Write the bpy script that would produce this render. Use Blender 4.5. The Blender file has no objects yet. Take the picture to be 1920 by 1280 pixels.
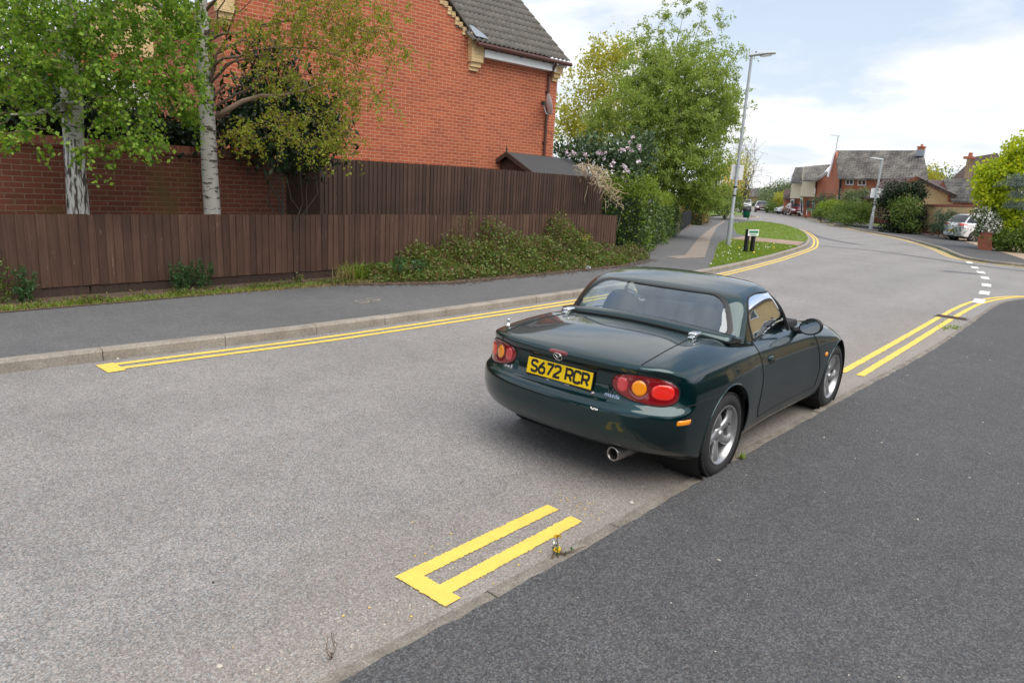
import bpy, bmesh, math, random
import numpy as np
from mathutils import Vector, Matrix

C = bpy.context.scene
COL = C.collection
R = math.radians
rnd = random.Random(7)
rng = np.random.default_rng(11)

# ------------------------------------------------------------------ camera
# world: X runs along the street, Y to the left across it, Z up; metres
FPX, PITCH, ROLL, CAMH, YAW = 1275.69, 0.2241648, 0.0560136, 1.80671, 0.8547721
_cy, _sy = math.cos(YAW), math.sin(YAW)
def _w(v):                                   # camera-yaw frame -> street frame
    return Vector((_cy*v[0]+_sy*v[1], -_sy*v[0]+_cy*v[1], v[2]))
_fw = _w((0, math.cos(PITCH), -math.sin(PITCH)))
_r0 = _w((1, 0, 0)); _u0 = _w((0, math.sin(PITCH), math.cos(PITCH)))
_rt = _r0*math.cos(ROLL)+_u0*math.sin(ROLL)
_up = -_r0*math.sin(ROLL)+_u0*math.cos(ROLL)
cam = bpy.data.cameras.new('camera'); camo = bpy.data.objects.new('camera', cam); COL.objects.link(camo)
camo.matrix_world = Matrix(((_rt.x, _up.x, -_fw.x, 0), (_rt.y, _up.y, -_fw.y, 0), (_rt.z, _up.z, -_fw.z, CAMH), (0, 0, 0, 1)))
cam.sensor_width = 36; cam.lens = FPX/1920*36; cam.clip_start = 0.05; cam.clip_end = 6000
cam.dof.use_dof = True; cam.dof.focus_distance = 6.0; cam.dof.aperture_fstop = 4.5
C.camera = camo

def ray(px, py):                              # direction of a point of the photograph, from the eye
    x, y = px-960, 640-py
    d = _fw*FPX+_rt*x+_up*y
    return d/FPX
def at(px, py, z=0.0):                        # point of the level z
    d = ray(px, py); t = (z-CAMH)/d.z
    return Vector((d.x*t, d.y*t, z))
def far(px, py, dist):                        # point at a horizontal distance
    d = ray(px, py); t = dist/math.hypot(d.x, d.y)
    return Vector((d.x*t, d.y*t, CAMH+d.z*t))
def ony(px, py, y):
    d = ray(px, py); t = y/d.y
    return Vector((d.x*t, y, CAMH+d.z*t))

# ------------------------------------------------------------------ light
SUN_AZ = R(-112)      # direction towards the sun in the XY plane
SUN_EL = R(60)
sun = bpy.data.lights.new('sun', 'SUN'); suno = bpy.data.objects.new('sun', sun); COL.objects.link(suno)
sun.energy = 2.7; sun.angle = R(60); sun.color = (1.0, 0.93, 0.83)
sd = Vector((math.cos(SUN_EL)*math.cos(SUN_AZ), math.cos(SUN_EL)*math.sin(SUN_AZ), math.sin(SUN_EL)))
suno.rotation_euler = sd.to_track_quat('Z', 'Y').to_euler(); suno.location = (0, -20, 40)
W = bpy.data.worlds.new('World'); C.world = W; W.use_nodes = True
nt = W.node_tree; nd = nt.nodes; lk = nt.links
bg = nd['Background']; bg.inputs['Strength'].default_value = 0.13
sky = nd.new('ShaderNodeTexSky'); sky.sky_type = 'NISHITA'; sky.sun_disc = False
sky.sun_elevation = SUN_EL; sky.sun_rotation = math.pi/2-SUN_AZ
sky.air_density = 1.0; sky.dust_density = 1.2; sky.ozone_density = 1.0
tc = nd.new('ShaderNodeTexCoord')
sep = nd.new('ShaderNodeSeparateXYZ'); lk.new(tc.outputs['Generated'], sep.inputs[0])
# clouds lie on a high flat layer: divide the direction by its height
mx = nd.new('ShaderNodeMath'); mx.operation = 'MAXIMUM'; mx.inputs[1].default_value = 0.0; lk.new(sep.outputs['Z'], mx.inputs[0])
ad = nd.new('ShaderNodeMath'); ad.operation = 'ADD'; ad.inputs[1].default_value = 0.16; lk.new(mx.outputs[0], ad.inputs[0])
dv = nd.new('ShaderNodeVectorMath'); dv.operation = 'DIVIDE'; lk.new(tc.outputs['Generated'], dv.inputs[0])
cb = nd.new('ShaderNodeCombineXYZ'); lk.new(ad.outputs[0], cb.inputs[0]); lk.new(ad.outputs[0], cb.inputs[1]); lk.new(ad.outputs[0], cb.inputs[2])
lk.new(cb.outputs[0], dv.inputs[1])
mp = nd.new('ShaderNodeMapping'); mp.inputs['Location'].default_value = (3.1, 1.75, 0.4); lk.new(dv.outputs[0], mp.inputs[0])
n1 = nd.new('ShaderNodeTexNoise'); n1.inputs['Scale'].default_value = 0.95; n1.inputs['Detail'].default_value = 9; n1.inputs['Roughness'].default_value = 0.55
n1.inputs['Distortion'].default_value = 0.25
lk.new(mp.outputs[0], n1.inputs['Vector'])
cr = nd.new('ShaderNodeValToRGB'); cr.color_ramp.elements[0].position = 0.42; cr.color_ramp.elements[1].position = 0.555
cr.color_ramp.elements[0].color = (0.10, 0.10, 0.10, 1); cr.color_ramp.elements[1].color = (1, 1, 1, 1)
lk.new(n1.outputs['Fac'], cr.inputs[0])
n2 = nd.new('ShaderNodeTexNoise'); n2.inputs['Scale'].default_value = 2.3; n2.inputs['Detail'].default_value = 7
lk.new(mp.outputs[0], n2.inputs['Vector'])
cr2 = nd.new('ShaderNodeValToRGB'); cr2.color_ramp.elements[0].position = 0.35; cr2.color_ramp.elements[1].position = 0.62
cr2.color_ramp.elements[0].color = (5.7, 5.9, 6.2, 1); cr2.color_ramp.elements[1].color = (6.9, 6.92, 6.95, 1)
lk.new(n2.outputs['Fac'], cr2.inputs[0])
mixs = nd.new('ShaderNodeMixRGB'); lk.new(cr.outputs[0], mixs.inputs[0]); blu = nd.new('ShaderNodeMixRGB'); blu.inputs[0].default_value = 0.72; zr = nd.new('ShaderNodeValToRGB'); zr.color_ramp.elements[0].color = (0.50, 0.55, 0.61, 1); zr.color_ramp.elements[1].color = (0.29, 0.405, 0.60, 1); zr.color_ramp.elements[0].position = 0.10; zr.color_ramp.elements[1].position = 0.50; lk.new(sep.outputs['Z'], zr.inputs[0]); zm = nd.new('ShaderNodeMixRGB'); zm.blend_type = 'MULTIPLY'; zm.inputs[0].default_value = 1; zm.inputs[2].default_value = (10, 10, 10, 1); lk.new(zr.outputs[0], zm.inputs[1]); lk.new(zm.outputs[0], blu.inputs[2]); lk.new(sky.outputs[0], blu.inputs[1]); lk.new(blu.outputs[0], mixs.inputs[1]); lk.new(cr2.outputs[0], mixs.inputs[2])
lk.new(mixs.outputs[0], bg.inputs['Color'])
C.view_settings.view_transform = 'Standard'; C.view_settings.look = 'None'
C.view_settings.exposure = 0.36; C.view_settings.gamma = 1.0
C.render.engine = 'CYCLES'; C.render.resolution_x = 1024; C.render.resolution_y = 682

# ------------------------------------------------------------------ materials
MATS = {}
class NB:                                     # tiny node builder
    def __init__(s, name):
        s.m = bpy.data.materials.new(name); s.m.use_nodes = True
        s.t = s.m.node_tree; s.n = s.t.nodes; s.l = s.t.links
        s.b = s.n['Principled BSDF']; s.out = s.n['Material Output']
    def node(s, typ, **kw):
        n = s.n.new(typ)
        for k, v in kw.items(): setattr(n, k, v)
        return n
    def coord(s, scale=(1, 1, 1), kind='Object'):
        tc = s.node('ShaderNodeTexCoord'); mp = s.node('ShaderNodeMapping'); mp.inputs['Scale'].default_value = scale
        s.l.new(tc.outputs[kind], mp.inputs[0]); return mp.outputs[0]
    def noise(s, vec, scale, detail=4, rough=0.55):
        n = s.node('ShaderNodeTexNoise'); n.inputs['Scale'].default_value = scale; n.inputs['Detail'].default_value = detail
        n.inputs['Roughness'].default_value = rough
        if vec is not None: s.l.new(vec, n.inputs['Vector'])
        return n.outputs['Fac']
    def voro(s, vec, scale, out='Color'):
        n = s.node('ShaderNodeTexVoronoi'); n.inputs['Scale'].default_value = scale
        s.l.new(vec, n.inputs['Vector']); return n.outputs[out]
    def ramp(s, fac, stops):
        n = s.node('ShaderNodeValToRGB'); e = n.color_ramp.elements
        while len(e) < len(stops): e.new(0.5)
        for k, (p, c) in enumerate(stops):
            e[k].position = p; e[k].color = (c, c, c, 1) if isinstance(c, (int, float)) else (*c, 1)
        s.l.new(fac, n.inputs[0]); return n.outputs[0]
    def mix(s, fac, a, b, mode='MIX'):
        n = s.node('ShaderNodeMixRGB', blend_type=mode)
        for k, v in ((0, fac), (1, a), (2, b)):
            if isinstance(v, (int, float)): n.inputs[k].default_value = v if k == 0 else (v, v, v, 1)
            elif isinstance(v, tuple): n.inputs[k].default_value = (*v, 1)
            else: s.l.new(v, n.inputs[k])
        return n.outputs[0]
    def math(s, op, a, b=0.0):
        n = s.node('ShaderNodeMath', operation=op)
        for k, v in ((0, a), (1, b)):
            if isinstance(v, (int, float)): n.inputs[k].default_value = v
            else: s.l.new(v, n.inputs[k])
        return n.outputs[0]
    def bump(s, h, strength=0.3, dist=0.01):
        n = s.node('ShaderNodeBump'); n.inputs['Strength'].default_value = strength; n.inputs['Distance'].default_value = dist
        s.l.new(h, n.inputs['Height']); s.l.new(n.outputs[0], s.b.inputs['Normal'])
    def set(s, **kw):
        for k, v in kw.items():
            i = s.b.inputs[k.replace('_', ' ')]
            if isinstance(v, (int, float)): i.default_value = v
            elif isinstance(v, tuple): i.default_value = (*v, 1) if len(v) == 3 else v
            else: s.l.new(v, i)
        return s
    def island(s):
        g = s.node('ShaderNodeNewGeometry'); return g.outputs['Random Per Island']

def plain(name, col, rough=0.6, metal=0.0, var=0.12, scale=6.0, **kw):
    m = NB(name); v = m.coord()
    n = m.noise(v, scale, 5)
    c = m.mix(n, tuple(x*(1-var) for x in col), tuple(min(1, x*(1+var)) for x in col))
    m.set(Base_Color=c, Roughness=rough, Metallic=metal, **kw)
    MATS[name] = m.m; return m.m

def asphalt(name, base, light, dark, grain=130, warm=None, spk=0.12):
    m = NB(name); v = m.coord()
    cells = m.voro(v, grain); sepn = m.node('ShaderNodeSeparateColor'); m.l.new(cells, sepn.inputs[0])
    if spk >= 1: c = m.ramp(sepn.outputs[0], [(0.0, dark), (0.35, base), (0.80, base), (0.955, light), (0.972, tuple(min(1, x*2.2) for x in light))])
    else: c = m.ramp(sepn.outputs[0], [(0.0, dark), (0.35, tuple(x*0.88 for x in base)), (0.65, tuple(x*1.08 for x in base)), (1.0, light)])
    tint = m.ramp(sepn.outputs[2], [(0.0, (1.12, 0.97, 0.92)), (0.35, (1, 1, 1)), (0.7, (1, 1, 1)), (1.0, (0.90, 0.99, 1.10))])
    c = m.mix(1.0, c, tint, 'MULTIPLY')
    fine = m.noise(v, grain*2.2, 2)
    c = m.mix(0.38, c, m.ramp(fine, [(0.32, 0.22), (0.68, 0.85)]), 'OVERLAY')
    big = m.noise(v, 0.55, 6, 0.6)
    c = m.mix(1.0, c, m.ramp(big, [(0.3, 0.90), (0.7, 1.09)]), 'MULTIPLY')
    mid = m.noise(v, 4.5, 6, 0.7)
    c = m.mix(1.0, c, m.ramp(mid, [(0.3, 0.90), (0.7, 1.09)]), 'MULTIPLY')
    if warm:
        sp0 = m.node('ShaderNodeSeparateXYZ'); m.l.new(v, sp0.inputs[0]); wv = m.math('SINE', m.math('MULTIPLY', m.math('ADD', sp0.outputs['Y'], m.math('MULTIPLY', m.noise(v, 0.5, 3), 0.5)), 4.2))
        c = m.mix(1.0, c, m.ramp(m.math('ADD', m.math('MULTIPLY', wv, 0.5), 0.5), [(0.0, 0.965), (1.0, 1.035)]), 'MULTIPLY')
        spot = m.ramp(m.math('MULTIPLY', m.noise(v, 2.1, 5, 0.7), m.noise(v, 9, 3)), [(0.36, 0.0), (0.44, 0.35)]); c = m.mix(spot, c, (0.11, 0.105, 0.10))
    if warm:                                   # dusty strip by the right-hand kerb: dirt that lies there
        sp = m.node('ShaderNodeSeparateXYZ'); m.l.new(v, sp.inputs[0])
        wob = m.math('ADD', sp.outputs['Y'], m.math('MULTIPLY', m.math('SUBTRACT', m.noise(v, 1.3, 6), 0.5), 0.9))
        f = m.ramp(m.math('MULTIPLY', m.math('SUBTRACT', 2.75, wob), 0.9), [(0.0, 0.0), (0.8, 0.62)])
        fx = m.ramp(m.math('MULTIPLY', sp.outputs['X'], 0.05), [(0.62, 1.0), (0.75, 0.0)])
        f = m.mix(1.0, f, fx, 'MULTIPLY')
        c = m.mix(f, c, m.mix(0.45, c, warm))
    m.set(Base_Color=c, Roughness=0.88)
    m.bump(m.mix(0.5, sepn.outputs[1], fine), 0.35, 0.006)
    MATS[name] = m.m; return m.m

def bricks(name, c1, c2, mortar, rough=0.85, w=0.225, h=0.075, stain=None, var=0.25, flat=False):
    m = NB(name)
    tc = m.node('ShaderNodeTexCoord'); sp = m.node('ShaderNodeSeparateXYZ'); m.l.new(tc.outputs['Object'], sp.inputs[0])
    cb = m.node('ShaderNodeCombineXYZ')
    if flat: m.l.new(sp.outputs['X'], cb.inputs[0]); m.l.new(sp.outputs['Y'], cb.inputs[1])
    else: m.l.new(m.math('ADD', sp.outputs['X'], sp.outputs['Y']), cb.inputs[0]); m.l.new(sp.outputs['Z'], cb.inputs[1])
    def bt(ww, hh, a, b, mo, ms=0.0055):
        t = m.node('ShaderNodeTexBrick'); t.offset = 0.5
        t.inputs['Scale'].default_value = 1; t.inputs['Brick Width'].default_value = ww; t.inputs['Row Height'].default_value = hh
        t.inputs['Mortar Size'].default_value = ms; t.inputs['Mortar Smooth'].default_value = 0.15; t.inputs['Bias'].default_value = 0.0
        t.inputs['Color1'].default_value = (*a, 1); t.inputs['Color2'].default_value = (*b, 1); t.inputs['Mortar'].default_value = (*mo, 1)
        m.l.new(cb.outputs[0], t.inputs['Vector']); return t
    t = bt(w, h, c1, c2, mortar)
    big = m.noise(tc.outputs['Object'], 0.7, 6, 0.65)
    c = m.mix(1.0, t.outputs['Color'], m.ramp(big, [(0.25, 1-var), (0.75, 1+var)]), 'MULTIPLY')
    c = m.mix(0.5, c, m.ramp(m.noise(tc.outputs['Object'], 42, 4), [(0.25, 0.3), (0.75, 0.72)]), 'OVERLAY')
    if stain:
        c = m.mix(m.ramp(m.noise(tc.outputs['Object'], 1.7, 5), [(0.52, 0.0), (0.66, 0.75)]), c, stain)
    m.set(Base_Color=c, Roughness=rough)
    m.bump(m.math('SUBTRACT', m.mix(0.15, 1.0, m.noise(tc.outputs['Object'], 60, 3)), t.outputs['Fac']), 0.5, 0.006)
    MATS[name] = m.m; return m.m

def leafmat(name, a, b, trans=0.45, rough=0.5, third=None, spec=0.35):
    m = NB(name); i = m.island()
    stops = [(0.0, a), (1.0, b)] if third is None else [(0.0, a), (0.72, b), (0.86, third), (1.0, third)]
    c = m.ramp(i, stops)
    m.set(Base_Color=c, Roughness=rough); m.b.inputs['Specular IOR Level'].default_value = spec
    tr = m.node('ShaderNodeBsdfTranslucent'); m.l.new(m.mix(1.0, c, (1.35, 1.25, 0.6), 'MULTIPLY'), tr.inputs[0])
    ms = m.node('ShaderNodeMixShader'); ms.inputs[0].default_value = trans
    m.l.new(m.b.outputs[0], ms.inputs[1]); m.l.new(tr.outputs[0], ms.inputs[2]); m.l.new(ms.outputs[0], m.out.inputs[0])
    MATS[name] = m.m; return m.m

def woodmat(name, a, b, wear=None):
    m = NB(name); v = m.coord((1, 1, 1)); i = m.island()
    c = m.ramp(i, [(0.0, a), (0.5, tuple((x+y)/2 for x, y in zip(a, b))), (1.0, b)])
    g = m.noise(m.coord((38, 38, 1.6)), 1.0, 6, 0.7)
    c = m.mix(1.0, c, m.ramp(g, [(0.25, 0.55), (0.75, 1.4)]), 'MULTIPLY')
    c = m.mix(1.0, c, m.ramp(m.noise(v, 2.2, 5), [(0.3, 0.84), (0.7, 1.15)]), 'MULTIPLY')
    if wear:
        k = m.ramp(m.noise(m.coord((30, 30, 5)), 1.0, 4, 0.6), [(0.67, 0.0), (0.73, 0.7)])
        c = m.mix(k, c, wear)
    m.set(Base_Color=c, Roughness=0.8); m.bump(g, 0.3, 0.004)
    MATS[name] = m.m; return m.m

def tilemat(name, a, b, lichen, row=0.30, wid=0.30, amt=0.55, bump=0.7):
    m = NB(name); tc = m.node('ShaderNodeTexCoord'); uv = tc.outputs['UV']
    t = m.node('ShaderNodeTexBrick'); t.offset = 0.5
    for k, x in (('Scale', 1), ('Brick Width', wid), ('Row Height', row), ('Mortar Size', 0.035), ('Mortar Smooth', 0.6)): t.inputs[k].default_value = x
    t.inputs['Color1'].default_value = (*a, 1); t.inputs['Color2'].default_value = (*b, 1); t.inputs['Mortar'].default_value = (*[x*0.35 for x in a], 1)
    m.l.new(uv, t.inputs['Vector'])
    k = m.math('MULTIPLY', m.noise(uv, 5.5, 6, 0.8), m.noise(uv, 0.7, 3))
    c = m.mix(m.ramp(k, [(0.215, 0.0), (0.33, amt)]), t.outputs['Color'], lichen)
    m.set(Base_Color=c, Roughness=0.9); m.bump(m.math('SUBTRACT', 1.0, t.outputs['Fac']), bump, 0.03)
    MATS[name] = m.m; return m.m

asphalt('road', (0.222, 0.214, 0.208), (0.37, 0.355, 0.34), (0.105, 0.102, 0.10), 165, warm=(0.30, 0.235, 0.17))
asphalt('pavement', (0.070, 0.070, 0.073), (0.135, 0.134, 0.133), (0.032, 0.032, 0.034), 150)
asphalt('footpath', (0.108, 0.109, 0.112), (0.17, 0.17, 0.17), (0.078, 0.078, 0.078), 150)
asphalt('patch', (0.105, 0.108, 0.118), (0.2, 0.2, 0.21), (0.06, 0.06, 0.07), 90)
asphalt('worn', (0.24, 0.20, 0.165), (0.33, 0.28, 0.24), (0.15, 0.13, 0.11), 60)
bricks('house_brick', (0.44, 0.110, 0.046), (0.33, 0.074, 0.033), (0.52, 0.33, 0.22), var=0.16)
bricks('garden_brick', (0.19, 0.055, 0.030), (0.14, 0.040, 0.024), (0.22, 0.16, 0.11), stain=(0.12, 0.085, 0.025), var=0.2)
bricks('buff_brick', (0.70, 0.50, 0.26), (0.62, 0.43, 0.21), (0.42, 0.33, 0.22), var=0.12)
bricks('far_red', (0.42, 0.12, 0.06), (0.34, 0.09, 0.045), (0.40, 0.25, 0.17), var=0.12)
bricks('pale_brick', (0.42, 0.33, 0.21), (0.37, 0.28, 0.18), (0.34, 0.28, 0.20), var=0.15)
bricks('red_course', (0.30, 0.10, 0.06), (0.24, 0.075, 0.045), (0.28, 0.19, 0.13), w=0.075, h=0.215)
bricks('paving_brick', (0.36, 0.25, 0.19), (0.30, 0.20, 0.15), (0.18, 0.14, 0.11), w=0.2, h=0.1, flat=True)
woodmat('fence_wood', (0.066, 0.034, 0.022), (0.112, 0.058, 0.038), wear=(0.28, 0.20, 0.15))
woodmat('tall_fence_wood', (0.048, 0.026, 0.017), (0.084, 0.046, 0.031))
woodmat('board_wood', (0.042, 0.024, 0.017), (0.06, 0.034, 0.025))
woodmat('black_wood', (0.012, 0.014, 0.018), (0.02, 0.022, 0.028))
m = NB('kerbstone'); v = m.coord(); c = m.ramp(m.noise(v, 3, 6, 0.7), [(0.25, (0.20, 0.17, 0.14)), (0.75, (0.36, 0.325, 0.28))])
c = m.mix(0.6, c, m.ramp(m.noise(v, 70, 3), [(0.3, 0.3), (0.7, 0.7)]), 'OVERLAY'); m.set(Base_Color=c, Roughness=0.9); m.bump(m.noise(v, 45, 4), 0.5, 0.006); MATS['kerbstone'] = m.m
m = NB('worn_kerb'); v = m.coord(); c = m.ramp(m.noise(v, 6, 7, 0.75), [(0.30, (0.115, 0.10, 0.085)), (0.52, (0.20, 0.178, 0.15)), (0.72, (0.30, 0.275, 0.24))])
c = m.mix(0.7, c, m.ramp(m.noise(v, 120, 3), [(0.3, 0.25), (0.7, 0.75)]), 'OVERLAY'); m.set(Base_Color=c, Roughness=0.92); m.bump(m.noise(v, 30, 6, 0.7), 0.9, 0.012); MATS['worn_kerb'] = m.m
def paint_mat(name, col, edge=0.04, lo=0.30, hi=0.36):
    m = NB(name); v = m.coord(); c = m.mix(m.ramp(m.noise(v, 9, 6, 0.7), [(0.3, 0.0), (0.7, 1.0)]), tuple(x*0.84 for x in col), col)
    c = m.mix(m.ramp(m.noise(v, 160, 3, 0.6), [(0.35, 0.35), (0.6, 0.0)]), c, tuple(x*0.6 for x in col))
    hole = m.ramp(m.math('ADD', m.math('MULTIPLY', m.noise(v, 85, 3, 0.6), 0.6), m.math('MULTIPLY', m.noise(v, 6, 4), 0.4)), [(lo, 0.0), (hi, 1.0)])
    c = m.mix(hole, (0.17, 0.16, 0.15), c)
    m.set(Base_Color=c, Roughness=0.75); m.bump(m.noise(v, 120, 2), 0.35, 0.004); MATS[name] = m.m
paint_mat('yellow_paint', (0.86, 0.60, 0.115))
paint_mat('white_paint', (0.80, 0.79, 0.76), lo=0.34, hi=0.40)
plain('soil', (0.11, 0.075, 0.05), 0.95, var=0.5, scale=14)
plain('gravel', (0.36, 0.27, 0.20), 0.95, var=0.45, scale=40)
plain('turf', (0.13, 0.19, 0.035), 0.95, var=0.4, scale=3)
plain('field', (0.09, 0.11, 0.04), 0.95, var=0.3, scale=0.05)
plain('galvanised', (0.40, 0.43, 0.45), 0.5, 0.4, var=0.22, scale=9)
plain('lamp_grey', (0.45, 0.48, 0.50), 0.45, 0.1)
plain('lamp_lens', (0.75, 0.78, 0.80), 0.15)
plain('white_plastic', (0.78, 0.78, 0.78), 0.35, var=0.04)
plain('black_plastic', (0.012, 0.012, 0.013), 0.45)
plain('matt_black', (0.010, 0.010, 0.010), 0.9)
plain('rubber', (0.024, 0.024, 0.025), 0.75, var=0.25, scale=30)
plain('chrome', (0.80, 0.80, 0.80), 0.08, 1.0, var=0.03)
plain('mirror_glass', (0.7, 0.72, 0.75), 0.03, 1.0, var=0.02)
plain('brown_gutter', (0.085, 0.032, 0.026), 0.35)
plain('lead', (0.26, 0.29, 0.34), 0.4, 0.3, var=0.3, scale=14)
plain('dish_grey', (0.62, 0.64, 0.68), 0.5)
plain('limb_bark', (0.20, 0.135, 0.10), 0.85, var=0.4, scale=14)
plain('felt', (0.055, 0.056, 0.058), 0.9, var=0.3, scale=20)
plain('render_cream', (0.66, 0.59, 0.45), 0.85, var=0.06, scale=2)
plain('yellow_render', (0.62, 0.46, 0.24), 0.85, var=0.06, scale=2)
plain('fascia_white', (0.72, 0.73, 0.76), 0.4, var=0.05)
plain('window_dark', (0.03, 0.035, 0.045), 0.06)
plain('sign_green', (0.02, 0.22, 0.10), 0.4)
plain('bin_green', (0.0, 0.12, 0.075), 0.4)
plain('amber_lens', (0.85, 0.27, 0.0), 0.12, Coat_Weight=1.0)
plain('red_lens', (0.20, 0.004, 0.008), 0.08, Coat_Weight=1.0)
plain('bright_red_lens', (0.78, 0.022, 0.014), 0.12, Coat_Weight=1.0)
plain('pink_lens', (0.55, 0.05, 0.06), 0.10, Coat_Weight=1.0)
plain('dark_red_lens', (0.16, 0.008, 0.012), 0.12, Coat_Weight=1.0)
plain('plate_yellow', (0.82, 0.55, 0.0), 0.35, var=0.03, Coat_Weight=0.6)
plain('plate_white', (0.75, 0.75, 0.75), 0.35, var=0.03)
plain('glyph_black', (0.008, 0.008, 0.008), 0.5)
plain('seat_fabric', (0.024, 0.026, 0.030), 0.85)
plain('wheel_silver', (0.42, 0.42, 0.43), 0.33, 0.75, var=0.2, scale=18)
plain('rusty_metal', (0.13, 0.085, 0.06), 0.7, 0.4, var=0.4, scale=30)
plain('steel_pipe', (0.30, 0.28, 0.27), 0.3, 0.9, var=0.3, scale=25)
plain('pebble', (0.50, 0.46, 0.40), 0.9, var=0.25, scale=40)
plain('litter', (0.75, 0.76, 0.78), 0.6)
plain('iron', (0.16, 0.16, 0.165), 0.6, 0.3, var=0.35, scale=30)
plain('twig', (0.11, 0.075, 0.05), 0.85, var=0.4, scale=8)
plain('dry_stem', (0.42, 0.33, 0.22), 0.9, var=0.35, scale=8)
plain('petal_pink', (0.72, 0.60, 0.66), 0.7)
plain('petal_white', (0.80, 0.80, 0.76), 0.7)
plain('petal_yellow', (0.80, 0.52, 0.01), 0.7)
m = NB('birch_bark'); v = m.coord((1, 1, 1)); c = m.mix(m.noise(v, 5, 5), (0.42, 0.40, 0.36), (0.62, 0.60, 0.56))
k = m.ramp(m.noise(m.coord((7, 7, 26)), 1.0, 5, 0.6), [(0.565, 0.0), (0.62, 1.0)])
c = m.mix(k, c, (0.06, 0.05, 0.045))
m.set(Base_Color=c, Roughness=0.8); m.bump(m.noise(m.coord((10, 10, 40)), 1.0, 4), 0.3, 0.01); MATS['birch_bark'] = m.m
m = NB('rough_bark'); c = m.mix(m.ramp(m.noise(m.coord((26, 26, 5)), 1.0, 4, 0.55), [(0.45, 0.0), (0.56, 1.0)]), (0.62, 0.61, 0.58), (0.075, 0.06, 0.05))
m.set(Base_Color=c, Roughness=0.85); m.bump(m.noise(m.coord((26, 26, 5)), 1.0, 4), 0.6, 0.02); MATS['rough_bark'] = m.m
plain('dark_bark', (0.10, 0.085, 0.07), 0.9, var=0.5, scale=12)
leafmat('leaf_birch', (0.06, 0.16, 0.015), (0.25, 0.40, 0.05), 0.5, third=(0.34, 0.50, 0.08))
leafmat('leaf_young', (0.17, 0.26, 0.022), (0.36, 0.38, 0.05), 0.5, third=(0.22, 0.15, 0.04))
leafmat('leaf_dark', (0.007, 0.018, 0.005), (0.022, 0.042, 0.012), 0.15, 0.4)
leafmat('leaf_willow', (0.17, 0.27, 0.055), (0.37, 0.46, 0.13), 0.5)
leafmat('leaf_gold', (0.30, 0.34, 0.05), (0.50, 0.48, 0.10), 0.5)
leafmat('leaf_rhodo', (0.035, 0.075, 0.032), (0.11, 0.17, 0.085), 0.25, 0.4)
leafmat('leaf_laurel', (0.022, 0.056, 0.012), (0.10, 0.18, 0.028), 0.2, 0.32, spec=0.6)
leafmat('leaf_hedge', (0.13, 0.21, 0.02), (0.25, 0.33, 0.045), 0.4)
leafmat('leaf_bramble', (0.07, 0.125, 0.024), (0.17, 0.22, 0.05), 0.35, third=(0.19, 0.12, 0.06))
leafmat('leaf_lime', (0.30, 0.42, 0.015), (0.52, 0.58, 0.04), 0.5)
leafmat('leaf_mid', (0.07, 0.13, 0.026), (0.16, 0.23, 0.055), 0.4)
leafmat('leaf_grey', (0.11, 0.16, 0.08), (0.20, 0.25, 0.14), 0.3)
leafmat('leaf_yellowflower', (0.55, 0.36, 0.01), (0.75, 0.50, 0.02), 0.3)
leafmat('leaf_conifer', (0.03, 0.065, 0.03), (0.08, 0.12, 0.07), 0.15)
leafmat('leaf_blue', (0.12, 0.16, 0.14), (0.20, 0.25, 0.22), 0.15)
leafmat('leaf_spurge', (0.035, 0.095, 0.035), (0.07, 0.16, 0.05), 0.3)
leafmat('leaf_brown', (0.14, 0.08, 0.03), (0.24, 0.15, 0.05), 0.3)
leafmat('grass', (0.14, 0.23, 0.03), (0.27, 0.36, 0.05), 0.35)
leafmat('dry_grass', (0.26, 0.22, 0.09), (0.36, 0.31, 0.14), 0.3)
tilemat('grey_tile', (0.070, 0.064, 0.062), (0.13, 0.12, 0.11), (0.34, 0.325, 0.28), amt=0.45)
tilemat('brown_tile', (0.085, 0.055, 0.048), (0.11, 0.07, 0.06), (0.16, 0.12, 0.10), amt=0.3)
m = NB('roof_tile'); v = m.coord(); i = m.island()
c = m.ramp(m.noise(v, 5, 6, 0.7), [(0.3, (0.085, 0.078, 0.068)), (0.7, (0.165, 0.155, 0.138))])
c = m.mix(m.ramp(m.noise(v, 7, 3), [(0.66, 0.0), (0.72, 0.6)]), c, (0.26, 0.17, 0.10)); m.set(Base_Color=c, Roughness=0.85); m.bump(m.noise(v, 60, 3), 0.3, 0.005); MATS['roof_tile'] = m.m
def carpaint(name, col, fl, metal=0.35):
    m = NB(name); v = m.coord(); c = m.mix(m.ramp(m.noise(v, 900, 2), [(0.4, 0.0), (0.65, 1.0)]), col, fl)
    sp = m.node('ShaderNodeSeparateXYZ'); m.l.new(v, sp.inputs[0])
    dust = m.math('MULTIPLY', m.ramp(sp.outputs['Z'], [(0.22, 0.55), (0.46, 0.0)]), m.ramp(m.noise(v, 9, 6, 0.7), [(0.35, 0.1), (0.7, 0.9)]))
    c = m.mix(dust, c, (0.085, 0.075, 0.062))
    m.set(Base_Color=c, Metallic=metal, Roughness=0.38, Coat_Weight=1.0, Coat_Roughness=0.035, Specular_IOR_Level=0.08); m.b.inputs['Coat IOR'].default_value = 1.60
    r = m.math('ADD', 0.025, m.math('MULTIPLY', m.noise(v, 3.0, 6), 0.05)); m.l.new(m.math('ADD', r, m.math('MULTIPLY', dust, 0.5)), m.b.inputs['Coat Roughness'])
    MATS[name] = m.m; return m.m
carpaint('green_paint', (0.0013, 0.0180, 0.0210), (0.0027, 0.038, 0.043), 0.85)
carpaint('maroon_paint', (0.12, 0.008, 0.018), (0.22, 0.02, 0.035))
carpaint('dark_maroon_paint', (0.05, 0.006, 0.014), (0.09, 0.012, 0.022))
carpaint('white_car_paint', (0.72, 0.73, 0.75), (0.80, 0.81, 0.83), 0.0)
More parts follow.
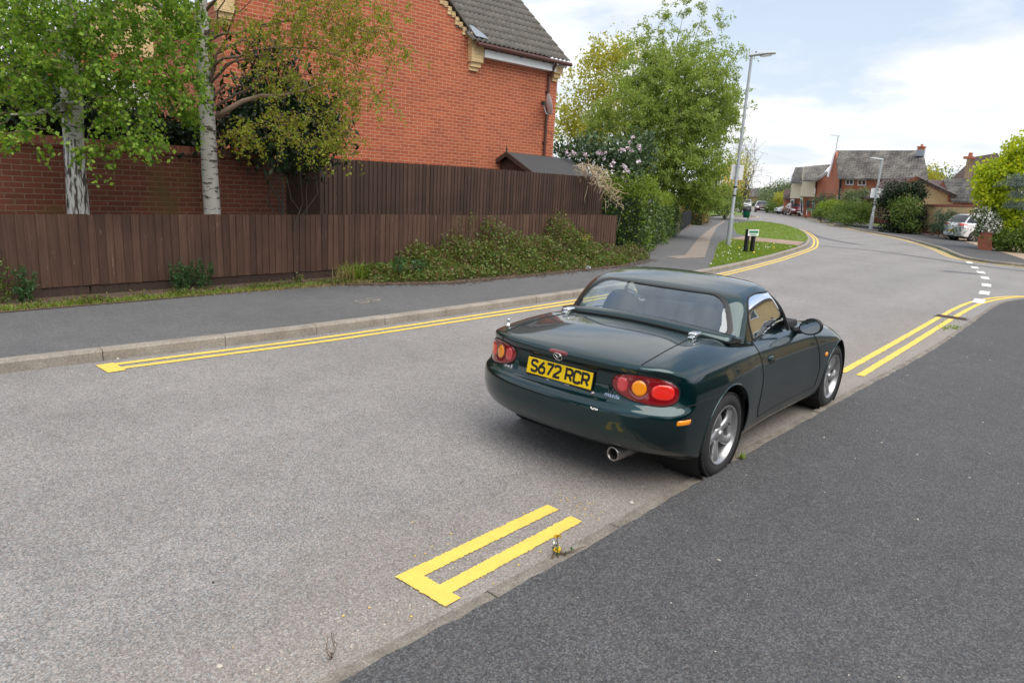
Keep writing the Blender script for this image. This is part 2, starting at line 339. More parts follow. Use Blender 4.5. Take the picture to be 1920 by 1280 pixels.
carpaint('silver_paint', (0.35, 0.36, 0.38), (0.45, 0.46, 0.48), 0.5)
def glassmat(name, tint, rough=0.02, opac=0.0, refl=1.25):
    m = NB(name); g = m.node('ShaderNodeBsdfTransparent'); g.inputs[0].default_value = (*tint, 1)
    gl = m.node('ShaderNodeBsdfGlossy'); gl.inputs['Roughness'].default_value = rough; gl.inputs[0].default_value = (0.9, 0.95, 1, 1)
    fr = m.node('ShaderNodeFresnel'); fr.inputs[0].default_value = 1.62
    df = m.node('ShaderNodeBsdfDiffuse'); df.inputs[0].default_value = (0.42, 0.54, 0.62, 1)
    dm = m.node('ShaderNodeMixShader'); m.l.new(m.ramp(m.noise(m.coord((3, 14, 6)), 1.0, 5), [(0.3, opac*0.6), (0.7, opac*1.3)]), dm.inputs[0])
    m.l.new(g.outputs[0], dm.inputs[1]); m.l.new(df.outputs[0], dm.inputs[2])
    ms = m.node('ShaderNodeMixShader'); m.l.new(m.math('MINIMUM', m.math('ADD', m.math('MULTIPLY', fr.outputs[0], refl), 0.02), 1.0), ms.inputs[0])
    m.l.new(dm.outputs[0], ms.inputs[1]); m.l.new(gl.outputs[0], ms.inputs[2]); m.l.new(ms.outputs[0], m.out.inputs[0]); MATS[name] = m.m
glassmat('rear_screen', (0.82, 0.92, 0.98), 0.015, 0.09, 2.1)
glassmat('clear_glass', (0.86, 0.91, 0.90), 0.01, 0.02)
glassmat('far_car_glass', (0.25, 0.3, 0.33), 0.03, 0.05)

# ------------------------------------------------------------------ object helpers
def link(name, me, mat, parent=None):
    o = bpy.data.objects.new(name, me); COL.objects.link(o)
    if mat is not None:
        for mm in (mat if isinstance(mat, (list, tuple)) else [mat]): me.materials.append(MATS[mm])
    if parent is not None: o.parent = parent
    return o
def mesh(name, V, F, mat, parent=None, smooth=False):
    me = bpy.data.meshes.new(name); me.from_pydata([tuple(v) for v in V], [], [tuple(f) for f in F]); me.update()
    if smooth: me.polygons.foreach_set('use_smooth', [True]*len(me.polygons))
    return link(name, me, mat, parent)
def npmesh(name, V, F, mat, parent=None, smooth=False, mi=None):
    V = np.asarray(V, np.float32); F = np.asarray(F, np.int32); k = F.shape[1]
    me = bpy.data.meshes.new(name); me.vertices.add(len(V)); me.vertices.foreach_set('co', V.ravel())
    me.loops.add(F.size); me.loops.foreach_set('vertex_index', F.ravel())
    me.polygons.add(len(F)); me.polygons.foreach_set('loop_start', np.arange(0, F.size, k, dtype=np.int32)); me.polygons.foreach_set('loop_total', np.full(len(F), k, np.int32))
    if smooth: me.polygons.foreach_set('use_smooth', np.ones(len(F), bool))
    o = link(name, me, mat, parent)
    if mi is not None: me.polygons.foreach_set('material_index', np.asarray(mi, np.int32))
    me.update(); me.validate(); return o
def thing(name, label, cat, loc=(0, 0, 0), rz=0.0, group=None):
    o = bpy.data.objects.new(name, None); COL.objects.link(o); o.location = loc; o.rotation_euler = (0, 0, rz)
    o.empty_display_size = 0.2; return tag(o, label, cat, group)
def tag(o, label=None, cat=None, group=None, kind=None):
    if label: o['label'] = label
    if cat: o['category'] = cat
    if group: o['group'] = group
    if kind: o['kind'] = kind
    return o
def struct(o): o['kind'] = 'structure'; return o

class MB:                                      # collects shapes, builds ONE mesh
    def __init__(s): s.V = []; s.F = []
    def add(s, V, F):
        n = len(s.V); s.V += [tuple(v) for v in V]; s.F += [tuple(i+n for i in f) for f in F]; return s
    def box(s, x0, x1, y0, y1, z0, z1):
        return s.add([(x0, y0, z0), (x1, y0, z0), (x1, y1, z0), (x0, y1, z0), (x0, y0, z1), (x1, y0, z1), (x1, y1, z1), (x0, y1, z1)],
                     [(3, 2, 1, 0), (4, 5, 6, 7), (0, 1, 5, 4), (1, 2, 6, 5), (2, 3, 7, 6), (3, 0, 4, 7)])
    def obox(s, c, ax, ay, az):                # box from centre and half-axis vectors
        c, ax, ay, az = Vector(c), Vector(ax), Vector(ay), Vector(az)
        P = [c+ax*i+ay*j+az*k for k in (-1, 1) for j in (-1, 1) for i in (-1, 1)]
        return s.add(P, [(0, 2, 3, 1), (4, 5, 7, 6), (0, 1, 5, 4), (2, 6, 7, 3), (0, 4, 6, 2), (1, 3, 7, 5)])
    def tube(s, pts, rad, n=6, cap=True):
        pts = [Vector(p) for p in pts]; L = len(pts); rr = rad if isinstance(rad, (list, tuple)) else [rad]*L
        V = []; F = []; prev = None
        for i, p in enumerate(pts):
            t = (pts[min(i+1, L-1)]-pts[max(i-1, 0)]); t = t.normalized() if t.length > 1e-9 else Vector((0, 0, 1))
            a = prev if prev is not None else (Vector((0, 0, 1)) if abs(t.z) < 0.9 else Vector((1, 0, 0)))
            u = a-t*a.dot(t); u = u.normalized() if u.length > 1e-6 else t.orthogonal().normalized(); v = t.cross(u); prev = u
            for k in range(n):
                w = 2*math.pi*k/n; V.append(p+(u*math.cos(w)+v*math.sin(w))*rr[i])
        for i in range(L-1):
            for k in range(n):
                F.append((i*n+k, i*n+(k+1) % n, (i+1)*n+(k+1) % n, (i+1)*n+k))
        if cap: F.append(tuple(range(n-1, -1, -1))); F.append(tuple((L-1)*n+k for k in range(n)))
        return s.add(V, F)
    def lathe(s, prof, n=32, M=None):          # profile (r, h) spun about local Z, placed by M
        M = M or Matrix.Identity(4); V = []; F = []; L = len(prof)
        for r_, h_ in prof:
            for k in range(n):
                w = 2*math.pi*k/n; V.append(M @ Vector((r_*math.cos(w), r_*math.sin(w), h_)))
        for i in range(L-1):
            for k in range(n): F.append((i*n+k, i*n+(k+1) % n, (i+1)*n+(k+1) % n, (i+1)*n+k))
        return s.add(V, F)
    def poly(s, pts): return s.add(pts, [tuple(range(len(pts)))])
    def prism(s, pts, ext):                    # flat polygon swept by a vector
        n = len(pts); e = Vector(ext); P = [Vector(p) for p in pts]
        return s.add(P+[p+e for p in P], [tuple(range(n-1, -1, -1)), tuple(range(n, 2*n))]+[(i, (i+1) % n, n+(i+1) % n, n+i) for i in range(n)])
    def build(s, name, mat, parent=None, smooth=False, uv=None):
        o = mesh(name, s.V, s.F, mat, parent, smooth)
        return o
def autosmooth(o, ang=35):
    me = o.data; bm = bmesh.new(); bm.from_mesh(me)
    for f in bm.faces: f.smooth = True
    for e in bm.edges:
        if len(e.link_faces) == 2 and e.calc_face_angle(0) > R(ang): e.smooth = False
    bm.to_mesh(me); bm.free(); return o
def bevel(o, w=0.01, seg=2):
    bm = bmesh.new(); bm.from_mesh(o.data)
    bmesh.ops.bevel(bm, geom=bm.edges[:], offset=w, segments=seg, affect='EDGES', profile=0.5, clamp_overlap=True)
    bm.to_mesh(o.data); bm.free(); return o
def sheet(name, pts, z, mat, kind='structure'):   # flat polygon at level z
    V = [(p[0], p[1], z) for p in pts]
    bm = bmesh.new(); f = bm.faces.new([bm.verts.new(v) for v in V])
    if f.normal.z < 0 or True:
        f.normal_update()
        if f.normal.z < 0: f.normal_flip()
    bmesh.ops.triangulate(bm, faces=bm.faces[:])
    me = bpy.data.meshes.new(name); bm.to_mesh(me); bm.free(); o = link(name, me, mat)
    if kind: o['kind'] = kind
    return o
def catmull(P, n=8):
    P = [Vector(p) for p in P]; out = []
    for i in range(len(P)-1):
        a, b, c, d = P[max(i-1, 0)], P[i], P[i+1], P[min(i+2, len(P)-1)]
        for k in range(n):
            t = k/n; out.append(0.5*((2*b)+(c-a)*t+(2*a-5*b+4*c-d)*t*t+(3*b-a-3*c+d)*t**3))
    out.append(P[-1]); return out
def offset2(P, d):                              # offset a plan polyline to its left
    out = []
    for i, p in enumerate(P):
        t = Vector(P[min(i+1, len(P)-1)][:2])-Vector(P[max(i-1, 0)][:2]); t.normalize()
        out.append(Vector((p[0]-t.y*d, p[1]+t.x*d)))
    return out
def ribbon(name, P, d0, d1, z, mat, wob=0.0):    # strip between two offsets of a polyline
    A, B = offset2(P, d0), offset2(P, d1); V = []
    for a, b in zip(A, B):
        V += [(a.x+rnd.uniform(-wob, wob), a.y+rnd.uniform(-wob, wob), z), (b.x+rnd.uniform(-wob, wob), b.y+rnd.uniform(-wob, wob), z)]
    F = [(2*i, 2*i+2, 2*i+3, 2*i+1) if d1 < d0 else (2*i+1, 2*i+3, 2*i+2, 2*i) for i in range(len(P)-1)]
    F = [tuple(reversed(f)) for f in F]
    o = mesh(name, V, F, mat); o['kind'] = 'structure'; return o
def dense(P, step):
    out = [Vector(P[0])]
    for a, b in zip(P[:-1], P[1:]):
        a, b = Vector(a), Vector(b); n = max(1, int((b-a).length/step))
        out += [a.lerp(b, (k+1)/n) for k in range(n)]
    return out
# ================================================================== ground, road, pavements
sheet('ground', [(-900, -900), (2500, -900), (2500, 2500), (-900, 2500)], -0.03, 'field')
sheet('road', [(-12, -3), (12, -3), (16, -14), (34, -14), (60, 5), (140, 40), (160, 110), (60, 60), (40, 30), (-12, 9)], 0.0, 'road')
NK = catmull([(-10, 1.93), (-6, 1.92), (-3, 1.92), (-1, 1.91), (0.2, 1.905), (1.2, 1.90), (2.5, 1.84), (4, 1.82), (5.3, 1.79), (7.3, 1.74), (9, 1.68), (11, 1.65), (13.5, 1.67), (15.2, 1.69), (16.6, 1.68), (17.8, 1.56), (18.8, 1.28), (19.6, 0.75), (20.2, -0.3), (20.4, -2), (20.4, -5), (20.4, -12)], 6)
LK = catmull([(-10, 7.0), (-6, 7.0), (-3, 6.99), (-0.6, 6.985), (1.0, 6.97), (2.7, 6.87), (4.5, 6.77), (7.1, 6.78), (9.7, 6.84), (13, 7.07), (16, 7.34), (20.4, 7.97), (23.2, 8.45), (28.2, 9.42), (31.5, 10.3), (37.5, 12.3), (44, 14.9), (48.2, 16.9), (52.5, 19.2), (55.3, 21.2), (56.6, 23.6), (56.9, 27), (56.9, 32), (56.9, 40)], 6)
FK = catmull([(30.2, -12), (30.2, -6), (30.2, -2), (30.2, 0.5), (30.2, 2.0), (30.35, 3.2), (31, 4.05), (32.4, 4.75), (37.3, 6.25), (41.2, 7.7), (46.4, 9.85), (51.6, 12.6), (56.8, 15.4), (69.9, 21.5), (91, 31), (112, 41), (150, 62)], 6)
SK = catmull([(64.5, 45), (64.6, 38), (65, 33), (66, 30.4), (68.5, 29.2), (72.5, 29.6), (76, 31.6), (85, 36), (97, 42.5), (125, 58)], 6)
PZ = 0.105
def slab(name, front, back, z, mat):            # raised pavement: top face plus the skirt down to the road
    o = sheet(name, [(p[0], p[1]) for p in front]+list(back), z, mat); return o
NKd = dense(offset2(NK, -0.085), 0.05)
slab('pavement_near', [Vector((p.x, p.y+0.004*math.sin(p.x*9.1)+0.003*math.sin(p.x*23+1)+rnd.uniform(-0.005, 0.005))) for p in NKd], [(-10, -12)], 0.024, 'pavement')
slab('pavement_left', offset2(LK, 0.12), [(40, 60), (-10, 60)], PZ, 'footpath')
slab('pavement_far', offset2(FK, -0.12), [(150, -12)], PZ, 'pavement')
slab('pavement_corner', offset2(SK, 0.12)[::1], [(125, 90), (64.5, 90)], PZ, 'footpath')
def kerb(name, P, side, top, step=0.915, wid=0.125, gap=0.007, mat='kerbstone'):
    D0 = dense(P, 0.15); D = [D0[0]]
    for q in D0[1:]:
        if (q-D[-1]).length > 0.05: D.append(q)
    b = MB(); acc = 0; start = 0
    def seg(i0, i1):
        Q = D[i0:i1+1]
        if len(Q) < 2: return
        a0 = rnd.uniform(-0.004, 0.004)
        O = [offset2(Q, side*d) for d in (0.0, 0.003, 0.02, wid)]
        hs = [-0.02, top-0.02, top+a0*0.5, top+a0*0.5]
        n = len(Q); V = []
        # trim a hair at both ends so the joint shows
        for o_, h_ in zip(O, hs):
            o_ = [Vector(p) for p in o_]
            t = (o_[1]-o_[0]); o_[0] = o_[0]+t*min(0.4, gap/2/max(t.length, 1e-4))
            t = (o_[-2]-o_[-1]); o_[-1] = o_[-1]+t*min(0.4, gap/2/max(t.length, 1e-4))
            V += [(p.x, p.y+a0, h_) for p in o_]
        F = [(r*n+i, r*n+i+1, (r+1)*n+i+1, (r+1)*n+i) for r in range(3) for i in range(n-1)]
        F += [(0, n, 2*n, 3*n), (n-1, 4*n-1, 3*n-1, 2*n-1)]
        b.add(V, F)
    for i in range(1, len(D)):
        acc += (D[i]-D[i-1]).length
        if acc >= step or i == len(D)-1: seg(start, i); start = i; acc = 0
    return struct(b.build(name, mat))
kerb('kerb_left', LK, 1, PZ+0.004); kerb('kerb_far', FK, -1, PZ+0.004); kerb('kerb_corner', SK, 1, PZ+0.004); kerb('kerb_near', NK, -1, 0.021, mat='worn_kerb')

# verges, crossing path and soil strip lie on the slab
G1 = [(15.9, 7.50), (18.8, 7.86), (21.7, 8.33), (24.5, 8.82), (27.7, 9.46), (27.83, 10.92), (27.9, 12.4), (25.0, 11.5), (21.9, 10.15), (18.4, 8.55)]
G2 = [(31.3, 10.42), (34.5, 11.35), (40.3, 13.5), (46, 15.95), (51, 18.5), (54.6, 21.2), (55.3, 22.2), (51, 21.6), (46, 20.3), (39.5, 17.4), (33.2, 14.4), (31.3, 12.9)]
sheet('verge', G1, PZ+0.004, 'turf'); sheet('verge', G2, PZ+0.004, 'turf')
sheet('crossing_path', [(27.73, 9.5), (31.28, 10.45), (31.28, 13.2), (27.8, 12.5)], PZ+0.006, 'paving_brick')
sheet('path_patch', [(17.2, 9.05), (18.4, 8.85), (27.5, 13.05), (38, 17.75), (50, 22.7), (50, 22.9), (38, 18.0), (27.1, 13.4), (18.3, 9.42), (17.3, 9.5)], PZ+0.005, 'worn')
sheet('soil', [(-8, 9.30), (1.8, 9.22), (3.5, 9.24), (5.2, 9.30), (6.1, 9.30), (6.9, 8.9), (8.2, 8.45), (11, 8.5), (13.9, 8.62), (15.6, 9.5), (16.4, 9.95), (28, 15.0), (45, 22.3), (45, 24), (30, 16.0), (16, 26), (-8, 26)], PZ+0.008, 'soil')
sheet('verge', [(61, 29.2), (66.5, 30.6), (72, 30.6), (80, 34.2), (90, 39.5), (108, 49), (104, 56), (85, 44), (70, 38), (62, 36)], PZ+0.004, 'turf')
sheet('gravel_drive', [(33, 2.6), (37, 3.7), (40, 4.6), (51.7, 8.1), (62, 12.5), (70, 16.8), (92, 27), (110, 30), (120, -10), (34, -10)], PZ+0.004, 'gravel')
sheet('verge', [(66.5, 15.6), (78, 21.3), (90, 27), (104, 33.5), (108, 31), (80, 19), (68, 14.5)], PZ+0.012, 'turf')
sheet('verge', [(31.2, -6), (33.4, 2.0), (36.2, 2.9), (41, 2.6), (44, -6)], PZ+0.012, 'turf')

# painted lines
def lines(P, offs, name='yellow_line', mat='yellow_paint', wid=0.075, z=0.005, step=0.06, wob=0.004):
    for d in offs: ribbon(name, dense(P, step), d-wid/2, d+wid/2, z, mat, wob)
def clip(P, x0, x1): return [p for p in dense([Vector((q[0], q[1])) for q in P], 0.1) if x0 <= p.x <= x1 and p.y > -8]
lines(clip(LK, 2.07, 56.0), (-0.185, -0.345), step=0.12)
ribbon('yellow_line', [Vector((2.09, 6.46)), Vector((2.09, 6.775))], -0.075, 0.075, 0.007, 'yellow_paint')
lines([Vector((1.90, 2.19)), Vector((2.94, 2.175))], (0.0,), wid=0.085, step=0.011, wob=0.0045)
lines([Vector((1.90, 2.0)), Vector((2.93, 1.995))], (0.0,), wid=0.085, step=0.011, wob=0.0045)
ribbon('yellow_line', dense([Vector((1.885, 1.90)), Vector((1.880, 2.232))], 0.012), -0.050, 0.050, 0.007, 'yellow_paint', 0.0045)
for off in (0.0, -0.185):
    lines([Vector(q) for q in catmull([(7.92, 2.035+off, 0), (10.5, 2.06+off, 0), (13.62, 2.105+off, 0)], 6)], (0.0,), wid=0.08)
    lines([Vector(q) for q in catmull([(13.98, 2.105+off, 0), (15.3, 2.11+off, 0), (16.7, 2.06+off*0.95, 0), (18.0, 1.86+off*0.8, 0), (19.1, 1.5+off*0.6, 0), (20.1, 0.8+off*0.6, 0), (20.8, -0.6, 0)], 6)], (0.0,), wid=0.08)
lines(clip(FK, 30.4, 125), (0.20, 0.37), step=0.25)
lines(clip(FK, 30.0, 30.4), (0.20, 0.37), step=0.25)
lines(clip(SK, 66, 76), (-0.2, -0.37), step=0.2)
DL = [Vector(p) for p in ((17.0, 1.98, 0), (18.9, 2.13, 0), (21.0, 2.36, 0), (23.3, 2.69, 0), (25.3, 3.05, 0), (27.2, 3.48, 0), (29.6, 3.98, 0))]
for i, p in enumerate(DL):
    t = (DL[min(i+1, 6)]-DL[max(i-1, 0)]).normalized()
    ribbon('white_dash', dense([p-t*0.43, p+t*0.43], 0.1), -0.10, 0.10, 0.009, 'white_paint', 0.006)
ribbon('dark_patch', dense(catmull([(31.3, 9.95, 0), (31.3, 7.6, 0), (29.9, 5.3, 0), (28.8, 4.1, 0), (28.0, 2.4, 0), (27.6, 0, 0)], 4), 0.3), -0.16, 0.16, 0.004, 'patch', 0.02)  # darker bluish strip winding across the road
sheet('dark_patch', [(24.0, 3.95), (24.55, 3.85), (24.75, 3.0), (24.4, 2.9)], 0.004, 'patch')  # small darker piece of road surface
ribbon('dark_patch', dense(catmull([(46, 15.4, 0), (41, 13.2, 0), (37.4, 11.2, 0), (35.0, 9.0, 0)], 4), 0.4), -0.2, 0.2, 0.004, 'patch', 0.04)  # darker curved strip on the far bend
# drain gully across the double line
b = MB(); b.box(13.68, 13.92, 1.70, 2.20, -0.02, 0.010)
g = tag(b.build('drain_gully', 'iron'), 'flat iron drain gully cutting the yellow lines beside the flush kerb', 'drain')
b = MB()
for k in range(6): b.box(13.70+0.035*k, 13.715+0.035*k, 1.73, 2.17, 0.010, 0.018)
b.build('grate', 'rusty_metal', g)
# two small round covers in the footpath
for (px, py, r_, lab) in ((679, 566, 0.105, 'left of two round grey metal covers set in the pavement by the dry soil'), (700, 562, 0.10, 'right of two round grey metal covers set in the pavement by the dry soil')):
    p = at(px, py, PZ); t = thing('access_cover', lab, 'manhole cover', p, 0, 'round covers in the footpath')
    b = MB(); b.lathe([(0, 0.012), (r_*0.82, 0.012), (r_*0.82, 0.008)], 24); b.build('lid', 'iron', t)
    b = MB(); b.lathe([(r_*0.85, 0.004), (r_*0.85, 0.012), (r_, 0.012), (r_*1.02, 0.003)], 24); b.build('rim', 'kerbstone', t)

# ================================================================== fences and walls on the left
def boards(x0, x1, y, zb, zt, w=0.107, thick=0.018, lean=0.01, jit=0.006, ztf=None):
    b = MB(); x = x0
    while x < x1:
        ww = min(w*rnd.uniform(0.88, 1.12), x1-x+0.01); t = rnd.uniform(-lean, lean); top = (ztf(x) if ztf else zt)+rnd.uniform(-jit, jit)
        yo = y+rnd.uniform(-0.003, 0.003); bo = zb+rnd.uniform(-0.004, 0.004)
        xa, xb = x, x+ww*1.10                    # feather edge: thick on the left, thin under the next board
        P = [(xa, yo-thick, bo), (xb, yo-0.004, bo), (xb, yo+0.004, bo), (xa, yo+0.004, bo)]
        Q = [(px_+t, py_, top+(px_-xa)*rnd.uniform(-0.02, 0.02)) for px_, py_, _ in P]
        b.add(P+Q, [(3, 2, 1, 0), (4, 5, 6, 7), (0, 1, 5, 4), (1, 2, 6, 5), (2, 3, 7, 6), (3, 0, 4, 7)])
        x += ww
    return b
fz = lambda x: 1.135+0.006*x*0.9+(0.012*math.sin(x*1.1) if x > 9 else 0)
lf = thing('picket_fence', 'low dark brown closeboard fence of upright boards along the far pavement', 'fence', (0, 0, 0))
lf.name = 'closeboard_fence'
boards(-9.0, 15.42, 10.0, 0.24, 1.15, ztf=fz).build('boards', 'fence_wood', lf)
b = MB(); x = -9.0
while x < 15.4: b.box(x, min(x+2.98, 15.4), 10.006, 10.03, 0.06, 0.245+rnd.uniform(-0.02, 0.0)); x += 3.0
b.build('gravel_board', 'board_wood', lf)
for zz in (0.45, 0.95):
    b = MB(); b.box(-9, 15.4, 10.01, 10.06, zz, zz+0.07); b.build('rail', 'board_wood', lf)
tf = thing('closeboard_fence', 'tall darker brown closeboard fence standing behind the low fence', 'fence', (0, 0, 0))
boards(6.9, 15.42, 10.7, 0.12, 2.15, w=0.098, jit=0.004, thick=0.024, ztf=lambda x: 2.105+0.045*min(1, (x-6.9)/4)).build('boards', 'tall_fence_wood', tf)
for zz in (0.5, 1.2, 1.85):
    b = MB(); b.box(6.95, 15.4, 10.71, 10.76, zz, zz+0.07); b.build('rail', 'board_wood', tf)
b = MB(); b.obox((6.69, 10.92, 1.1), (0.215, -0.23, 0), (0.012, 0.012, 0), (0, 0, 1.02)); b.build('end_panel', 'tall_fence_wood', tf)
b = MB(); b.prism([(15.46, 10.74, 0.1), (16.55, 10.9, 0.1), (16.55, 10.9, 1.42), (15.95, 10.81, 1.90), (15.46, 10.74, 1.93)], (0.0, 0.03, 0)); b.build('sloping_panel', 'board_wood', tf)
b = MB(); b.tube([(15.47, 10.73, 1.935), (15.95, 10.80, 1.92), (16.58, 10.89, 1.42)], 0.03, 5); b.build('capping', 'dry_stem', tf)
b = MB(); b.tube([ony(1102, 348, 10.66), ony(1099, 362, 10.66), ony(1096, 372, 10.66), ony(1097, 380, 10.66)], 0.008, 4)
tag(b.build('ivy_stalk', 'dry_stem'), 'pale dry stalk hanging down the tall brown fence near its right end', 'stalk')

gw = thing('garden_wall', 'red brick garden wall behind the white birch trunks', 'wall', (0, 0, 0))
b = MB(); b.box(-14, 6.50, 11.1, 11.32, 0, 1.99); b.build('wall', 'garden_brick', gw)
b = MB(); b.box(-14, 6.53, 11.075, 11.345, 1.99, 2.03); b.build('tile_course', 'garden_brick', gw)
b = MB(); b.box(-14, 6.52, 11.085, 11.335, 2.03, 2.13); b.build('coping', 'red_course', gw)

# ================================================================== brick house
A8 = R(-8)
hs = thing('brick_house', 'large orange red brick house with gable and grey tiled roof behind the fences', 'house', (12.007, 12.766, 0), A8)
XL, XG, XR, EZ, SL = -5.43, 0.40, 3.43, 4.98, 0.84
apx = (XL+XG)/2; apz = 5.42+(XG-apx)*SL
b = MB()
b.add([(XL, 0, 0), (XR, 0, 0), (XR, 8, 0), (XL, 5, 0), (XL, 0, EZ), (XG, 0, EZ), (XR, 0, EZ), (XR, 8, EZ), (XL, 5, EZ), (apx, 0, apz-0.10), (XL, 0, 5.30), (XG, 0, 5.30), (XR, 3.85, 8.25)],
      [(0, 1, 6, 5, 11, 9, 10, 4), (1, 2, 7, 12, 6), (2, 3, 8, 7), (3, 0, 4, 8)])
b.build('wall', 'house_brick', hs)
def tiles(xa, xb, y0, z0, slope, ncourse, gauge, cut=None, name='roof'):
    """S-tiles laid course by course on a plane that rises towards +Y"""
    c, s = math.cos(slope), math.sin(slope); V = []; F = []; dx = 0.15/8
    n = int((xb-xa)/dx)
    for k in range(ncourse):
        base = len(V); jx = rnd.uniform(-0.006, 0.006)
        for (u, lift) in ((k*gauge-0.01, 0.0), (k*gauge-0.01, 0.030), ((k+1)*gauge+0.05, 0.002)):
            for i in range(n+1):
                x = xa+i*dx; ph = ((x+jx)/0.15) % 1.0
                w = 0.034*(math.sin(math.pi*min(ph/0.62, 1)) if ph < 0.62 else -0.30*math.sin(math.pi*(ph-0.62)/0.38))
                l = lift+w+rnd.uniform(-0.001, 0.001)
                V.append((x, y0+u*c-l*s, z0+u*s+l*c))
        for r in range(2):
            for i in range(n):
                F.append((base+r*(n+1)+i, base+r*(n+1)+i+1, base+(r+1)*(n+1)+i+1, base+(r+1)*(n+1)+i))
    return V, F
ang = math.atan(SL)
V, F = tiles(XG-0.15, XR+0.13, -0.30, 5.14, ang, 15, 0.335)
# keep only what lies on the outer side of the valley with the gable roof
V = np.array(V); cen = np.array([V[list(f)].mean(0) for f in F]); keep = cen[:, 0] > -0.05+XG-0.35-0*cen[:, 1]
rf = npmesh('roof', V, np.array(F)[keep], 'roof_tile', hs, smooth=False)
V2, F2 = tiles(XG-4.2, XG-0.15, 0.0, 5.14+0.30*SL, ang, 14, 0.335)
V2 = np.array(V2); cen = np.array([V2[list(f)].mean(0) for f in F2]); keep = cen[:, 1] > (XG-0.15-cen[:, 0])*1.0-0.15
npmesh('roof', V2, np.array(F2)[keep], 'roof_tile', hs)
b = MB()                                           # gable roof slopes (thin slabs) and far slope
for sx, xe in ((1, XG+0.12), (-1, XL-0.15)):
    ze = 5.42-0.0; 
    yb = 8.1 if sx > 0 else 5.1; P = [(apx, -0.10, apz+0.06), (xe, -0.10, ze+(-0.10)), (xe, yb, ze-0.10), (apx, yb, apz+0.06)]
    b.prism(P, (0, 0, -0.07))
b.build('roof', 'roof_tile', hs)
b = MB(); b.prism([(XG, 3.9, 8.42), (XR+0.12, 3.9, 8.42), (XR+0.12, 8.3, 4.9), (XG, 8.3, 4.9)], (0, 0, -0.06)); b.build('roof', 'roof_tile', hs)
b = MB()                                           # verge undercloak and dentil bricks along the gable
for sgn, xe in ((1, XG), (-1, XL)):
    n = 26
    for k in range(n):
        t = k/n; x = xe+(apx-xe)*t; z = 5.36+(apz-0.12-5.36)*t
        for j in range(2):
            b.obox((x-sgn*0.055-(0.0 if j else 0.0), -0.012-0.012*j, z-0.045-0.085*(1-j)*(1 if (k % 2) else 0.35)), (0.052, 0, 0), (0, 0.02, 0), (0, 0, 0.045))
b.build('dentil_course', 'buff_brick', hs)
for xa, xb in ((XG-0.02, XG+0.34), (XL-0.12, XL+0.20), (XR-0.27, XR+0.03)):
    b = MB(); h0 = 4.50 if xa < 2 else 4.62
    b.box(xa, xb, -0.16, 0.02, h0+0.20, 5.08 if xa < 2 else 5.0); b.box(xa+0.03, xb-0.03, -0.11, 0.02, h0+0.09, h0+0.20); b.box(xa+0.03, xb-0.07, -0.06, 0.02, h0, h0+0.09)
    if xa < 2: b.box(xa-0.02, xa+0.16, -0.14, 0.02, 5.08, 5.36)
    b.build('corbel', 'buff_brick', hs)
b = MB(); b.box(XG+0.35, XR-0.26, -0.20, 0.0, 4.84, 5.02); b.build('fascia', 'fascia_white', hs)
b = MB(); b.box(XR-0.1, XR+0.12, -0.22, 0.0, 5.0, 5.06); b.build('fascia', 'fascia_white', hs)
b = MB(); b.tube([(XG+0.02, -0.32, 5.075), (XR+0.17, -0.32, 5.065)], 0.052, 8)
for x in (1.1, 1.9, 2.7): b.box(x-0.02, x+0.02, -0.32, -0.2, 5.0, 5.05)
b.build('gutter', 'brown_gutter', hs)
b = MB(); b.tube([(XR-0.37, -0.31, 5.05), (XR-0.37, -0.22, 4.9), (XR-0.37, -0.06, 4.72), (XR-0.37, -0.05, 0.2)], 0.036, 8)
for z in (1.6, 3.0, 4.3): b.box(XR-0.43, XR-0.31, -0.06, 0.0, z, z+0.05)
b.build('downpipe', 'brown_gutter', hs)
b = MB(); b.add([(XG-0.02, -0.27, 5.17), (XG+0.36, -0.27, 5.17), (XG+0.30, -0.12, 5.30), (XG+0.10, 0.05, 5.46), (XG-0.02, 0.05, 5.46)], [(0, 1, 2, 3, 4)])
for v in range(5): b.V[v] = (b.V[v][0], b.V[v][1]-0.03, b.V[v][2]+0.075)
b.build('lead_flashing', 'lead', hs)
dish = thing('satellite_dish', 'grey satellite dish fixed beside the brown downpipe of the brick house', 'satellite dish', (0, 0, 0))
dp = hs.matrix_basis @ Vector((XR-0.66, -0.30, 3.98))
dish.location = dp; dish.rotation_euler = (0, 0, A8)
M = Matrix.Rotation(R(62), 4, 'Z') @ Matrix.Rotation(R(78), 4, 'X')
b = MB(); b.lathe([(0.0, -0.055), (0.12, -0.045), (0.22, -0.02), (0.275, 0.005), (0.28, 0.0), (0.22, -0.03), (0.12, -0.055), (0, -0.065)], 28, Matrix.Translation((0.14, 0, 0)) @ M @ Matrix.Scale(0.92, 4, (1, 0, 0)))
autosmooth(b.build('reflector', 'dish_grey', dish))
b = MB(); b.tube([(0.14, 0.02, -0.25), (-0.05, -0.1, -0.26), (-0.2, -0.16, -0.12), (-0.22, -0.17, -0.05)], 0.014, 6); b.tube([(0.15, 0.0, -0.05), (0.2, 0.1, -0.18), (0.42, 0.29, -0.18)], 0.018, 6); b.build('arm', 'dish_grey', dish)
b = MB(); b.obox((-0.23, -0.17, -0.03), (0.06, 0.02, 0), (-0.015, 0.04, 0), (0, 0, 0.045)); b.build('receiver', 'black_plastic', dish)
b = MB(); b.tube([(0.42, 0.27, -0.15), (0.3, 0.28, -0.6), (0.6, 0.28, -0.72), (0.95, 0.28, -0.72), (1.02, 0.28, -0.8), (1.02, 0.28, -2.4)], 0.006, 4); b.build('cable', 'black_plastic', dish)

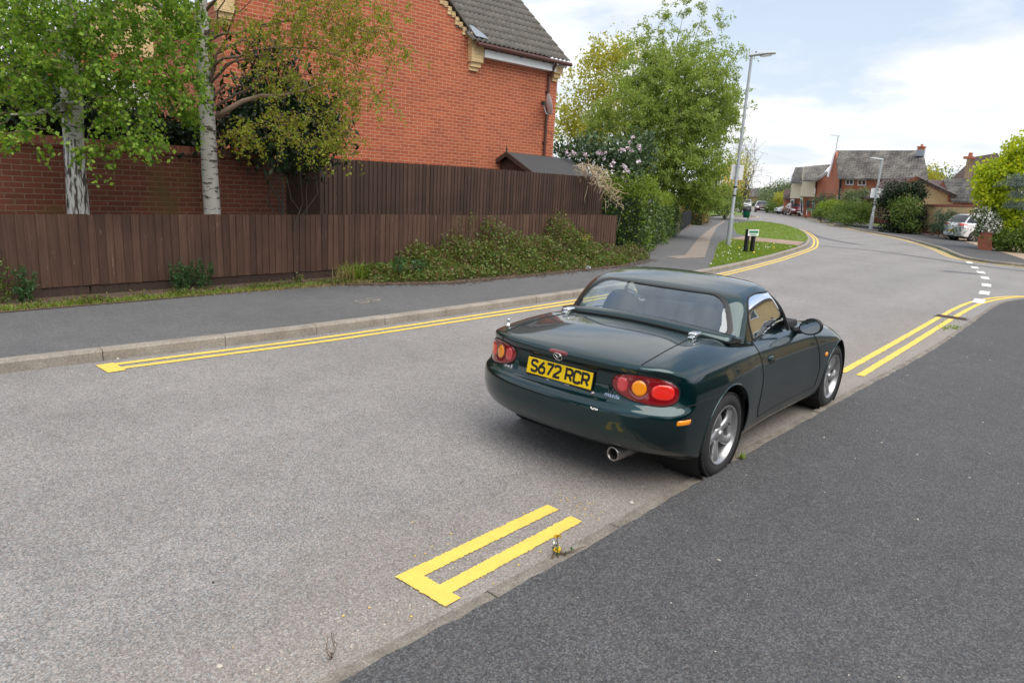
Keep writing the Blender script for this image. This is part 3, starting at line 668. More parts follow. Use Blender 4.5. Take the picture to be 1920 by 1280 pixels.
# ------------------------------------------------------------------ garden shed
sh = thing('garden_shed', 'dark brown wooden shed with black felt roof behind the tall fence', 'shed', (0, 0, 0))
x0, x1, y0, y1, ez, rz = 13.55, 16.0, 11.38, 13.05, 2.16, 2.60; ym = (y0+y1)/2
b = MB(); b.add([(x0, y0, 0.1), (x1, y0, 0.1), (x1, y1, 0.1), (x0, y1, 0.1), (x0, y0, ez), (x1, y0, ez), (x1, y1, ez), (x0, y1, ez), (x0, ym, rz-0.05), (x1, ym, rz-0.05)],
               [(0, 1, 5, 4), (1, 2, 6, 9, 5), (2, 3, 7, 6), (3, 0, 4, 8, 7)]); b.build('wall', 'tall_fence_wood', sh)
b = MB()
for s_, ye in ((1, y0-0.13), (-1, y1+0.13)):
    b.prism([(x0-0.12, ym, rz+0.02), (x1+0.12, ym, rz+0.02), (x1+0.12, ye, ez-0.04), (x0-0.12, ye, ez-0.04)], (0, 0, 0.03))
b.build('roof', 'felt', sh)
b = MB()
for ye in (y0-0.15, y1+0.15):
    b.prism([(x0-0.155, ym, rz+0.06), (x0-0.155, ye, ez-0.02), (x0-0.155, ye, ez-0.13), (x0-0.155, ym, rz-0.06)], (0.03, 0, 0))
b.build('barge_board', 'board_wood', sh)
b = MB(); b.tube([(x0-0.14, ym, rz), (x0-0.14, ym, rz+0.12), (x0-0.14, ym, rz+0.22)], [0.028, 0.024, 0.004], 6); b.build('finial', 'board_wood', sh)

# ------------------------------------------------------------------ houses seen between the birch leaves and behind the viewer
b = MB()
nh = thing('brick_house', 'red brick house with white lattice glimpsed between the two birch trunks', 'house', (0.0, 0, 0))
p = far(250, 150, 26); d8 = (0.9903, -0.139)
b.obox((p.x+1.2, p.y+3, 2.6), (3.1*d8[0], 3.1*d8[1], 0), (0.4, 2.8, 0), (0, 0, 2.6)); b.build('wall', 'house_brick', nh)
b = MB(); c0 = Vector((p.x+1.2, p.y+3, 5.2)); ax = Vector((3.1*d8[0], 3.1*d8[1], 0)); ay = Vector((0.4, 2.8, 0))
b.add([c0-ax-ay, c0+ax-ay, c0-ay+Vector((0, 0, 2.3))], [(0, 1, 2)]); b.build('gable', 'buff_brick', nh)
b = MB(); b.add([c0-ax*1.1-ay*1.05-Vector((0, 0, 0.2)), c0-ay*1.05+Vector((0, 0, 2.35)), c0+ax*1.1-ay*1.05-Vector((0, 0, 0.2)), c0-ax*1.1+ay-Vector((0, 0, 0.2)), c0+ay+Vector((0, 0, 2.35)), c0+ax*1.1+ay-Vector((0, 0, 0.2))], [(0, 1, 4, 3), (1, 2, 5, 4)]); b.build('roof', 'roof_tile', nh)
b = MB()
q0 = far(215, 160, 22); q1 = far(330, 230, 21.5)
for k in range(6):
    a = q0.lerp(q1, k/5); b.box(a.x-0.28, a.x+0.28, a.y, a.y+0.05, max(2.0, a.z-0.5), a.z+0.28)
b.build('lattice', 'white_plastic', nh)
# ================================================================== the green roadster
def pchip(xs, ys):
    xs = np.array(xs, float); ys = np.array(ys, float); h = np.diff(xs); d = np.diff(ys)/h; m_ = np.zeros_like(xs)
    for i in range(1, len(xs)-1):
        if d[i-1]*d[i] > 0:
            w1 = 2*h[i]+h[i-1]; w2 = h[i]+2*h[i-1]; m_[i] = (w1+w2)/(w1/d[i-1]+w2/d[i])
    m_[0] = d[0]; m_[-1] = d[-1]
    def f(x):
        x = np.clip(x, xs[0], xs[-1]); i = np.clip(np.searchsorted(xs, x)-1, 0, len(h)-1); t = (x-xs[i])/h[i]
        return ys[i]*(1+2*t)*(1-t)**2+h[i]*m_[i]*t*(1-t)**2+ys[i+1]*t*t*(3-2*t)+h[i]*m_[i+1]*t*t*(t-1)
    return f
def smax(a, b, k):
    hh = np.maximum(k-np.abs(a-b), 0)/k
    return np.maximum(a, b)+hh*hh*k*0.25
def sstep(a, b, x):
    t = np.clip((x-a)/(b-a), 0, 1); return t*t*(3-2*t)
Zt = pchip([-0.90, -0.80, -0.72, -0.5, -0.25, 0.0, 0.4, 1.0, 1.5, 1.65, 1.9, 2.2, 2.5, 2.8, 3.0, 3.12], [0.778, 0.814, 0.839, 0.876, 0.900, 0.910, 0.900, 0.878, 0.865, 0.855, 0.82, 0.775, 0.715, 0.63, 0.56, 0.50])
Ww = pchip([-0.90, -0.75, -0.55, -0.3, 0.0, 0.3, 0.6, 1.0, 1.5, 1.9, 2.265, 2.5, 2.75, 2.95, 3.12], [0.735, 0.785, 0.815, 0.834, 0.842, 0.832, 0.812, 0.803, 0.808, 0.826, 0.838, 0.825, 0.775, 0.68, 0.55])
Sz = pchip([0.10, 0.2, 0.3, 0.42, 0.55, 0.64, 0.72, 0.80, 0.86, 0.95], [-0.065, -0.035, -0.014, -0.002, 0.0, -0.010, -0.033, -0.072, -0.115, -0.20])
Xr = pchip([0.12, 0.20, 0.235, 0.27, 0.32, 0.38, 0.45, 0.515, 0.550, 0.575, 0.60, 0.66, 0.735, 0.775, 0.805, 0.835, 0.9],
           [-0.52, -0.60, -0.66, -0.74, -0.81, -0.848, -0.864, -0.862, -0.848, -0.812, -0.795, -0.778, -0.772, -0.792, -0.806, -0.79, -0.65])
Xf = pchip([0.1, 0.2, 0.32, 0.45, 0.55, 0.65, 0.75], [2.80, 2.98, 3.07, 3.09, 3.06, 2.95, 2.75])
Zb = pchip([-0.9, -0.55, -0.35, 0.4, 1.8, 2.6, 3.1], [0.235, 0.215, 0.18, 0.165, 0.165, 0.17, 0.19])
def Fbody(P):
    x, y, z = P[..., 0], P[..., 1], P[..., 2]; ay = np.sqrt(y*y+1e-6)
    side = ay-(Ww(x)+Sz(z))
    crest = 0.030*np.exp(-((ay-0.63)/0.13)**2)*np.exp(-((x-2.15)/0.42)**2)+0.012*np.exp(-((ay-0.66)/0.12)**2)*np.exp(-((x+0.1)/0.5)**2)
    top = z-(Zt(x)+crest-0.095*ay**2)
    plan = 0.10*(ay/0.75)**2+0.10*(ay/0.75)**5
    rec = 0.014*sstep(0.395, 0.365, ay)*sstep(0.568, 0.585, z)*sstep(0.750, 0.735, z)
    rear = Xr(z)+plan+rec-x
    front = x-(Xf(z)-0.50*(ay/0.8)**2.6)
    f = smax(side, top, 0.10)
    f = smax(f, rear, 0.055)
    f = smax(f, front, 0.22)
    return smax(f, Zb(x)-z, 0.06)
Xw = lambda z: 1.60-(z-0.86)*1.42
ZR = pchip([-0.1, 0.1, 0.25, 0.42, 0.6, 0.83, 1.0, 1.14, 1.3], [0.95, 1.04, 1.105, 1.160, 1.196, 1.222, 1.212, 1.184, 1.12])
def Fhard(P):
    x, y, z = P[..., 0], P[..., 1], P[..., 2]; ay = np.sqrt(y*y+1e-6)
    side = ay-(0.745-(z-0.83)*0.27-0.12*(np.clip(z-0.83, 0, 1))**2-0.02*sstep(0.5, 0.0, x))
    top = z-(ZR(x)-0.075*ay**2-0.09*ay**4)
    rear = (0.150+(z-0.875)*0.80+0.11*(ay/0.70)**2.6)-x
    front = x-(Xw(z)-0.28*(ay/0.66)**2.2)
    f = smax(side, top, 0.085); f = smax(f, rear, 0.075); f = smax(f, front, 0.06)
    return smax(f, 0.80-z, 0.02)
def solve(Ff, O, D, t1, n=60):
    """march from O along D to the first point inside, then bisect (arrays)"""
    O = np.asarray(O, float); D = np.asarray(D, float); lo = np.zeros(O.shape[:-1]); hi = np.full(O.shape[:-1], t1); found = np.zeros(lo.shape, bool)
    for k in range(1, n+1):
        t = t1*k/n; ins = Ff(O+D*t) < 0
        new = ins & ~found; hi[new] = t; lo[new] = t1*(k-1)/n; found |= ins
    for _ in range(22):
        mid = (lo+hi)/2; ins = Ff(O+D*mid[..., None]) < 0
        hi = np.where(ins, mid, hi); lo = np.where(ins, lo, mid)
    return O+D*hi[..., None]
def shell(Ff, outer, core, steps, faces='xXyYZ'):
    """project a gridded box onto the surface from a core box"""
    (X0, X1), (Y0, Y1), (Z0, Z1) = outer; lo = np.array([core[0][0], core[1][0], core[2][0]]); hi = np.array([core[0][1], core[1][1], core[2][1]])
    gx = np.linspace(X0, X1, steps[0]+1); gy = np.linspace(Y0, Y1, steps[1]+1); gz = np.linspace(Z0, Z1, steps[2]+1)
    Vs = []; Fs = []; n = 0
    def add(A, B, P):
        nonlocal n
        a, b = len(A), len(B); idx = np.arange(a*b).reshape(a, b)+n; Vs.append(P.reshape(-1, 3)); n += a*b
        return np.stack([idx[:-1, :-1], idx[1:, :-1], idx[1:, 1:], idx[:-1, 1:]], -1).reshape(-1, 4)
    def G(A, B): return np.meshgrid(A, B, indexing='ij')
    if 'x' in faces: a, b = G(gy, gz); Fs.append(add(gy, gz, np.stack([np.full_like(a, X0), a, b], -1))[:, ::-1])
    if 'X' in faces: a, b = G(gy, gz); Fs.append(add(gy, gz, np.stack([np.full_like(a, X1), a, b], -1)))
    if 'y' in faces: a, b = G(gx, gz); Fs.append(add(gx, gz, np.stack([a, np.full_like(a, Y0), b], -1)))
    if 'Y' in faces: a, b = G(gx, gz); Fs.append(add(gx, gz, np.stack([a, np.full_like(a, Y1), b], -1))[:, ::-1])
    if 'Z' in faces: a, b = G(gx, gy); Fs.append(add(gx, gy, np.stack([a, b, np.full_like(a, Z1)], -1)))
    V = np.concatenate(Vs); F = np.concatenate(Fs)
    Q = np.clip(V, lo, hi); D = V-Q; L = np.linalg.norm(D, axis=1); D /= L[:, None]
    a = np.zeros(len(V)); b = L.copy()
    for _ in range(24):
        mid = (a+b)/2; ins = Ff(Q+D*mid[:, None]) < 0; a = np.where(ins, mid, a); b = np.where(ins, b, mid)
    V = Q+D*a[:, None]
    key = np.round(V*2e4).astype(np.int64); u, first, inv = np.unique(key, axis=0, return_index=True, return_inverse=True)
    return V[first], inv.reshape(-1)[F]
def facedata(V, F):
    c = V[F].mean(1); n = np.cross(V[F[:, 2]]-V[F[:, 0]], V[F[:, 3]]-V[F[:, 1]]); n /= np.maximum(np.linalg.norm(n, axis=1), 1e-12)[:, None]
    return c, n
def sub(name, V, F, mask, mat, parent, smooth=True):
    F = F[mask]; F = F[(F[:, 0] != F[:, 1]) & (F[:, 1] != F[:, 2]) & (F[:, 2] != F[:, 3]) & (F[:, 3] != F[:, 0])]
    u, inv = np.unique(F, return_inverse=True)
    return npmesh(name, V[u], inv.reshape(F.shape), mat, parent, smooth)
def inpoly(px, py, poly):
    r = np.zeros(px.shape, bool); n = len(poly)
    for i in range(n):
        x0, y0 = poly[i]; x1, y1 = poly[(i+1) % n]
        c = ((y0 > py) != (y1 > py)) & (px < (x1-x0)*(py-y0)/(y1-y0+1e-12)+x0); r ^= c
    return r
def roundpoly(poly, r, n=5):
    out = []; m_ = len(poly)
    for i in range(m_):
        a, b, c = Vector(poly[i-1]), Vector(poly[i]), Vector(poly[(i+1) % m_])
        rr = r[i] if isinstance(r, (list, tuple)) else r
        p = b+(a-b).normalized()*min(rr, (a-b).length*0.45); q = b+(c-b).normalized()*min(rr, (c-b).length*0.45)
        for k in range(n+1):
            t = k/n; out.append(p.lerp(b, t).lerp(b.lerp(q, t), t))
    res = [out[0]]
    for p in out[1:]:                            # even spacing
        d = (p-res[-1]).length
        if d > 0.04:
            k = int(d/0.03)+1; s0 = res[-1].copy()
            for j in range(1, k): res.append(s0.lerp(p, j/k))
        if d > 1e-5: res.append(p)
    return res
def patch(name, Ff, outline, frame, mat, parent, off=0.002, dome=0.0, rings=10, inner=None, t1=1.6):
    """outline: 2-D loop in (u, v); frame: origin, u, v, d -> a smooth patch lying on the surface; inner = 0..1 leaves a hole"""
    O, U, Vv, D = [np.array(q, float) for q in frame]; pts = np.array([[p[0], p[1]] for p in outline]); cen = pts.mean(0)
    rr = np.linspace(0.0 if inner is None else inner, 1.0, rings+1)
    P2 = np.stack([cen+(pts-cen)*r_ for r_ in rr]); n = len(pts)
    S = solve(Ff, O+P2[..., :1]*U+P2[..., 1:]*Vv, np.broadcast_to(D, P2.shape[:-1]+(3,)), t1)
    g = 1e-3; N = np.stack([Ff(S+np.eye(3)[k]*g)-Ff(S-np.eye(3)[k]*g) for k in range(3)], -1); N /= np.linalg.norm(N, axis=-1)[..., None]
    lift = off+dome*(1-rr[:, None]**3)*np.ones((1, n))
    if dome: lift[-1] = off*0.2
    S = S+N*lift[..., None]
    idx = np.arange((rings+1)*n).reshape(rings+1, n); j = np.roll(idx, -1, 1)
    F = np.stack([idx[:-1], j[:-1], j[1:], idx[1:]], -1).reshape(-1, 4)
    V = S.reshape(-1, 3); F = F if np.dot(np.cross(U, Vv), D) < 0 else F[:, ::-1]
    return npmesh(name, V, F[:, ::-1], mat, parent, True), S[-1]
def ell(cu, cv, a, b, n=40, p=2.0):
    return [(cu+a*math.copysign(abs(math.cos(t))**(2/p), math.cos(t)), cv+b*math.copysign(abs(math.sin(t))**(2/p), math.sin(t))) for t in [2*math.pi*k/n for k in range(n)]]
def seam(Ff, pts, frame, rad, off=-0.001, b=None, t1=1.6):
    O, U, Vv, D = [np.array(q, float) for q in frame]; p = np.array(pts, float)
    S = solve(Ff, O+p[:, :1]*U+p[:, 1:]*Vv, np.broadcast_to(D, (len(p), 3)), t1)
    (b or MB()).tube([tuple(s) for s in S], rad, 5); return S

CARLOC = (4.1439, 2.5243, 0)
car = thing('sports_car', 'dark green two seat sports car with hardtop parked by the near kerb', 'car', CARLOC)
BV, BF = shell(Fbody, ((-1.0, 3.25), (-1.0, 1.0), (0.02, 1.22)), ((-0.30, 2.35), (-0.40, 0.40), (0.40, 0.62)), (330, 190, 120))
ARCH = [(0.0, 0.300, 0.335), (2.265, 0.300, 0.335)]
for ax, az, ar in ARCH:                          # settle nearby side vertices on the arch circle
    d = np.hypot(BV[:, 0]-ax, BV[:, 2]-az); mside = (np.abs(BV[:, 1]) > 0.62) & (np.abs(d-ar) < 0.0075)
    k = ar/d[mside]; BV[mside, 0] = ax+(BV[mside, 0]-ax)*k; BV[mside, 2] = az+(BV[mside, 2]-az)*k
bc, bn = facedata(BV, BF)
hole = np.zeros(len(BF), bool)
for ax, az, ar in ARCH:
    hole |= (np.hypot(bc[:, 0]-ax, bc[:, 2]-az) < ar-0.001) & (np.abs(bc[:, 1]) > 0.55)
hole |= (bn[:, 2] > 0.6) & (bc[:, 0] > 0.25) & (bc[:, 0] < 1.50-0.2*(np.abs(bc[:, 1])/0.6)**2) & (np.abs(bc[:, 1]) < 0.64) & (bc[:, 2] > 0.7)
ay = np.abs(bc[:, 1])
lidw = np.interp(bc[:, 0], [-0.86, -0.78, -0.55, -0.25, 0.1], [0.535, 0.540, 0.548, 0.535, 0.50])
lid = (ay < lidw) & (bc[:, 0] < 0.06) & ((bc[:, 2] > 0.745))
bumper = (bc[:, 0] < -0.20) & (bc[:, 2] < np.interp(bc[:, 0], [-0.9, -0.6, -0.45, -0.25], [0.567, 0.585, 0.606, 0.612])) & ~lid
door_poly = [(0.515, 0.90), (0.545, 0.72), (0.565, 0.52), (0.552, 0.36), (0.60, 0.275), (1.78, 0.285), (1.80, 0.45), (1.735, 0.60), (1.665, 0.80), (1.63, 0.90)]
door = inpoly(bc[:, 0], bc[:, 2], door_poly) & (ay > 0.66)
bonnet = (bn[:, 2] > 0.3) & (ay < 0.585) & (bc[:, 0] > 1.55) & (bc[:, 0] < 2.88)
fbump = (bc[:, 0] > 2.62) & (bc[:, 2] < 0.56) & ~bonnet
body = ~(hole | lid | bumper | door | bonnet | fbump)
PM = 'green_paint'
sub('body', BV, BF, body, PM, car); sub('boot_lid', BV, BF, lid & ~hole, PM, car); sub('rear_bumper', BV, BF, bumper & ~hole, PM, car)
dR = sub('door', BV, BF, door & (bc[:, 1] < 0) & ~hole, PM, car); dL = sub('door', BV, BF, door & (bc[:, 1] > 0) & ~hole, PM, car)
sub('bonnet', BV, BF, bonnet & ~hole, PM, car); sub('front_bumper', BV, BF, fbump & ~hole, PM, car)
# frames for projecting details: from the right, the left, above, behind
FR = ((0, -1.4, 0), (1, 0, 0), (0, 0, 1), (0, 1, 0)); FL = ((0, 1.4, 0), (1, 0, 0), (0, 0, 1), (0, -1, 0))
FT = ((0, 0, 1.5), (1, 0, 0), (0, 1, 0), (0, 0, -1)); FB = ((-1.5, 0, 0), (0, 1, 0), (0, 0, 1), (1, 0, 0))
def d2(P, step=0.02): return [(p.x, p.y) for p in dense([Vector(q) for q in P], step)]
b = MB()
for fr in (FR, FL):
    seam(Fbody, d2(door_poly[:5]), fr, 0.0038, b=b); seam(Fbody, d2([(0.60, 0.275), (1.78, 0.285), (1.80, 0.45), (1.735, 0.60), (1.665, 0.80), (1.63, 0.86)]), fr, 0.0038, b=b)
    seam(Fbody, d2([(-0.60, 0.585), (-0.45, 0.606), (-0.14, 0.614)]), fr, 0.0028, b=b)
for s_ in (1, -1):
    seam(Fbody, d2([(0.06, s_*0.50), (-0.25, s_*0.535), (-0.55, s_*0.548), (-0.69, s_*0.546)]), FT, 0.0042, b=b)
    seam(Fbody, d2([(s_*0.545, 0.80), (s_*0.535, 0.765), (s_*0.50, 0.747), (s_*0.40, 0.745)], 0.01), FB, 0.0042, b=b)
    seam(Fbody, d2([(1.62, s_*0.60), (2.2, s_*0.59), (2.8, s_*0.52)]), FT, 0.0028, b=b)
seam(Fbody, d2([(-0.40, 0.745), (0.40, 0.745)], 0.01), FB, 0.0055, b=b)
b.build('panel_gap', 'matt_black', car)
# ---- wheel-arch liners, underbody, sills
for ax, az, ar in ARCH:
    for s_ in (1, -1):
        b = MB(); M = Matrix.Translation((ax, s_*0.50, az)) @ Matrix.Rotation(-s_*math.pi/2, 4, 'X')
        b.lathe([(0.0, 0.0), (ar+0.004, 0.0), (ar+0.004, 0.30)], 48, M)
        b.build('arch_liner', 'matt_black', car)
b = MB(); b.box(-0.42, 2.75, -0.45, 0.45, 0.19, 0.30); b.box(0.36, 1.92, -0.74, 0.74, 0.165, 0.21); b.build('underbody', 'matt_black', car)
for ax, az, ar in ARCH:                            # rolled arch lips
    for fr, s_ in ((FR, -1), (FL, 1)):
        pts = [(ax+ar*math.cos(t), az+ar*math.sin(t)) for t in np.linspace(R(-14), R(194), 60)]
        b = MB(); seam(Fbody, [p for p in pts if p[1] > 0.22], fr, 0.006, off=0, b=b); b.build('arch_lip', PM, car, smooth=True)
# ---- hardtop, glass
HV, HF = shell(Fhard, ((-0.15, 1.85), (-0.95, 0.95), (0.815, 1.42)), ((0.55, 0.95), (-0.40, 0.40), (0.90, 0.98)), (230, 210, 70))
hc, hn = facedata(HV, HF)
rw = roundpoly([(-0.685, 0.888), (0.685, 0.888), (0.545, 1.142), (-0.545, 1.142)], [0.07, 0.07, 0.13, 0.13])
ws = roundpoly([(-0.70, 0.875), (0.70, 0.875), (0.52, 1.175), (-0.52, 1.175)], 0.05)
sw = roundpoly([(0.455, 0.842), (0.415, 1.00), (0.50, 1.125), (0.70, 1.155), (1.00, 1.145), (1.09, 1.10), (1.44, 0.842)], [0.03, 0.10, 0.10, 0.05, 0.06, 0.03, 0.02])
def insc(poly, s): 
    a = np.array([[p[0], p[1]] for p in poly]); c = a.mean(0); return [tuple(q) for q in c+(a-c)*s]
isrear = (hn[:, 0] < -0.25) & inpoly(hc[:, 1], hc[:, 2], insc(rw, 0.97)) & (hc[:, 0] < 0.6)
isws = (hn[:, 0] > 0.25) & inpoly(hc[:, 1], hc[:, 2], insc(ws, 0.97)) & (hc[:, 0] > 0.9)
isside = (np.abs(hn[:, 1]) > 0.5) & inpoly(hc[:, 0], hc[:, 2], insc(sw, 0.985))
keep = ~(isrear | isws | isside)
pillar = keep & (((hc[:, 0] > 1.04-(hc[:, 2]-1.1)*0.5) & (hc[:, 2] < 1.17)) | (hc[:, 0] > 1.13)) & (hc[:, 0] > 0.95)
hard = sub('hardtop', HV, HF, keep & ~pillar & (hc[:, 0] < 1.2), PM, car)
sub('windscreen_frame', HV, HF, pillar | (keep & (hc[:, 0] >= 1.2)), 'black_plastic', car)
rg, edge = patch('rear_window', Fhard, rw, FB, 'rear_screen', car, off=-0.004, rings=14, t1=2.6)
patch('window_seal', Fhard, rw, FB, 'black_plastic', rg, off=0.003, rings=4, inner=0.945, t1=2.6)
patch('windscreen', Fhard, ws, ((3.0, 0, 0), (0, 1, 0), (0, 0, 1), (-1, 0, 0)), 'clear_glass', car, off=-0.003, rings=10, t1=2.4)
for fr in (FR, FL):
    g, e = patch('side_window', Fhard, sw, fr, 'clear_glass', car, off=-0.006, rings=10)
    patch('window_seal', Fhard, sw, fr, 'black_plastic', g, off=0.002, rings=3, inner=0.955)
    b = MB(); seam(Fhard, d2([(1.13, 0.845), (1.075, 0.98), (1.02, 1.135)]), fr, 0.013, b=b); b.build('quarterlight_bar', 'black_plastic', g)
b = MB(); seam(Fhard, [(p[0]*1.03, 0.895+(p[1]-0.895)*1.0) for p in [(y_, 0.888) for y_ in np.linspace(-0.60, 0.60, 40)]], FB, 0.006, b=b, t1=2.6)
sk = []                                            # moulding along the hardtop's rear edge
for y_ in np.linspace(-0.70, 0.70, 50):
    a_ = abs(y_); x_ = 0.060+0.10*(a_/0.70)**3.0; z_ = float(Zt(np.array(x_))-0.095*a_*a_)
    sk.append((x_, y_, z_))
side_ = [(x_, y_, float(Zt(np.array(x_))-0.095*y_*y_)) for x_, y_ in ((0.52, 0.728), (0.44, 0.724), (0.35, 0.720), (0.26, 0.714), (0.20, 0.708))]
sk = [(x_, -y_, z_) for x_, y_, z_ in side_]+sk+side_[::-1]
V = []; 
for x_, y_, z_ in sk: V += [(x_-0.010, y_*1.0, z_+0.012), (x_+0.0, y_, z_+0.036), (x_+0.14*max(0.0, min(1.0, (0.26-x_)/0.1)), y_*(0.985 if x_ < 0.19 else 0.955), z_+0.036)]
F = []
for i in range(len(sk)-1):
    for r_ in range(2): F.append((3*i+r_, 3*i+3+r_, 3*i+4+r_, 3*i+1+r_))
mesh('skirt', V, F, PM, hard, True)
b.V = []; b.F = []; b.tube([(x_-0.004, y_, z_+0.006) for x_, y_, z_ in sk], 0.010, 6); b.build('seal', 'matt_black', hard)
for fr, s_ in ((FR, -1), (FL, 1)):
    pts = [(0.17, s_*0.70), (0.30, s_*0.715), (0.42, s_*0.722), (0.50, s_*0.725)]
    b = MB(); seam(Fbody, d2(pts), FT, 0.010, b=b); b.build('seal', 'matt_black', hard)
b = MB(); seam(Fhard, d2([(0.93, -0.56), (0.94, 0.56)]), ((0, 0, 1.6), (1, 0, 0), (0, 1, 0), (0, 0, -1)), 0.003, b=b); b.build('seal', 'matt_black', hard)
for s_ in (1, -1):                                 # chrome latches
    t = MB(); zc = float(Zt(np.array(0.0)))-0.095*0.50**2
    t.obox((0.000, s_*0.525, zc+0.030), (0.045, 0, 0.004), (0, 0.030, 0), (-0.002, 0, 0.014)); o = t.build('latch', 'chrome', car); bevel(o, 0.010, 3); autosmooth(o, 50)
    t = MB(); t.obox((-0.035, s_*0.525, zc+0.006), (0.028, 0, 0), (0, 0.020, 0), (0, 0, 0.010)); o2 = t.build('latch_foot', 'chrome', o); bevel(o2, 0.005, 2)
# ---- interior
b = MB(); b.box(0.30, 1.62, -0.64, 0.64, 0.30, 0.34); b.box(0.26, 0.32, -0.66, 0.66, 0.30, 0.86); b.box(0.3, 1.5, -0.12, 0.12, 0.34, 0.58); b.box(0.10, 0.32, -0.6, 0.6, 0.80, 0.862); b.build('cockpit_tub', 'seat_fabric', car)
b = MB(); b.prism([(1.30, -0.66, 0.55), (1.28, -0.66, 0.82), (1.36, -0.66, 0.875), (1.58, -0.66, 0.865), (1.60, -0.66, 0.55)], (0, 1.32, 0)); o = b.build('dashboard', 'seat_fabric', car); bevel(o, 0.02, 2)
for s_ in (1, -1):
    bm = bmesh.new(); bmesh.ops.create_cube(bm, size=1.0); bmesh.ops.subdivide_edges(bm, edges=bm.edges[:], cuts=5, use_grid_fill=True)
    for v in bm.verts:
        x, y, z = v.co; r4 = (abs(2*x)**4+abs(2*y)**4+abs(2*z)**4)**0.25; v.co *= 1/max(r4, 1e-6); x, y, z = v.co*0.98
        w_ = 0.235 if z < 0.14 else 0.235-0.35*(z-0.14)
        v.co = (0.62-0.26*(z+0.5)*1.0+x*0.13+0.10, s_*0.36+y*2*w_, 0.40+(z+0.5)*0.66)
    for f in bm.faces: f.smooth = True
    me = bpy.data.meshes.new('seat'); bm.to_mesh(me); bm.free(); link('seat', me, 'seat_fabric', car)
b = MB(); M = Matrix.Translation((1.12, -0.36, 0.80)) @ Matrix.Rotation(R(-64), 4, 'Y')
ringp = [M @ Vector((0.175*math.cos(t), 0.175*math.sin(t), 0)) for t in np.linspace(0, 2*math.pi, 33)]
b.tube(ringp, 0.015, 6, False)
for t in (0.5, 2.6, 4.7): b.tube([M @ Vector((0, 0, -0.02)), M @ Vector((0.17*math.cos(t), 0.17*math.sin(t), 0))], 0.018, 5)
b.tube([M @ Vector((0, 0, 0)), M @ Vector((0, 0, -0.3))], 0.03, 6); b.build('steering_wheel', 'black_plastic', car, True)
b = MB(); b.obox((1.16, 0, 1.13), (0.012, 0, 0.01), (0, 0.11, 0), (0, 0, 0.03)); o = b.build('rear_view_mirror', 'black_plastic', car); bevel(o, 0.008, 2)
# ---- tail lamps: a lens on the corner with an amber disc and red reflectors
for s_ in (-1, 1):
    a_ = R(33); D = np.array([math.cos(a_), -s_*math.sin(a_), 0.0]); U = np.array([-math.sin(a_)*1.0, -s_*math.cos(a_)*1.0, 0.0])*(-1)
    # u grows outwards round the corner
    U = np.array([math.sin(a_), s_*math.cos(a_), 0.0]); c0 = np.array([-0.655, s_*0.566, 0.675]); fr = (c0-D*1.0, U, (0, 0, 1), D)
    out = [(u, v*(1.0-0.09*max(0, -u/0.16))) for u, v in ell(0, 0, 0.198, 0.085, 56, 2.7)]
    out = [(u, v+0.012*(-u/0.16)) for u, v in out]
    lamp, e = patch('tail_lamp', Fbody, out, fr, 'red_lens', car, off=0.005, dome=0.010, rings=12)
    b = MB(); b.tube([tuple(q) for q in e]+[tuple(e[0])], 0.0045, 5, False); b.build('lamp_seal', 'matt_black', lamp)
    patch('amber_lens', Fbody, ell(-0.036, 0.004, 0.050, 0.054, 32), fr, 'amber_lens', lamp, off=0.0175, dome=0.003, rings=5)
    patch('amber_ring', Fbody, ell(-0.036, 0.004, 0.062, 0.067, 32), fr, 'dark_red_lens', lamp, off=0.0160, rings=3, inner=0.78)
    patch('stop_lens', Fbody, [(u, v) for u, v in ell(0.098, -0.006, 0.076, 0.053, 36, 2.6)], fr, 'bright_red_lens', lamp, off=0.0145, dome=0.002, rings=5)
    patch('reverse_lens', Fbody, ell(-0.134, 0.010, 0.036, 0.050, 30, 2.4), fr, 'pink_lens', lamp, off=0.0135, dome=0.002, rings=5)
patch('brake_light', Fbody, ell(0, 0.800, 0.073, 0.0125, 40, 4), FB, 'dark_red_lens', car, off=0.002, dome=0.003, rings=5)
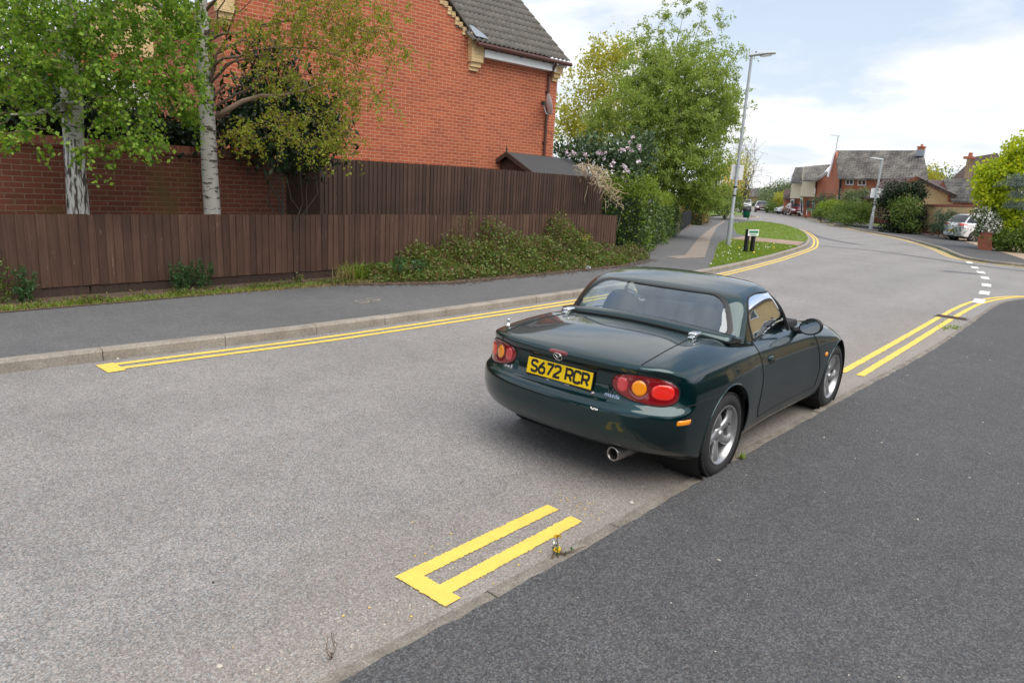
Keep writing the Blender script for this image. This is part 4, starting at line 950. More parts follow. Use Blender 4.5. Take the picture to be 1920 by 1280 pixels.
# ---- number plate on its plinth; emblem and badges
pl = Vector((-0.772, 0, 0.664)); tilt = R(9); ux = Vector((0, -1, 0)); uz = Vector((math.sin(tilt), 0, math.cos(tilt))); un = Vector((-math.cos(tilt), 0, math.sin(tilt)))
def onplate(u, v, d=0.0): return pl+ux*u+uz*v+un*d
b = MB(); b.obox(onplate(0, 0, 0), ux*0.260, uz*0.0535, un*0.004); plate = b.build('number_plate', 'plate_yellow', car); bevel(plate, 0.003, 2)
b = MB(); b.obox(onplate(0, -0.004, -0.007), ux*0.265, uz*0.061, un*0.004); b.build('plate_surround', 'black_plastic', plate)
GL = {'S': [(0.96, 0.80), (0.93, 0.93), (0.75, 1), (0.25, 1), (0.04, 0.9), (0, 0.78), (0.03, 0.63), (0.2, 0.54), (0.8, 0.46), (0.97, 0.37), (1, 0.22), (0.96, 0.1), (0.75, 0), (0.25, 0), (0.07, 0.07), (0.04, 0.2)],
      '6': [(0.80, 1.0), (0.35, 0.74), (0.06, 0.47), (0, 0.28), (0.05, 0.1), (0.25, 0), (0.75, 0), (0.95, 0.1), (1, 0.28), (0.95, 0.47), (0.75, 0.56), (0.3, 0.56), (0.08, 0.45)],
      '7': [(0, 1), (1, 1), (0.98, 0.9), (0.30, 0)],
      '2': [(0.03, 0.80), (0.08, 0.93), (0.25, 1), (0.75, 1), (0.95, 0.92), (1, 0.76), (0.93, 0.60), (0.06, 0.14), (0, 0.0), (1, 0)],
      'R': [(0, 0), (0, 1), (0.72, 1), (0.95, 0.92), (1, 0.73), (0.95, 0.54), (0.72, 0.46), (0, 0.46), None, (0.55, 0.46), (1, 0)],
      'C': [(0.97, 0.78), (0.94, 0.92), (0.75, 1), (0.25, 1), (0.05, 0.92), (0, 0.78), (0, 0.22), (0.05, 0.08), (0.25, 0), (0.75, 0), (0.94, 0.08), (0.97, 0.22)]}
def stroke(b, P, w, dep):
    P = [Vector(p) for p in P]; L = len(P); A = []; B_ = []
    for i in range(L):
        t0 = (P[i]-P[i-1]).normalized() if i else (P[1]-P[0]).normalized(); t1 = (P[i+1]-P[i]).normalized() if i < L-1 else t0
        n0 = Vector((-t0.y, t0.x)); n1 = Vector((-t1.y, t1.x)); nn = (n0+n1); nn = nn/max(nn.length, 1e-6); k = 1/max(0.55, nn.dot(n0))
        A.append(P[i]+nn*w*k); B_.append(P[i]-nn*w*k)
    V = [onplate(p.x, p.y, dep) for p in A]+[onplate(p.x, p.y, dep) for p in B_]
    b.add(V, [(i, i+1, L+i+1, L+i) for i in range(L-1)])
b = MB(); cw, chh, pen = 0.047, 0.071, 0.0086; u = -0.222; dep = 0.0048
for ch in 'S672 RCR':
    if ch == ' ': u += 0.030; continue
    cur = []
    for p in GL[ch]+[None]:
        if p is None:
            if len(cur) > 1: stroke(b, cur, pen, dep); dep += 0.00004
            cur = []
        else: cur.append((u+p[0]*cw, -0.0335+p[1]*chh))
    u += cw+0.0165
b.build('plate_characters', 'glyph_black', plate)
b = MB()
for k in range(16):
    if k not in (3,): b.obox(onplate(-0.085+0.0115*k, -0.0655, -0.0025), ux*(0.0038+0.001*(k % 3 == 0)), uz*(0.0028+0.0012*(k % 4 == 1)), un*0.0004)
b.build('plate_strapline', 'plate_white', plate)
def text(body, size, M, mat, parent, name, ext=0.0008, sx=1.0):
    c = bpy.data.curves.new(name, 'FONT'); c.body = body; c.size = size; c.align_x = 'CENTER'; c.align_y = 'CENTER'; c.extrude = ext
    o = bpy.data.objects.new(name, c); COL.objects.link(o); bpy.context.view_layer.update()
    me = bpy.data.meshes.new_from_object(o.evaluated_get(bpy.context.evaluated_depsgraph_get())); COL.objects.unlink(o); bpy.data.objects.remove(o)
    o = link(name, me, mat, parent); o.matrix_basis = M @ Matrix.Scale(sx, 4, (1, 0, 0)); return o
def backframe(y, z, Ff=Fbody, lift=0.002):
    S = solve(Ff, np.array([[-1.5, y, z]]), np.array([[1.0, 0, 0]]), 1.6)[0]; g = 1e-3
    N = Vector([float(Ff(S+np.eye(3)[k]*g)-Ff(S-np.eye(3)[k]*g)) for k in range(3)]).normalized()
    xx = Vector((0, -1, 0)); xx = (xx-N*xx.dot(N)).normalized(); zz = N.cross(xx); o = Vector(S)+N*lift
    return Matrix(((xx.x, zz.x, N.x, o.x), (xx.y, zz.y, N.y, o.y), (xx.z, zz.z, N.z, o.z), (0, 0, 0, 1)))
text('mazda', 0.034, backframe(-0.425+0.02, 0.607), 'chrome', car, 'badge', sx=1.15)
text('mx-5', 0.034, backframe(0.445, 0.607), 'chrome', car, 'badge', sx=1.25)
M = backframe(0.0, 0.772, lift=0.003); b = MB()
b.tube([M @ Vector((0.034*math.cos(t), 0.026*math.sin(t), 0)) for t in np.linspace(0, 2*math.pi, 33)], 0.0028, 6, False)
b.tube([M @ Vector(p) for p in ((-0.029, 0.012, 0), (-0.018, 0.010, 0), (-0.010, 0.003, 0), (0.0, -0.012, 0), (0.010, 0.003, 0), (0.018, 0.010, 0), (0.029, 0.012, 0))], [0.002, 0.0035, 0.0045, 0.003, 0.0045, 0.0035, 0.002], 6)
b.build('emblem', 'chrome', car, True)
b = MB(); M = backframe(-0.27, 0.592, lift=0.004); b.lathe([(0, 0.004), (0.010, 0.004), (0.013, 0.0), (0.014, -0.004)], 16, M); b.build('boot_lock', 'steel_pipe', car, True)
b = MB()                                           # scuff on the bumper where the paint is off
for k in range(9):
    M = backframe(-0.315-0.0052*k, 0.523+0.004*math.cos(k*1.4)-0.0045*abs(k-4)*0.0, lift=0.0012); b.obox(M @ Vector((0, 0, 0)), M.to_3x3() @ Vector((0.0040, 0, 0)), M.to_3x3() @ Vector((0, 0.0030+0.0015*(k in (0, 8)), 0)), M.to_3x3() @ Vector((0, 0, 0.0004)))
b.build('scuff', 'petal_white', car)
# ---- side marker, repeater, handle, aerial stub
for fr in (FR, FL):
    patch('side_marker', Fbody, [(u+(v-0.502)*0.10, v) for u, v in ell(-0.575, 0.502, 0.052, 0.0165, 36, 5)], fr, 'amber_lens', car, off=0.003, dome=0.006, rings=4)
    patch('repeater', Fbody, ell(1.905, 0.555, 0.026, 0.022, 24), fr, 'amber_lens', car, off=0.003, dome=0.008, rings=4)
    d_ = dR if fr is FR else dL
    patch('handle_recess', Fbody, ell(0.735, 0.683, 0.062, 0.030, 32, 5), fr, 'matt_black', d_, off=0.0012, rings=3)
    patch('handle', Fbody, [(u, v) for u, v in ell(0.728, 0.690, 0.050, 0.018, 32, 5)], fr, PM, d_, off=0.007, dome=0.006, rings=4)
b = MB(); S = solve(Fbody, np.array([[-0.53, 0.665, 1.5]]), np.array([[0, 0, -1.0]]), 1.6)[0]
b.lathe([(0.024, -0.004), (0.022, 0.004), (0.010, 0.008), (0.008, 0.03), (0.012, 0.034), (0.009, 0.045), (0, 0.046)], 16, Matrix.Translation(S)); b.build('aerial_base', 'chrome', car, True)
b = MB(); S = solve(Fbody, np.array([[-0.02, 0.56, 1.5]]), np.array([[0, 0, -1.0]]), 1.6)[0]
# ---- exhaust
M = Matrix.Translation((-0.735, -0.43, 0.232)) @ Matrix.Rotation(R(90), 4, 'Y') @ Matrix.Rotation(R(4), 4, 'X')
b = MB(); b.lathe([(0.030, 0.16), (0.034, 0.02), (0.037, 0.0), (0.043, -0.002), (0.047, 0.004), (0.047, 0.24), (0.032, 0.30), (0.03, 0.55)], 28, M); b.build('exhaust', 'steel_pipe', car, True)
b = MB(); b.lathe([(0.0, 0.10), (0.034, 0.10)], 20, M); b.build('silencer', 'matt_black', car)
# ---- wheels
def wheel(x, s_, yout, rot):
    w = bpy.data.objects.new('wheel', None); COL.objects.link(w); w.parent = car; w.location = (x, s_*yout, 0.286)
    w.rotation_euler = (0, 0, 0 if s_ < 0 else math.pi)
    Rm = Matrix.Rotation(math.pi/2, 4, 'X')        # local Z of the lathe -> world -Y (outwards)
    n = 72; pr = [(0.200, -0.018), (0.212, -0.006), (0.228, 0.000), (0.250, -0.002), (0.268, -0.010), (0.280, -0.024), (0.2855, -0.045), (0.286, -0.065), (0.282, -0.068), (0.282, -0.073), (0.286, -0.076), (0.2865, -0.098), (0.282, -0.101), (0.282, -0.106), (0.2865, -0.109), (0.286, -0.14), (0.2855, -0.15), (0.280, -0.171), (0.25, -0.193), (0.20, -0.185)]
    b = MB(); b.lathe(pr, n, Rm)
    for k in range(64):                            # shoulder tread blocks
        t = 2*math.pi*k/64; cs, sn = math.cos(t), math.sin(t)
        for h0, r0 in ((-0.030, 0.2835), (-0.160, 0.2835)):
            c = Rm @ Vector((cs*r0, sn*r0, h0)); b.obox(c, Rm.to_3x3() @ Vector((cs*0.0042, sn*0.0042, -0.002)), Rm.to_3x3() @ Vector((-sn*0.0095, cs*0.0095, 0)), Rm.to_3x3() @ Vector((0, 0, 0.017)))
    o = autosmooth(b.build('tyre', 'rubber', w), 30)
    b = MB(); b.lathe([(0.190, -0.175), (0.178, -0.16), (0.172, -0.12), (0.170, -0.06), (0.180, -0.030), (0.188, -0.014), (0.194, -0.007), (0.202, -0.006), (0.204, -0.014), (0.200, -0.02)], 72, Rm)
    o = autosmooth(b.build('rim', 'wheel_silver', w), 40)
    b = MB()
    for k in range(5):
        a0 = rot+2*math.pi*k/5; prof = []
        for j in range(11):
            t = j/10; r_ = 0.030+t*0.156; aa = a0+0.30*t*t-0.05; hw = 0.024+0.010*(1-t)**2+0.016*t*t; th = 0.024; dep = -0.046+0.028*math.sin(t*math.pi*0.62)-0.008*t
            c = Vector((math.cos(aa)*r_, math.sin(aa)*r_, dep)); tv = Vector((-math.sin(aa), math.cos(aa), 0))
            prof.append([c-tv*hw-Vector((0, 0, th)), c-tv*hw-Vector((0, 0, 0.010)), c-tv*hw*0.62, c-tv*hw*0.1+Vector((0, 0, 0.005)), c+tv*hw*0.55, c+tv*hw-Vector((0, 0, 0.012)), c+tv*hw-Vector((0, 0, th))])
        V = [Rm @ p for q in prof for p in q]; m_ = 7
        b.add(V, [(j*m_+i, j*m_+i+1, (j+1)*m_+i+1, (j+1)*m_+i) for j in range(10) for i in range(m_-1)])
    b.lathe([(0, -0.018), (0.020, -0.018), (0.027, -0.022), (0.030, -0.032), (0.052, -0.040), (0.058, -0.052), (0.058, -0.07)], 30, Rm)
    autosmooth(b.build('spokes', 'wheel_silver', w), 50)
    for k in range(4):
        b = MB(); t = rot+0.4+2*math.pi*k/4; b.lathe([(0, -0.036), (0.008, -0.036), (0.009, -0.05)], 6, Rm @ Matrix.Translation((0.042*math.cos(t), 0.042*math.sin(t), 0)))
        b.build('wheel_nut', 'steel_pipe', w)
    b = MB(); b.lathe([(0.05, -0.085), (0.125, -0.085), (0.125, -0.10), (0.05, -0.10)], 36, Rm); b.build('brake_disc', 'rusty_metal', w)
    b = MB(); b.lathe([(0.0, -0.125), (0.172, -0.125)], 36, Rm); b.build('back_plate', 'matt_black', w)
    t = rot-0.35; b = MB(); b.tube([Rm @ Vector((0.172*math.cos(t), 0.172*math.sin(t), -0.055)), Rm @ Vector((0.135*math.cos(t), 0.135*math.sin(t), -0.032))], 0.0045, 6); b.build('valve', 'black_plastic', w)
for x, s_, yo, rot in ((0.0, -1, 0.818, 0.62), (0.0, 1, 0.818, 0.1), (2.265, -1, 0.808, 1.0), (2.265, 1, 0.808, 0.3)): wheel(x, s_, yo, rot)
# mud flaps behind the front wheels, deflector ahead of the rear
b = MB()
for s_ in (-1, 1):
    b = MB(); b.obox((1.935, s_*0.735, 0.235), (0.008, 0, 0.02), (0, 0.075, 0), (-0.02, 0, 0.085)); b.build('mud_flap', 'matt_black', car)
# ---- door mirrors
for s_ in (-1, 1):
    bm = bmesh.new(); bmesh.ops.create_uvsphere(bm, u_segments=32, v_segments=20, radius=1.0)
    for v in bm.verts:
        x, y, z = v.co
        v.co = (max(-0.25, x)*0.085, y*0.088*(1-0.10*z), z*0.068+0.012*y*s_)
    for f in bm.faces: f.smooth = True
    me = bpy.data.meshes.new('door_mirror'); bm.to_mesh(me); bm.free(); o = link('door_mirror', me, 'black_plastic', car); o.location = (1.365, s_*0.832, 0.860)
    V = [(-0.0225, 0.075*math.cos(t)*(1-0.1*math.sin(t)), 0.055*math.sin(t)+0.010*math.cos(t)*s_) for t in np.linspace(0, 2*math.pi, 33)[:-1]]
    mesh('mirror_glass', V, [tuple(range(32))], 'mirror_glass', o)
    b = MB(); b.tube([(0.0, -s_*0.06, -0.035), (0.02, -s_*0.115, -0.055), (0.03, -s_*0.15, -0.06)], [0.03, 0.028, 0.035], 8); b.build('mirror_arm', 'black_plastic', o, True)
# ================================================================== plants
def leafquads(Cn, size, hang=0.5, asp=0.62, rg=rng):
    """one folded-diamond face per leaf"""
    n = len(Cn); a = rg.normal(size=(n, 3)); a[:, 2] -= hang*1.6; a /= np.linalg.norm(a, axis=1)[:, None]
    t = rg.normal(size=(n, 3)); b = np.cross(a, t); b /= np.maximum(np.linalg.norm(b, axis=1), 1e-6)[:, None]
    s = size*rg.uniform(0.6, 1.25, (n, 1)); nrm = np.cross(a, b)
    V = np.stack([Cn-a*s*0.5, Cn-a*s*0.08+b*s*asp*0.5+nrm*s*0.08, Cn+a*s*0.5, Cn-a*s*0.08-b*s*asp*0.5+nrm*s*0.08], 1).reshape(-1, 3)
    return V, np.arange(4*n).reshape(n, 4)
def leaves(name, Cn, size, mat, parent=None, hang=0.5, asp=0.62):
    V, F = leafquads(np.asarray(Cn, float), size, hang, asp); return npmesh(name, V, F, mat, parent)
def inball(n, c, r, bias=0.5):
    d = rng.normal(size=(n, 3)); d /= np.linalg.norm(d, axis=1)[:, None]
    return np.array(c)+d*(rng.uniform(0, 1, (n, 1))**bias)*np.array(r)
def clumpy(c, r, nclump, per, spread, bias=0.45):
    cc = inball(nclump, c, r, bias); k = np.repeat(np.arange(nclump), per)
    return cc[k]+rng.normal(size=(len(k), 3))*spread*rng.uniform(0.5, 1.3, (nclump, 1))[k]
def wander(a, b, n=6, amp=0.06, sag=0.0):
    a, b = Vector(a), Vector(b); L = (b-a).length; out = []
    for i in range(n+1):
        t = i/n; p = a.lerp(b, t); k = math.sin(math.pi*t)
        out.append(p+Vector((rnd.gauss(0, 1), rnd.gauss(0, 1), rnd.gauss(0, 0.6)))*amp*L*k*0.5+Vector((0, 0, sag*L*k)))
    return out
def strands(starts, length, outward, droop, per, seglen=0.06, up=0.0):
    """hanging twigs: returns leaf points and twig polylines"""
    pts = []; tw = []
    for s in starts:
        d = Vector((rnd.gauss(0, 1), rnd.gauss(0, 1), rnd.uniform(-0.2, 0.6)+up))*outward; p = Vector(s); L = length*rnd.uniform(0.35, 1.2); n = max(3, int(L/seglen)); line = [p.copy()]
        for i in range(n):
            d = d+Vector((rnd.gauss(0, 0.10), rnd.gauss(0, 0.10), -droop)); q = d.normalized(); p = p+q*(L/n); line.append(p.copy())
        tw.append(line)
        for k in range(per):
            t = rnd.random()**0.8*(len(line)-1); i = min(int(t), len(line)-2); q = line[i].lerp(line[i+1], t-i)
            pts.append((q.x+rnd.gauss(0, 0.028), q.y+rnd.gauss(0, 0.028), q.z+rnd.gauss(0, 0.028)-0.02))
    return np.array(pts), tw
def twigmesh(b, tw, r):
    for l in tw: b.tube(l[::2] if len(l) > 6 else l, [r*(1-0.7*i/max(1, len(l[::2] if len(l) > 6 else l)-1)) for i in range(len(l[::2] if len(l) > 6 else l))], 3, False)

# ---- birch in front of the garden wall, left
t1 = thing('birch_tree', 'leafy green birch with black cracked trunk base, leftmost tree before the garden wall', 'tree', ony(145, 400, 10.5).xy.to_3d())
o1 = Vector(t1.location)
def loc(p, o): p = Vector(p); return p-o
P = [(0, 0, 0), (0.0, 0, 0.5), (0.01, 0, 1.1), (0.02, 0, 1.6), (0.03, 0.0, 2.1), (0.05, 0, 2.6), (0.10, 0.05, 3.3), (0.15, 0.1, 4.2), (0.1, 0.1, 5.4), (0.0, 0.2, 7.0)]
b = MB(); b.tube(P[:5], [0.17, 0.155, 0.135, 0.125, 0.122], 14); b.build('trunk_base', 'rough_bark', t1, True)
b = MB(); b.tube([(0.028, 0, 2.0)]+P[4:], [0.122, 0.122, 0.13, 0.11, 0.09, 0.07, 0.03], 12)
LB = [((0.03, 0, 2.25), far(118, 180, 10.4)), ((0.05, 0, 2.5), far(95, 205, 10.3)), ((0.08, 0, 2.9), far(235, 120, 10.6)), ((0.1, 0.03, 3.3), far(60, 60, 10.2)), ((0.14, 0.1, 3.9), far(300, 20, 11.2)), ((0.12, 0.1, 4.4), far(20, -60, 10.5)), ((0.15, 0.1, 4.0), far(200, -120, 10.5)), ((0.12, 0.1, 5.0), far(120, -240, 11)), ((0.03, 0, 2.35), far(20, 215, 9.9))]
for a_, e_ in LB: b.tube(wander(a_, loc(e_, o1), 7, 0.10, 0.06), [0.05, 0.045, 0.038, 0.032, 0.026, 0.02, 0.014, 0.008], 6)
nl = b.build('trunk', 'birch_bark', t1, True)
starts = []
BL1 = [(60, 30, 10.4, 0.95, 0.75, 90), (170, 60, 10.2, 0.8, 0.55, 66), (270, 40, 10.6, 0.75, 0.6, 90), (345, 40, 11.0, 0.4, 0.5, 45), (30, 130, 10.2, 0.55, 0.45, 55), (110, 120, 10.0, 0.45, 0.35, 30), (235, 150, 10.3, 0.55, 0.45, 60), (320, 150, 10.6, 0.45, 0.45, 55), (345, 215, 10.8, 0.25, 0.25, 12),
       (140, -80, 10.5, 1.6, 0.7, 150), (300, -90, 11, 1.2, 0.6, 110), (-60, 40, 10, 0.8, 0.9, 60), (260, 215, 10.2, 0.3, 0.25, 14), (20, 235, 9.8, 0.28, 0.14, 16), (160, 285, 10.1, 0.12, 0.08, 6), (280, 262, 10.1, 0.2, 0.10, 12), (90, -200, 11, 2.0, 1.0, 120), (225, 262, 10.1, 0.15, 0.12, 8), (205, 205, 10.0, 0.25, 0.2, 8), (60, 190, 10.0, 0.3, 0.2, 8)]
for px, py, d, rx, rzz, n in BL1: starts += [tuple(loc(q, o1)) for q in inball(n, far(px, py, d), (rx, rx, rzz), 0.55)]
for c_, r_, n_ in (((3.6, 10.6, 6.4), 1.7, 130),): starts += [tuple(loc(q, o1)) for q in inball(n_, c_, (r_, r_*0.9, r_*0.6), 0.6)]
pts, tw = strands(starts, 0.46, 0.8, 0.30, 27)
b = MB(); twigmesh(b, tw, 0.0045); b.build('twigs', 'twig', t1)
leaves('crown', pts, 0.057, 'leaf_birch', t1, 0.6, 0.78)
# ---- second birch: white trunk, young yellow-green leaves
t2 = thing('birch_tree', 'white trunked birch with sparse young yellow green leaves, right of the leafy green birch', 'tree', ony(398, 402, 10.55).xy.to_3d())
o2 = Vector(t2.location)
P = [(0, 0, 0), (0.0, 0, 0.6), (0.0, 0, 1.2), (-0.01, 0, 1.8), (-0.01, 0.0, 2.4), (-0.015, 0, 3.0), (-0.02, 0.02, 3.8), (-0.03, 0.02, 4.8), (0, 0.1, 6.2), (0.1, 0.1, 7.4)]
b = MB(); b.tube(P, [0.145, 0.13, 0.122, 0.116, 0.110, 0.104, 0.09, 0.075, 0.05, 0.02], 14)
b.build('trunk', 'birch_bark', t2, True); b = MB()
b.tube([Vector(q)-o2 for q in (far(408, 220, 10.66), far(430, 204, 10.55), far(455, 190, 10.5), far(490, 180, 10.4), far(525, 180, 10.3), far(570, 170, 10.2), far(620, 150, 10.1))], [0.045, 0.038, 0.034, 0.028, 0.022, 0.014, 0.006], 8)
LB2 = [((0.0, 0, 2.7), far(470, 140, 10.6)), ((0, 0, 2.9), far(520, 60, 10.6)), ((0, 0, 3.0), far(560, 95, 10.4)), ((0, 0, 3.3), far(620, 40, 10.5)), ((0, 0, 3.0), far(480, -10, 10.8)), ((0, 0, 3.6), far(690, 60, 10.5)), ((0, 0, 2.6), far(600, 140, 10.2)), ((0, 0, 2.9), far(430, -40, 10.6)), ((0, 0, 4.0), far(600, -120, 10.6)), ((0, 0, 3.2), far(720, 140, 10.3))]
L2 = []
for a_, e_ in LB2:
    w_ = wander(a_, loc(e_, o2), 8, 0.09, 0.10); L2.append(w_); b.tube(w_, [0.026, 0.022, 0.019, 0.016, 0.013, 0.010, 0.008, 0.006, 0.004], 6)
b.build('limbs', 'limb_bark', t2, True)
b = MB()                                            # knots and old branch scars
for px, py, s_ in ((395, 38, 0.055), (411, 66, 0.055), (395, 178, 0.04), (393, 235, 0.03), (406, 240, 0.028), (402, 275, 0.03), (398, 300, 0.028), (405, 300, 0.02), (393, 345, 0.022), (404, 362, 0.026), (392, 130, 0.03), (404, 155, 0.03)):
    s_ *= 1.5; p = far(px, py, 10.62)-o2; dvec = (Vector((p.x, p.y, 0))); c = Vector((-0.012, 0, p.z)); rd = ray(px, py); rd.z = 0; rd.normalize(); side = Vector((rd.y, -rd.x, 0)); off = (p-c).dot(side)
    off = max(-0.085, min(0.085, off)); rr = 0.112; q = c+side*off-rd*math.sqrt(max(1e-4, rr*rr-off*off))
    b.obox(q, side*s_*0.9, Vector((0, 0, s_*0.28))+side*0.004, rd*0.012); b.obox(q+side*s_*0.55-Vector((0, 0, s_*0.2)), side*s_*0.5+Vector((0, 0, -s_*0.28)), Vector((0, 0, s_*0.10)), rd*0.010); b.obox(q-side*s_*0.55-Vector((0, 0, s_*0.2)), side*s_*0.5+Vector((0, 0, s_*0.28)), Vector((0, 0, s_*0.10)), rd*0.010)
b.build('bark_scars', 'dark_bark', t2)
starts = []
BL2 = [(470, 60, 10.6, 0.5, 0.5, 34), (560, 40, 10.5, 0.6, 0.5, 60), (640, 60, 10.4, 0.5, 0.5, 46), (710, 60, 10.4, 0.35, 0.4, 22), (530, 140, 10.3, 0.6, 0.35, 36), (620, 150, 10.2, 0.5, 0.4, 45), (690, 160, 10.2, 0.35, 0.35, 20), (560, 220, 10.1, 0.55, 0.25, 30), (640, 240, 10.0, 0.35, 0.25, 22), (480, 235, 10.3, 0.35, 0.18, 16), (600, -40, 10.5, 1.1, 0.5, 70), (700, 10, 10.5, 0.5, 0.4, 26), (440, 250, 10.4, 0.2, 0.1, 10), (590, 262, 10.0, 0.3, 0.1, 16), (745, 110, 10.3, 0.15, 0.3, 6)]
for px, py, d, rx, rzz, n in BL2: starts += [tuple(loc(q, o2)) for q in inball(n, far(px, py, d), (rx, rx, rzz), 0.6)]
pts, tw = strands(starts, 0.50, 0.8, 0.26, 32)
b = MB(); twigmesh(b, tw, 0.004); b.build('twigs', 'twig', t2)
leaves('crown', pts, 0.040, 'leaf_young', t2, 0.5, 0.72)

# ---- evergreen shrubs behind the garden wall
def shrub(name, label, cat, blobs, size, mat, core=None, stems=8, stem_mat='dark_bark', hang=0.3, asp=0.62, group=None, per=14, spread=0.16, base=None, zbase=0.0):
    """blobs: (px, py, dist, rx, rz, clumps)"""
    cs = [(far(px, py, d), rx, rz_, n) for px, py, d, rx, rz_, n in blobs]
    mid = sum((c[0] for c in cs), Vector())/len(cs); base = Vector(base) if base is not None else Vector((mid.x, mid.y, zbase))
    t = thing(name, label, cat, base, 0, group); b = MB()
    for k in range(stems):
        c, rx, rz_, n = cs[k % len(cs)]; e = c+Vector((rnd.uniform(-rx, rx)*0.5, rnd.uniform(-rx, rx)*0.5, rnd.uniform(-0.3, 0.4)*rz_)); th = max(0.012, rx*0.035)
        b.tube(wander((rnd.uniform(-0.1, 0.1), rnd.uniform(-0.1, 0.1), 0.0), e-base, 6, 0.08), [th*(1-0.12*i) for i in range(7)], 5)
    b.build('stems', stem_mat, t, True)
    pts = np.concatenate([clumpy(c-base, (rx, rx, rz_), n, per, spread) for c, rx, rz_, n in cs])
    pts = pts[pts[:, 2] > 0.02]
    leaves('foliage', pts, size, mat, t, hang, asp); return t
shrub('evergreen_shrub', 'dark evergreen shrub hanging over the garden wall end behind the white birch', 'shrub',
      [(520, 215, 12.3, 0.75, 0.55, 260), (580, 250, 11.9, 0.5, 0.42, 170), (470, 240, 12.4, 0.55, 0.4, 160), (545, 275, 11.7, 0.55, 0.3, 110), (500, 130, 12.6, 0.5, 0.5, 60), (560, 292, 11.35, 0.3, 0.2, 40), (610, 210, 12.2, 0.4, 0.4, 40)], 0.12, 'leaf_dark', per=12, hang=0.7, asp=0.4)
shrub('evergreen_shrub', 'dark evergreen shrub massed behind the garden wall left of the white birch', 'shrub',
      [(40, 215, 12.6, 0.9, 0.6, 260), (120, 230, 12.6, 0.7, 0.5, 200), (220, 245, 12.6, 0.7, 0.38, 220), (310, 258, 12.6, 0.6, 0.30, 160), (180, 225, 12.9, 0.6, 0.4, 120), (-60, 180, 12.5, 0.9, 0.9, 90), (370, 262, 12.5, 0.4, 0.25, 50)], 0.11, 'leaf_dark', per=12, hang=0.5, asp=0.45)
shrub('garden_tree', 'green tree rising far left behind the birches above the wall', 'tree',
      [(20, 90, 16, 1.6, 1.2, 130), (-40, 20, 16, 1.6, 1.4, 90), (120, 180, 15, 0.9, 0.5, 70)], 0.13, 'leaf_mid', per=12, spread=0.22)

# ---- the tall willow-like birch beyond the hedge, and the golden tree behind it
t3 = thing('tall_tree', 'tall feathery green tree with upright stems rising behind the hedge', 'tree', (26.4, 15.9, 0)); o3 = Vector(t3.location); b = MB(); starts = []
for px, py in ((1185, 90), (1215, 60), (1250, 25), (1285, 10), (1320, 20), (1352, 50), (1375, 110), (1160, 150), (1385, 190), (1235, 120), (1300, 110), (1340, 150)):
    d = 29.5+rnd.uniform(-1.2, 1.2); e = far(px, py, d)-o3; a = Vector((rnd.uniform(-0.2, 0.2), rnd.uniform(-0.2, 0.2), 0.3)); mid_ = Vector((e.x*0.42, e.y*0.42, e.z*0.42)); 
    l = wander(a, mid_, 4, 0.05)+wander(mid_, e, 8, 0.04)[1:]; b.tube(l, [0.12*(1-0.085*i) for i in range(len(l))], 6)
    for k in range(3, len(l)):
        for j in range(7 if k < 9 else 5): sp_ = 0.5 if k < 8 else 0.5-0.1*(k-7); starts.append(tuple(l[k]+Vector((rnd.gauss(0, sp_), rnd.gauss(0, sp_), rnd.gauss(0, 0.3)))))
    for j in range(2): starts.append(tuple(l[-1]+Vector((rnd.gauss(0, 0.10), rnd.gauss(0, 0.10), rnd.uniform(-0.3, 0.3)))))
b.tube([(0, 0, -0.1), (0, 0, 0.4), (0.05, 0, 1.2), (0.1, 0, 2.4)], [0.32, 0.26, 0.22, 0.16], 10); b.build('trunk', 'dark_bark', t3, True)
for px, py, rx, rz_, n in ((1270, 200, 2.3, 1.9, 420), (1325, 240, 1.35, 1.8, 280), (1200, 230, 1.6, 1.4, 230), (1260, 300, 2.0, 1.0, 260), (1330, 330, 1.0, 1.0, 160), (1200, 165, 1.2, 1.2, 120), (1310, 140, 1.6, 1.3, 190), (1240, 120, 1.3, 1.3, 130), (1130, 225, 0.8, 0.8, 70), (1290, 365, 1.5, 0.6, 150), (1365, 200, 0.6, 1.2, 60), (1220, 340, 1.1, 0.8, 110), (1325, 380, 0.7, 0.4, 60)):
    starts += [tuple(q) for q in inball(n, far(px, py, 29.0+rnd.uniform(-0.6, 0.6))-o3, (rx, rx, rz_), 0.6)]
pts, tw = strands(starts, 0.72, 0.42, 0.17, 34, 0.14, 0.9); pts += rng.normal(size=pts.shape)*0.05
b = MB(); twigmesh(b, tw[::3], 0.010); b.build('twigs', 'twig', t3)
leaves('crown', pts, 0.105, 'leaf_willow', t3, 0.7, 0.5)
tg = shrub('golden_tree', 'golden green tree between the brick house and the tall feathery tree', 'tree',
      [(1110, 150, 36, 1.3, 1.4, 60), (1140, 110, 36, 1.2, 1.0, 60), (1085, 205, 36, 1.4, 1.0, 60), (1150, 190, 36, 1.5, 1.4, 80), (1070, 240, 36, 1.2, 0.8, 50), (1120, 245, 36, 1.8, 0.9, 80), (1165, 95, 36, 0.9, 0.7, 34)], 0.17, 'leaf_gold', per=19, spread=0.3, stems=14)
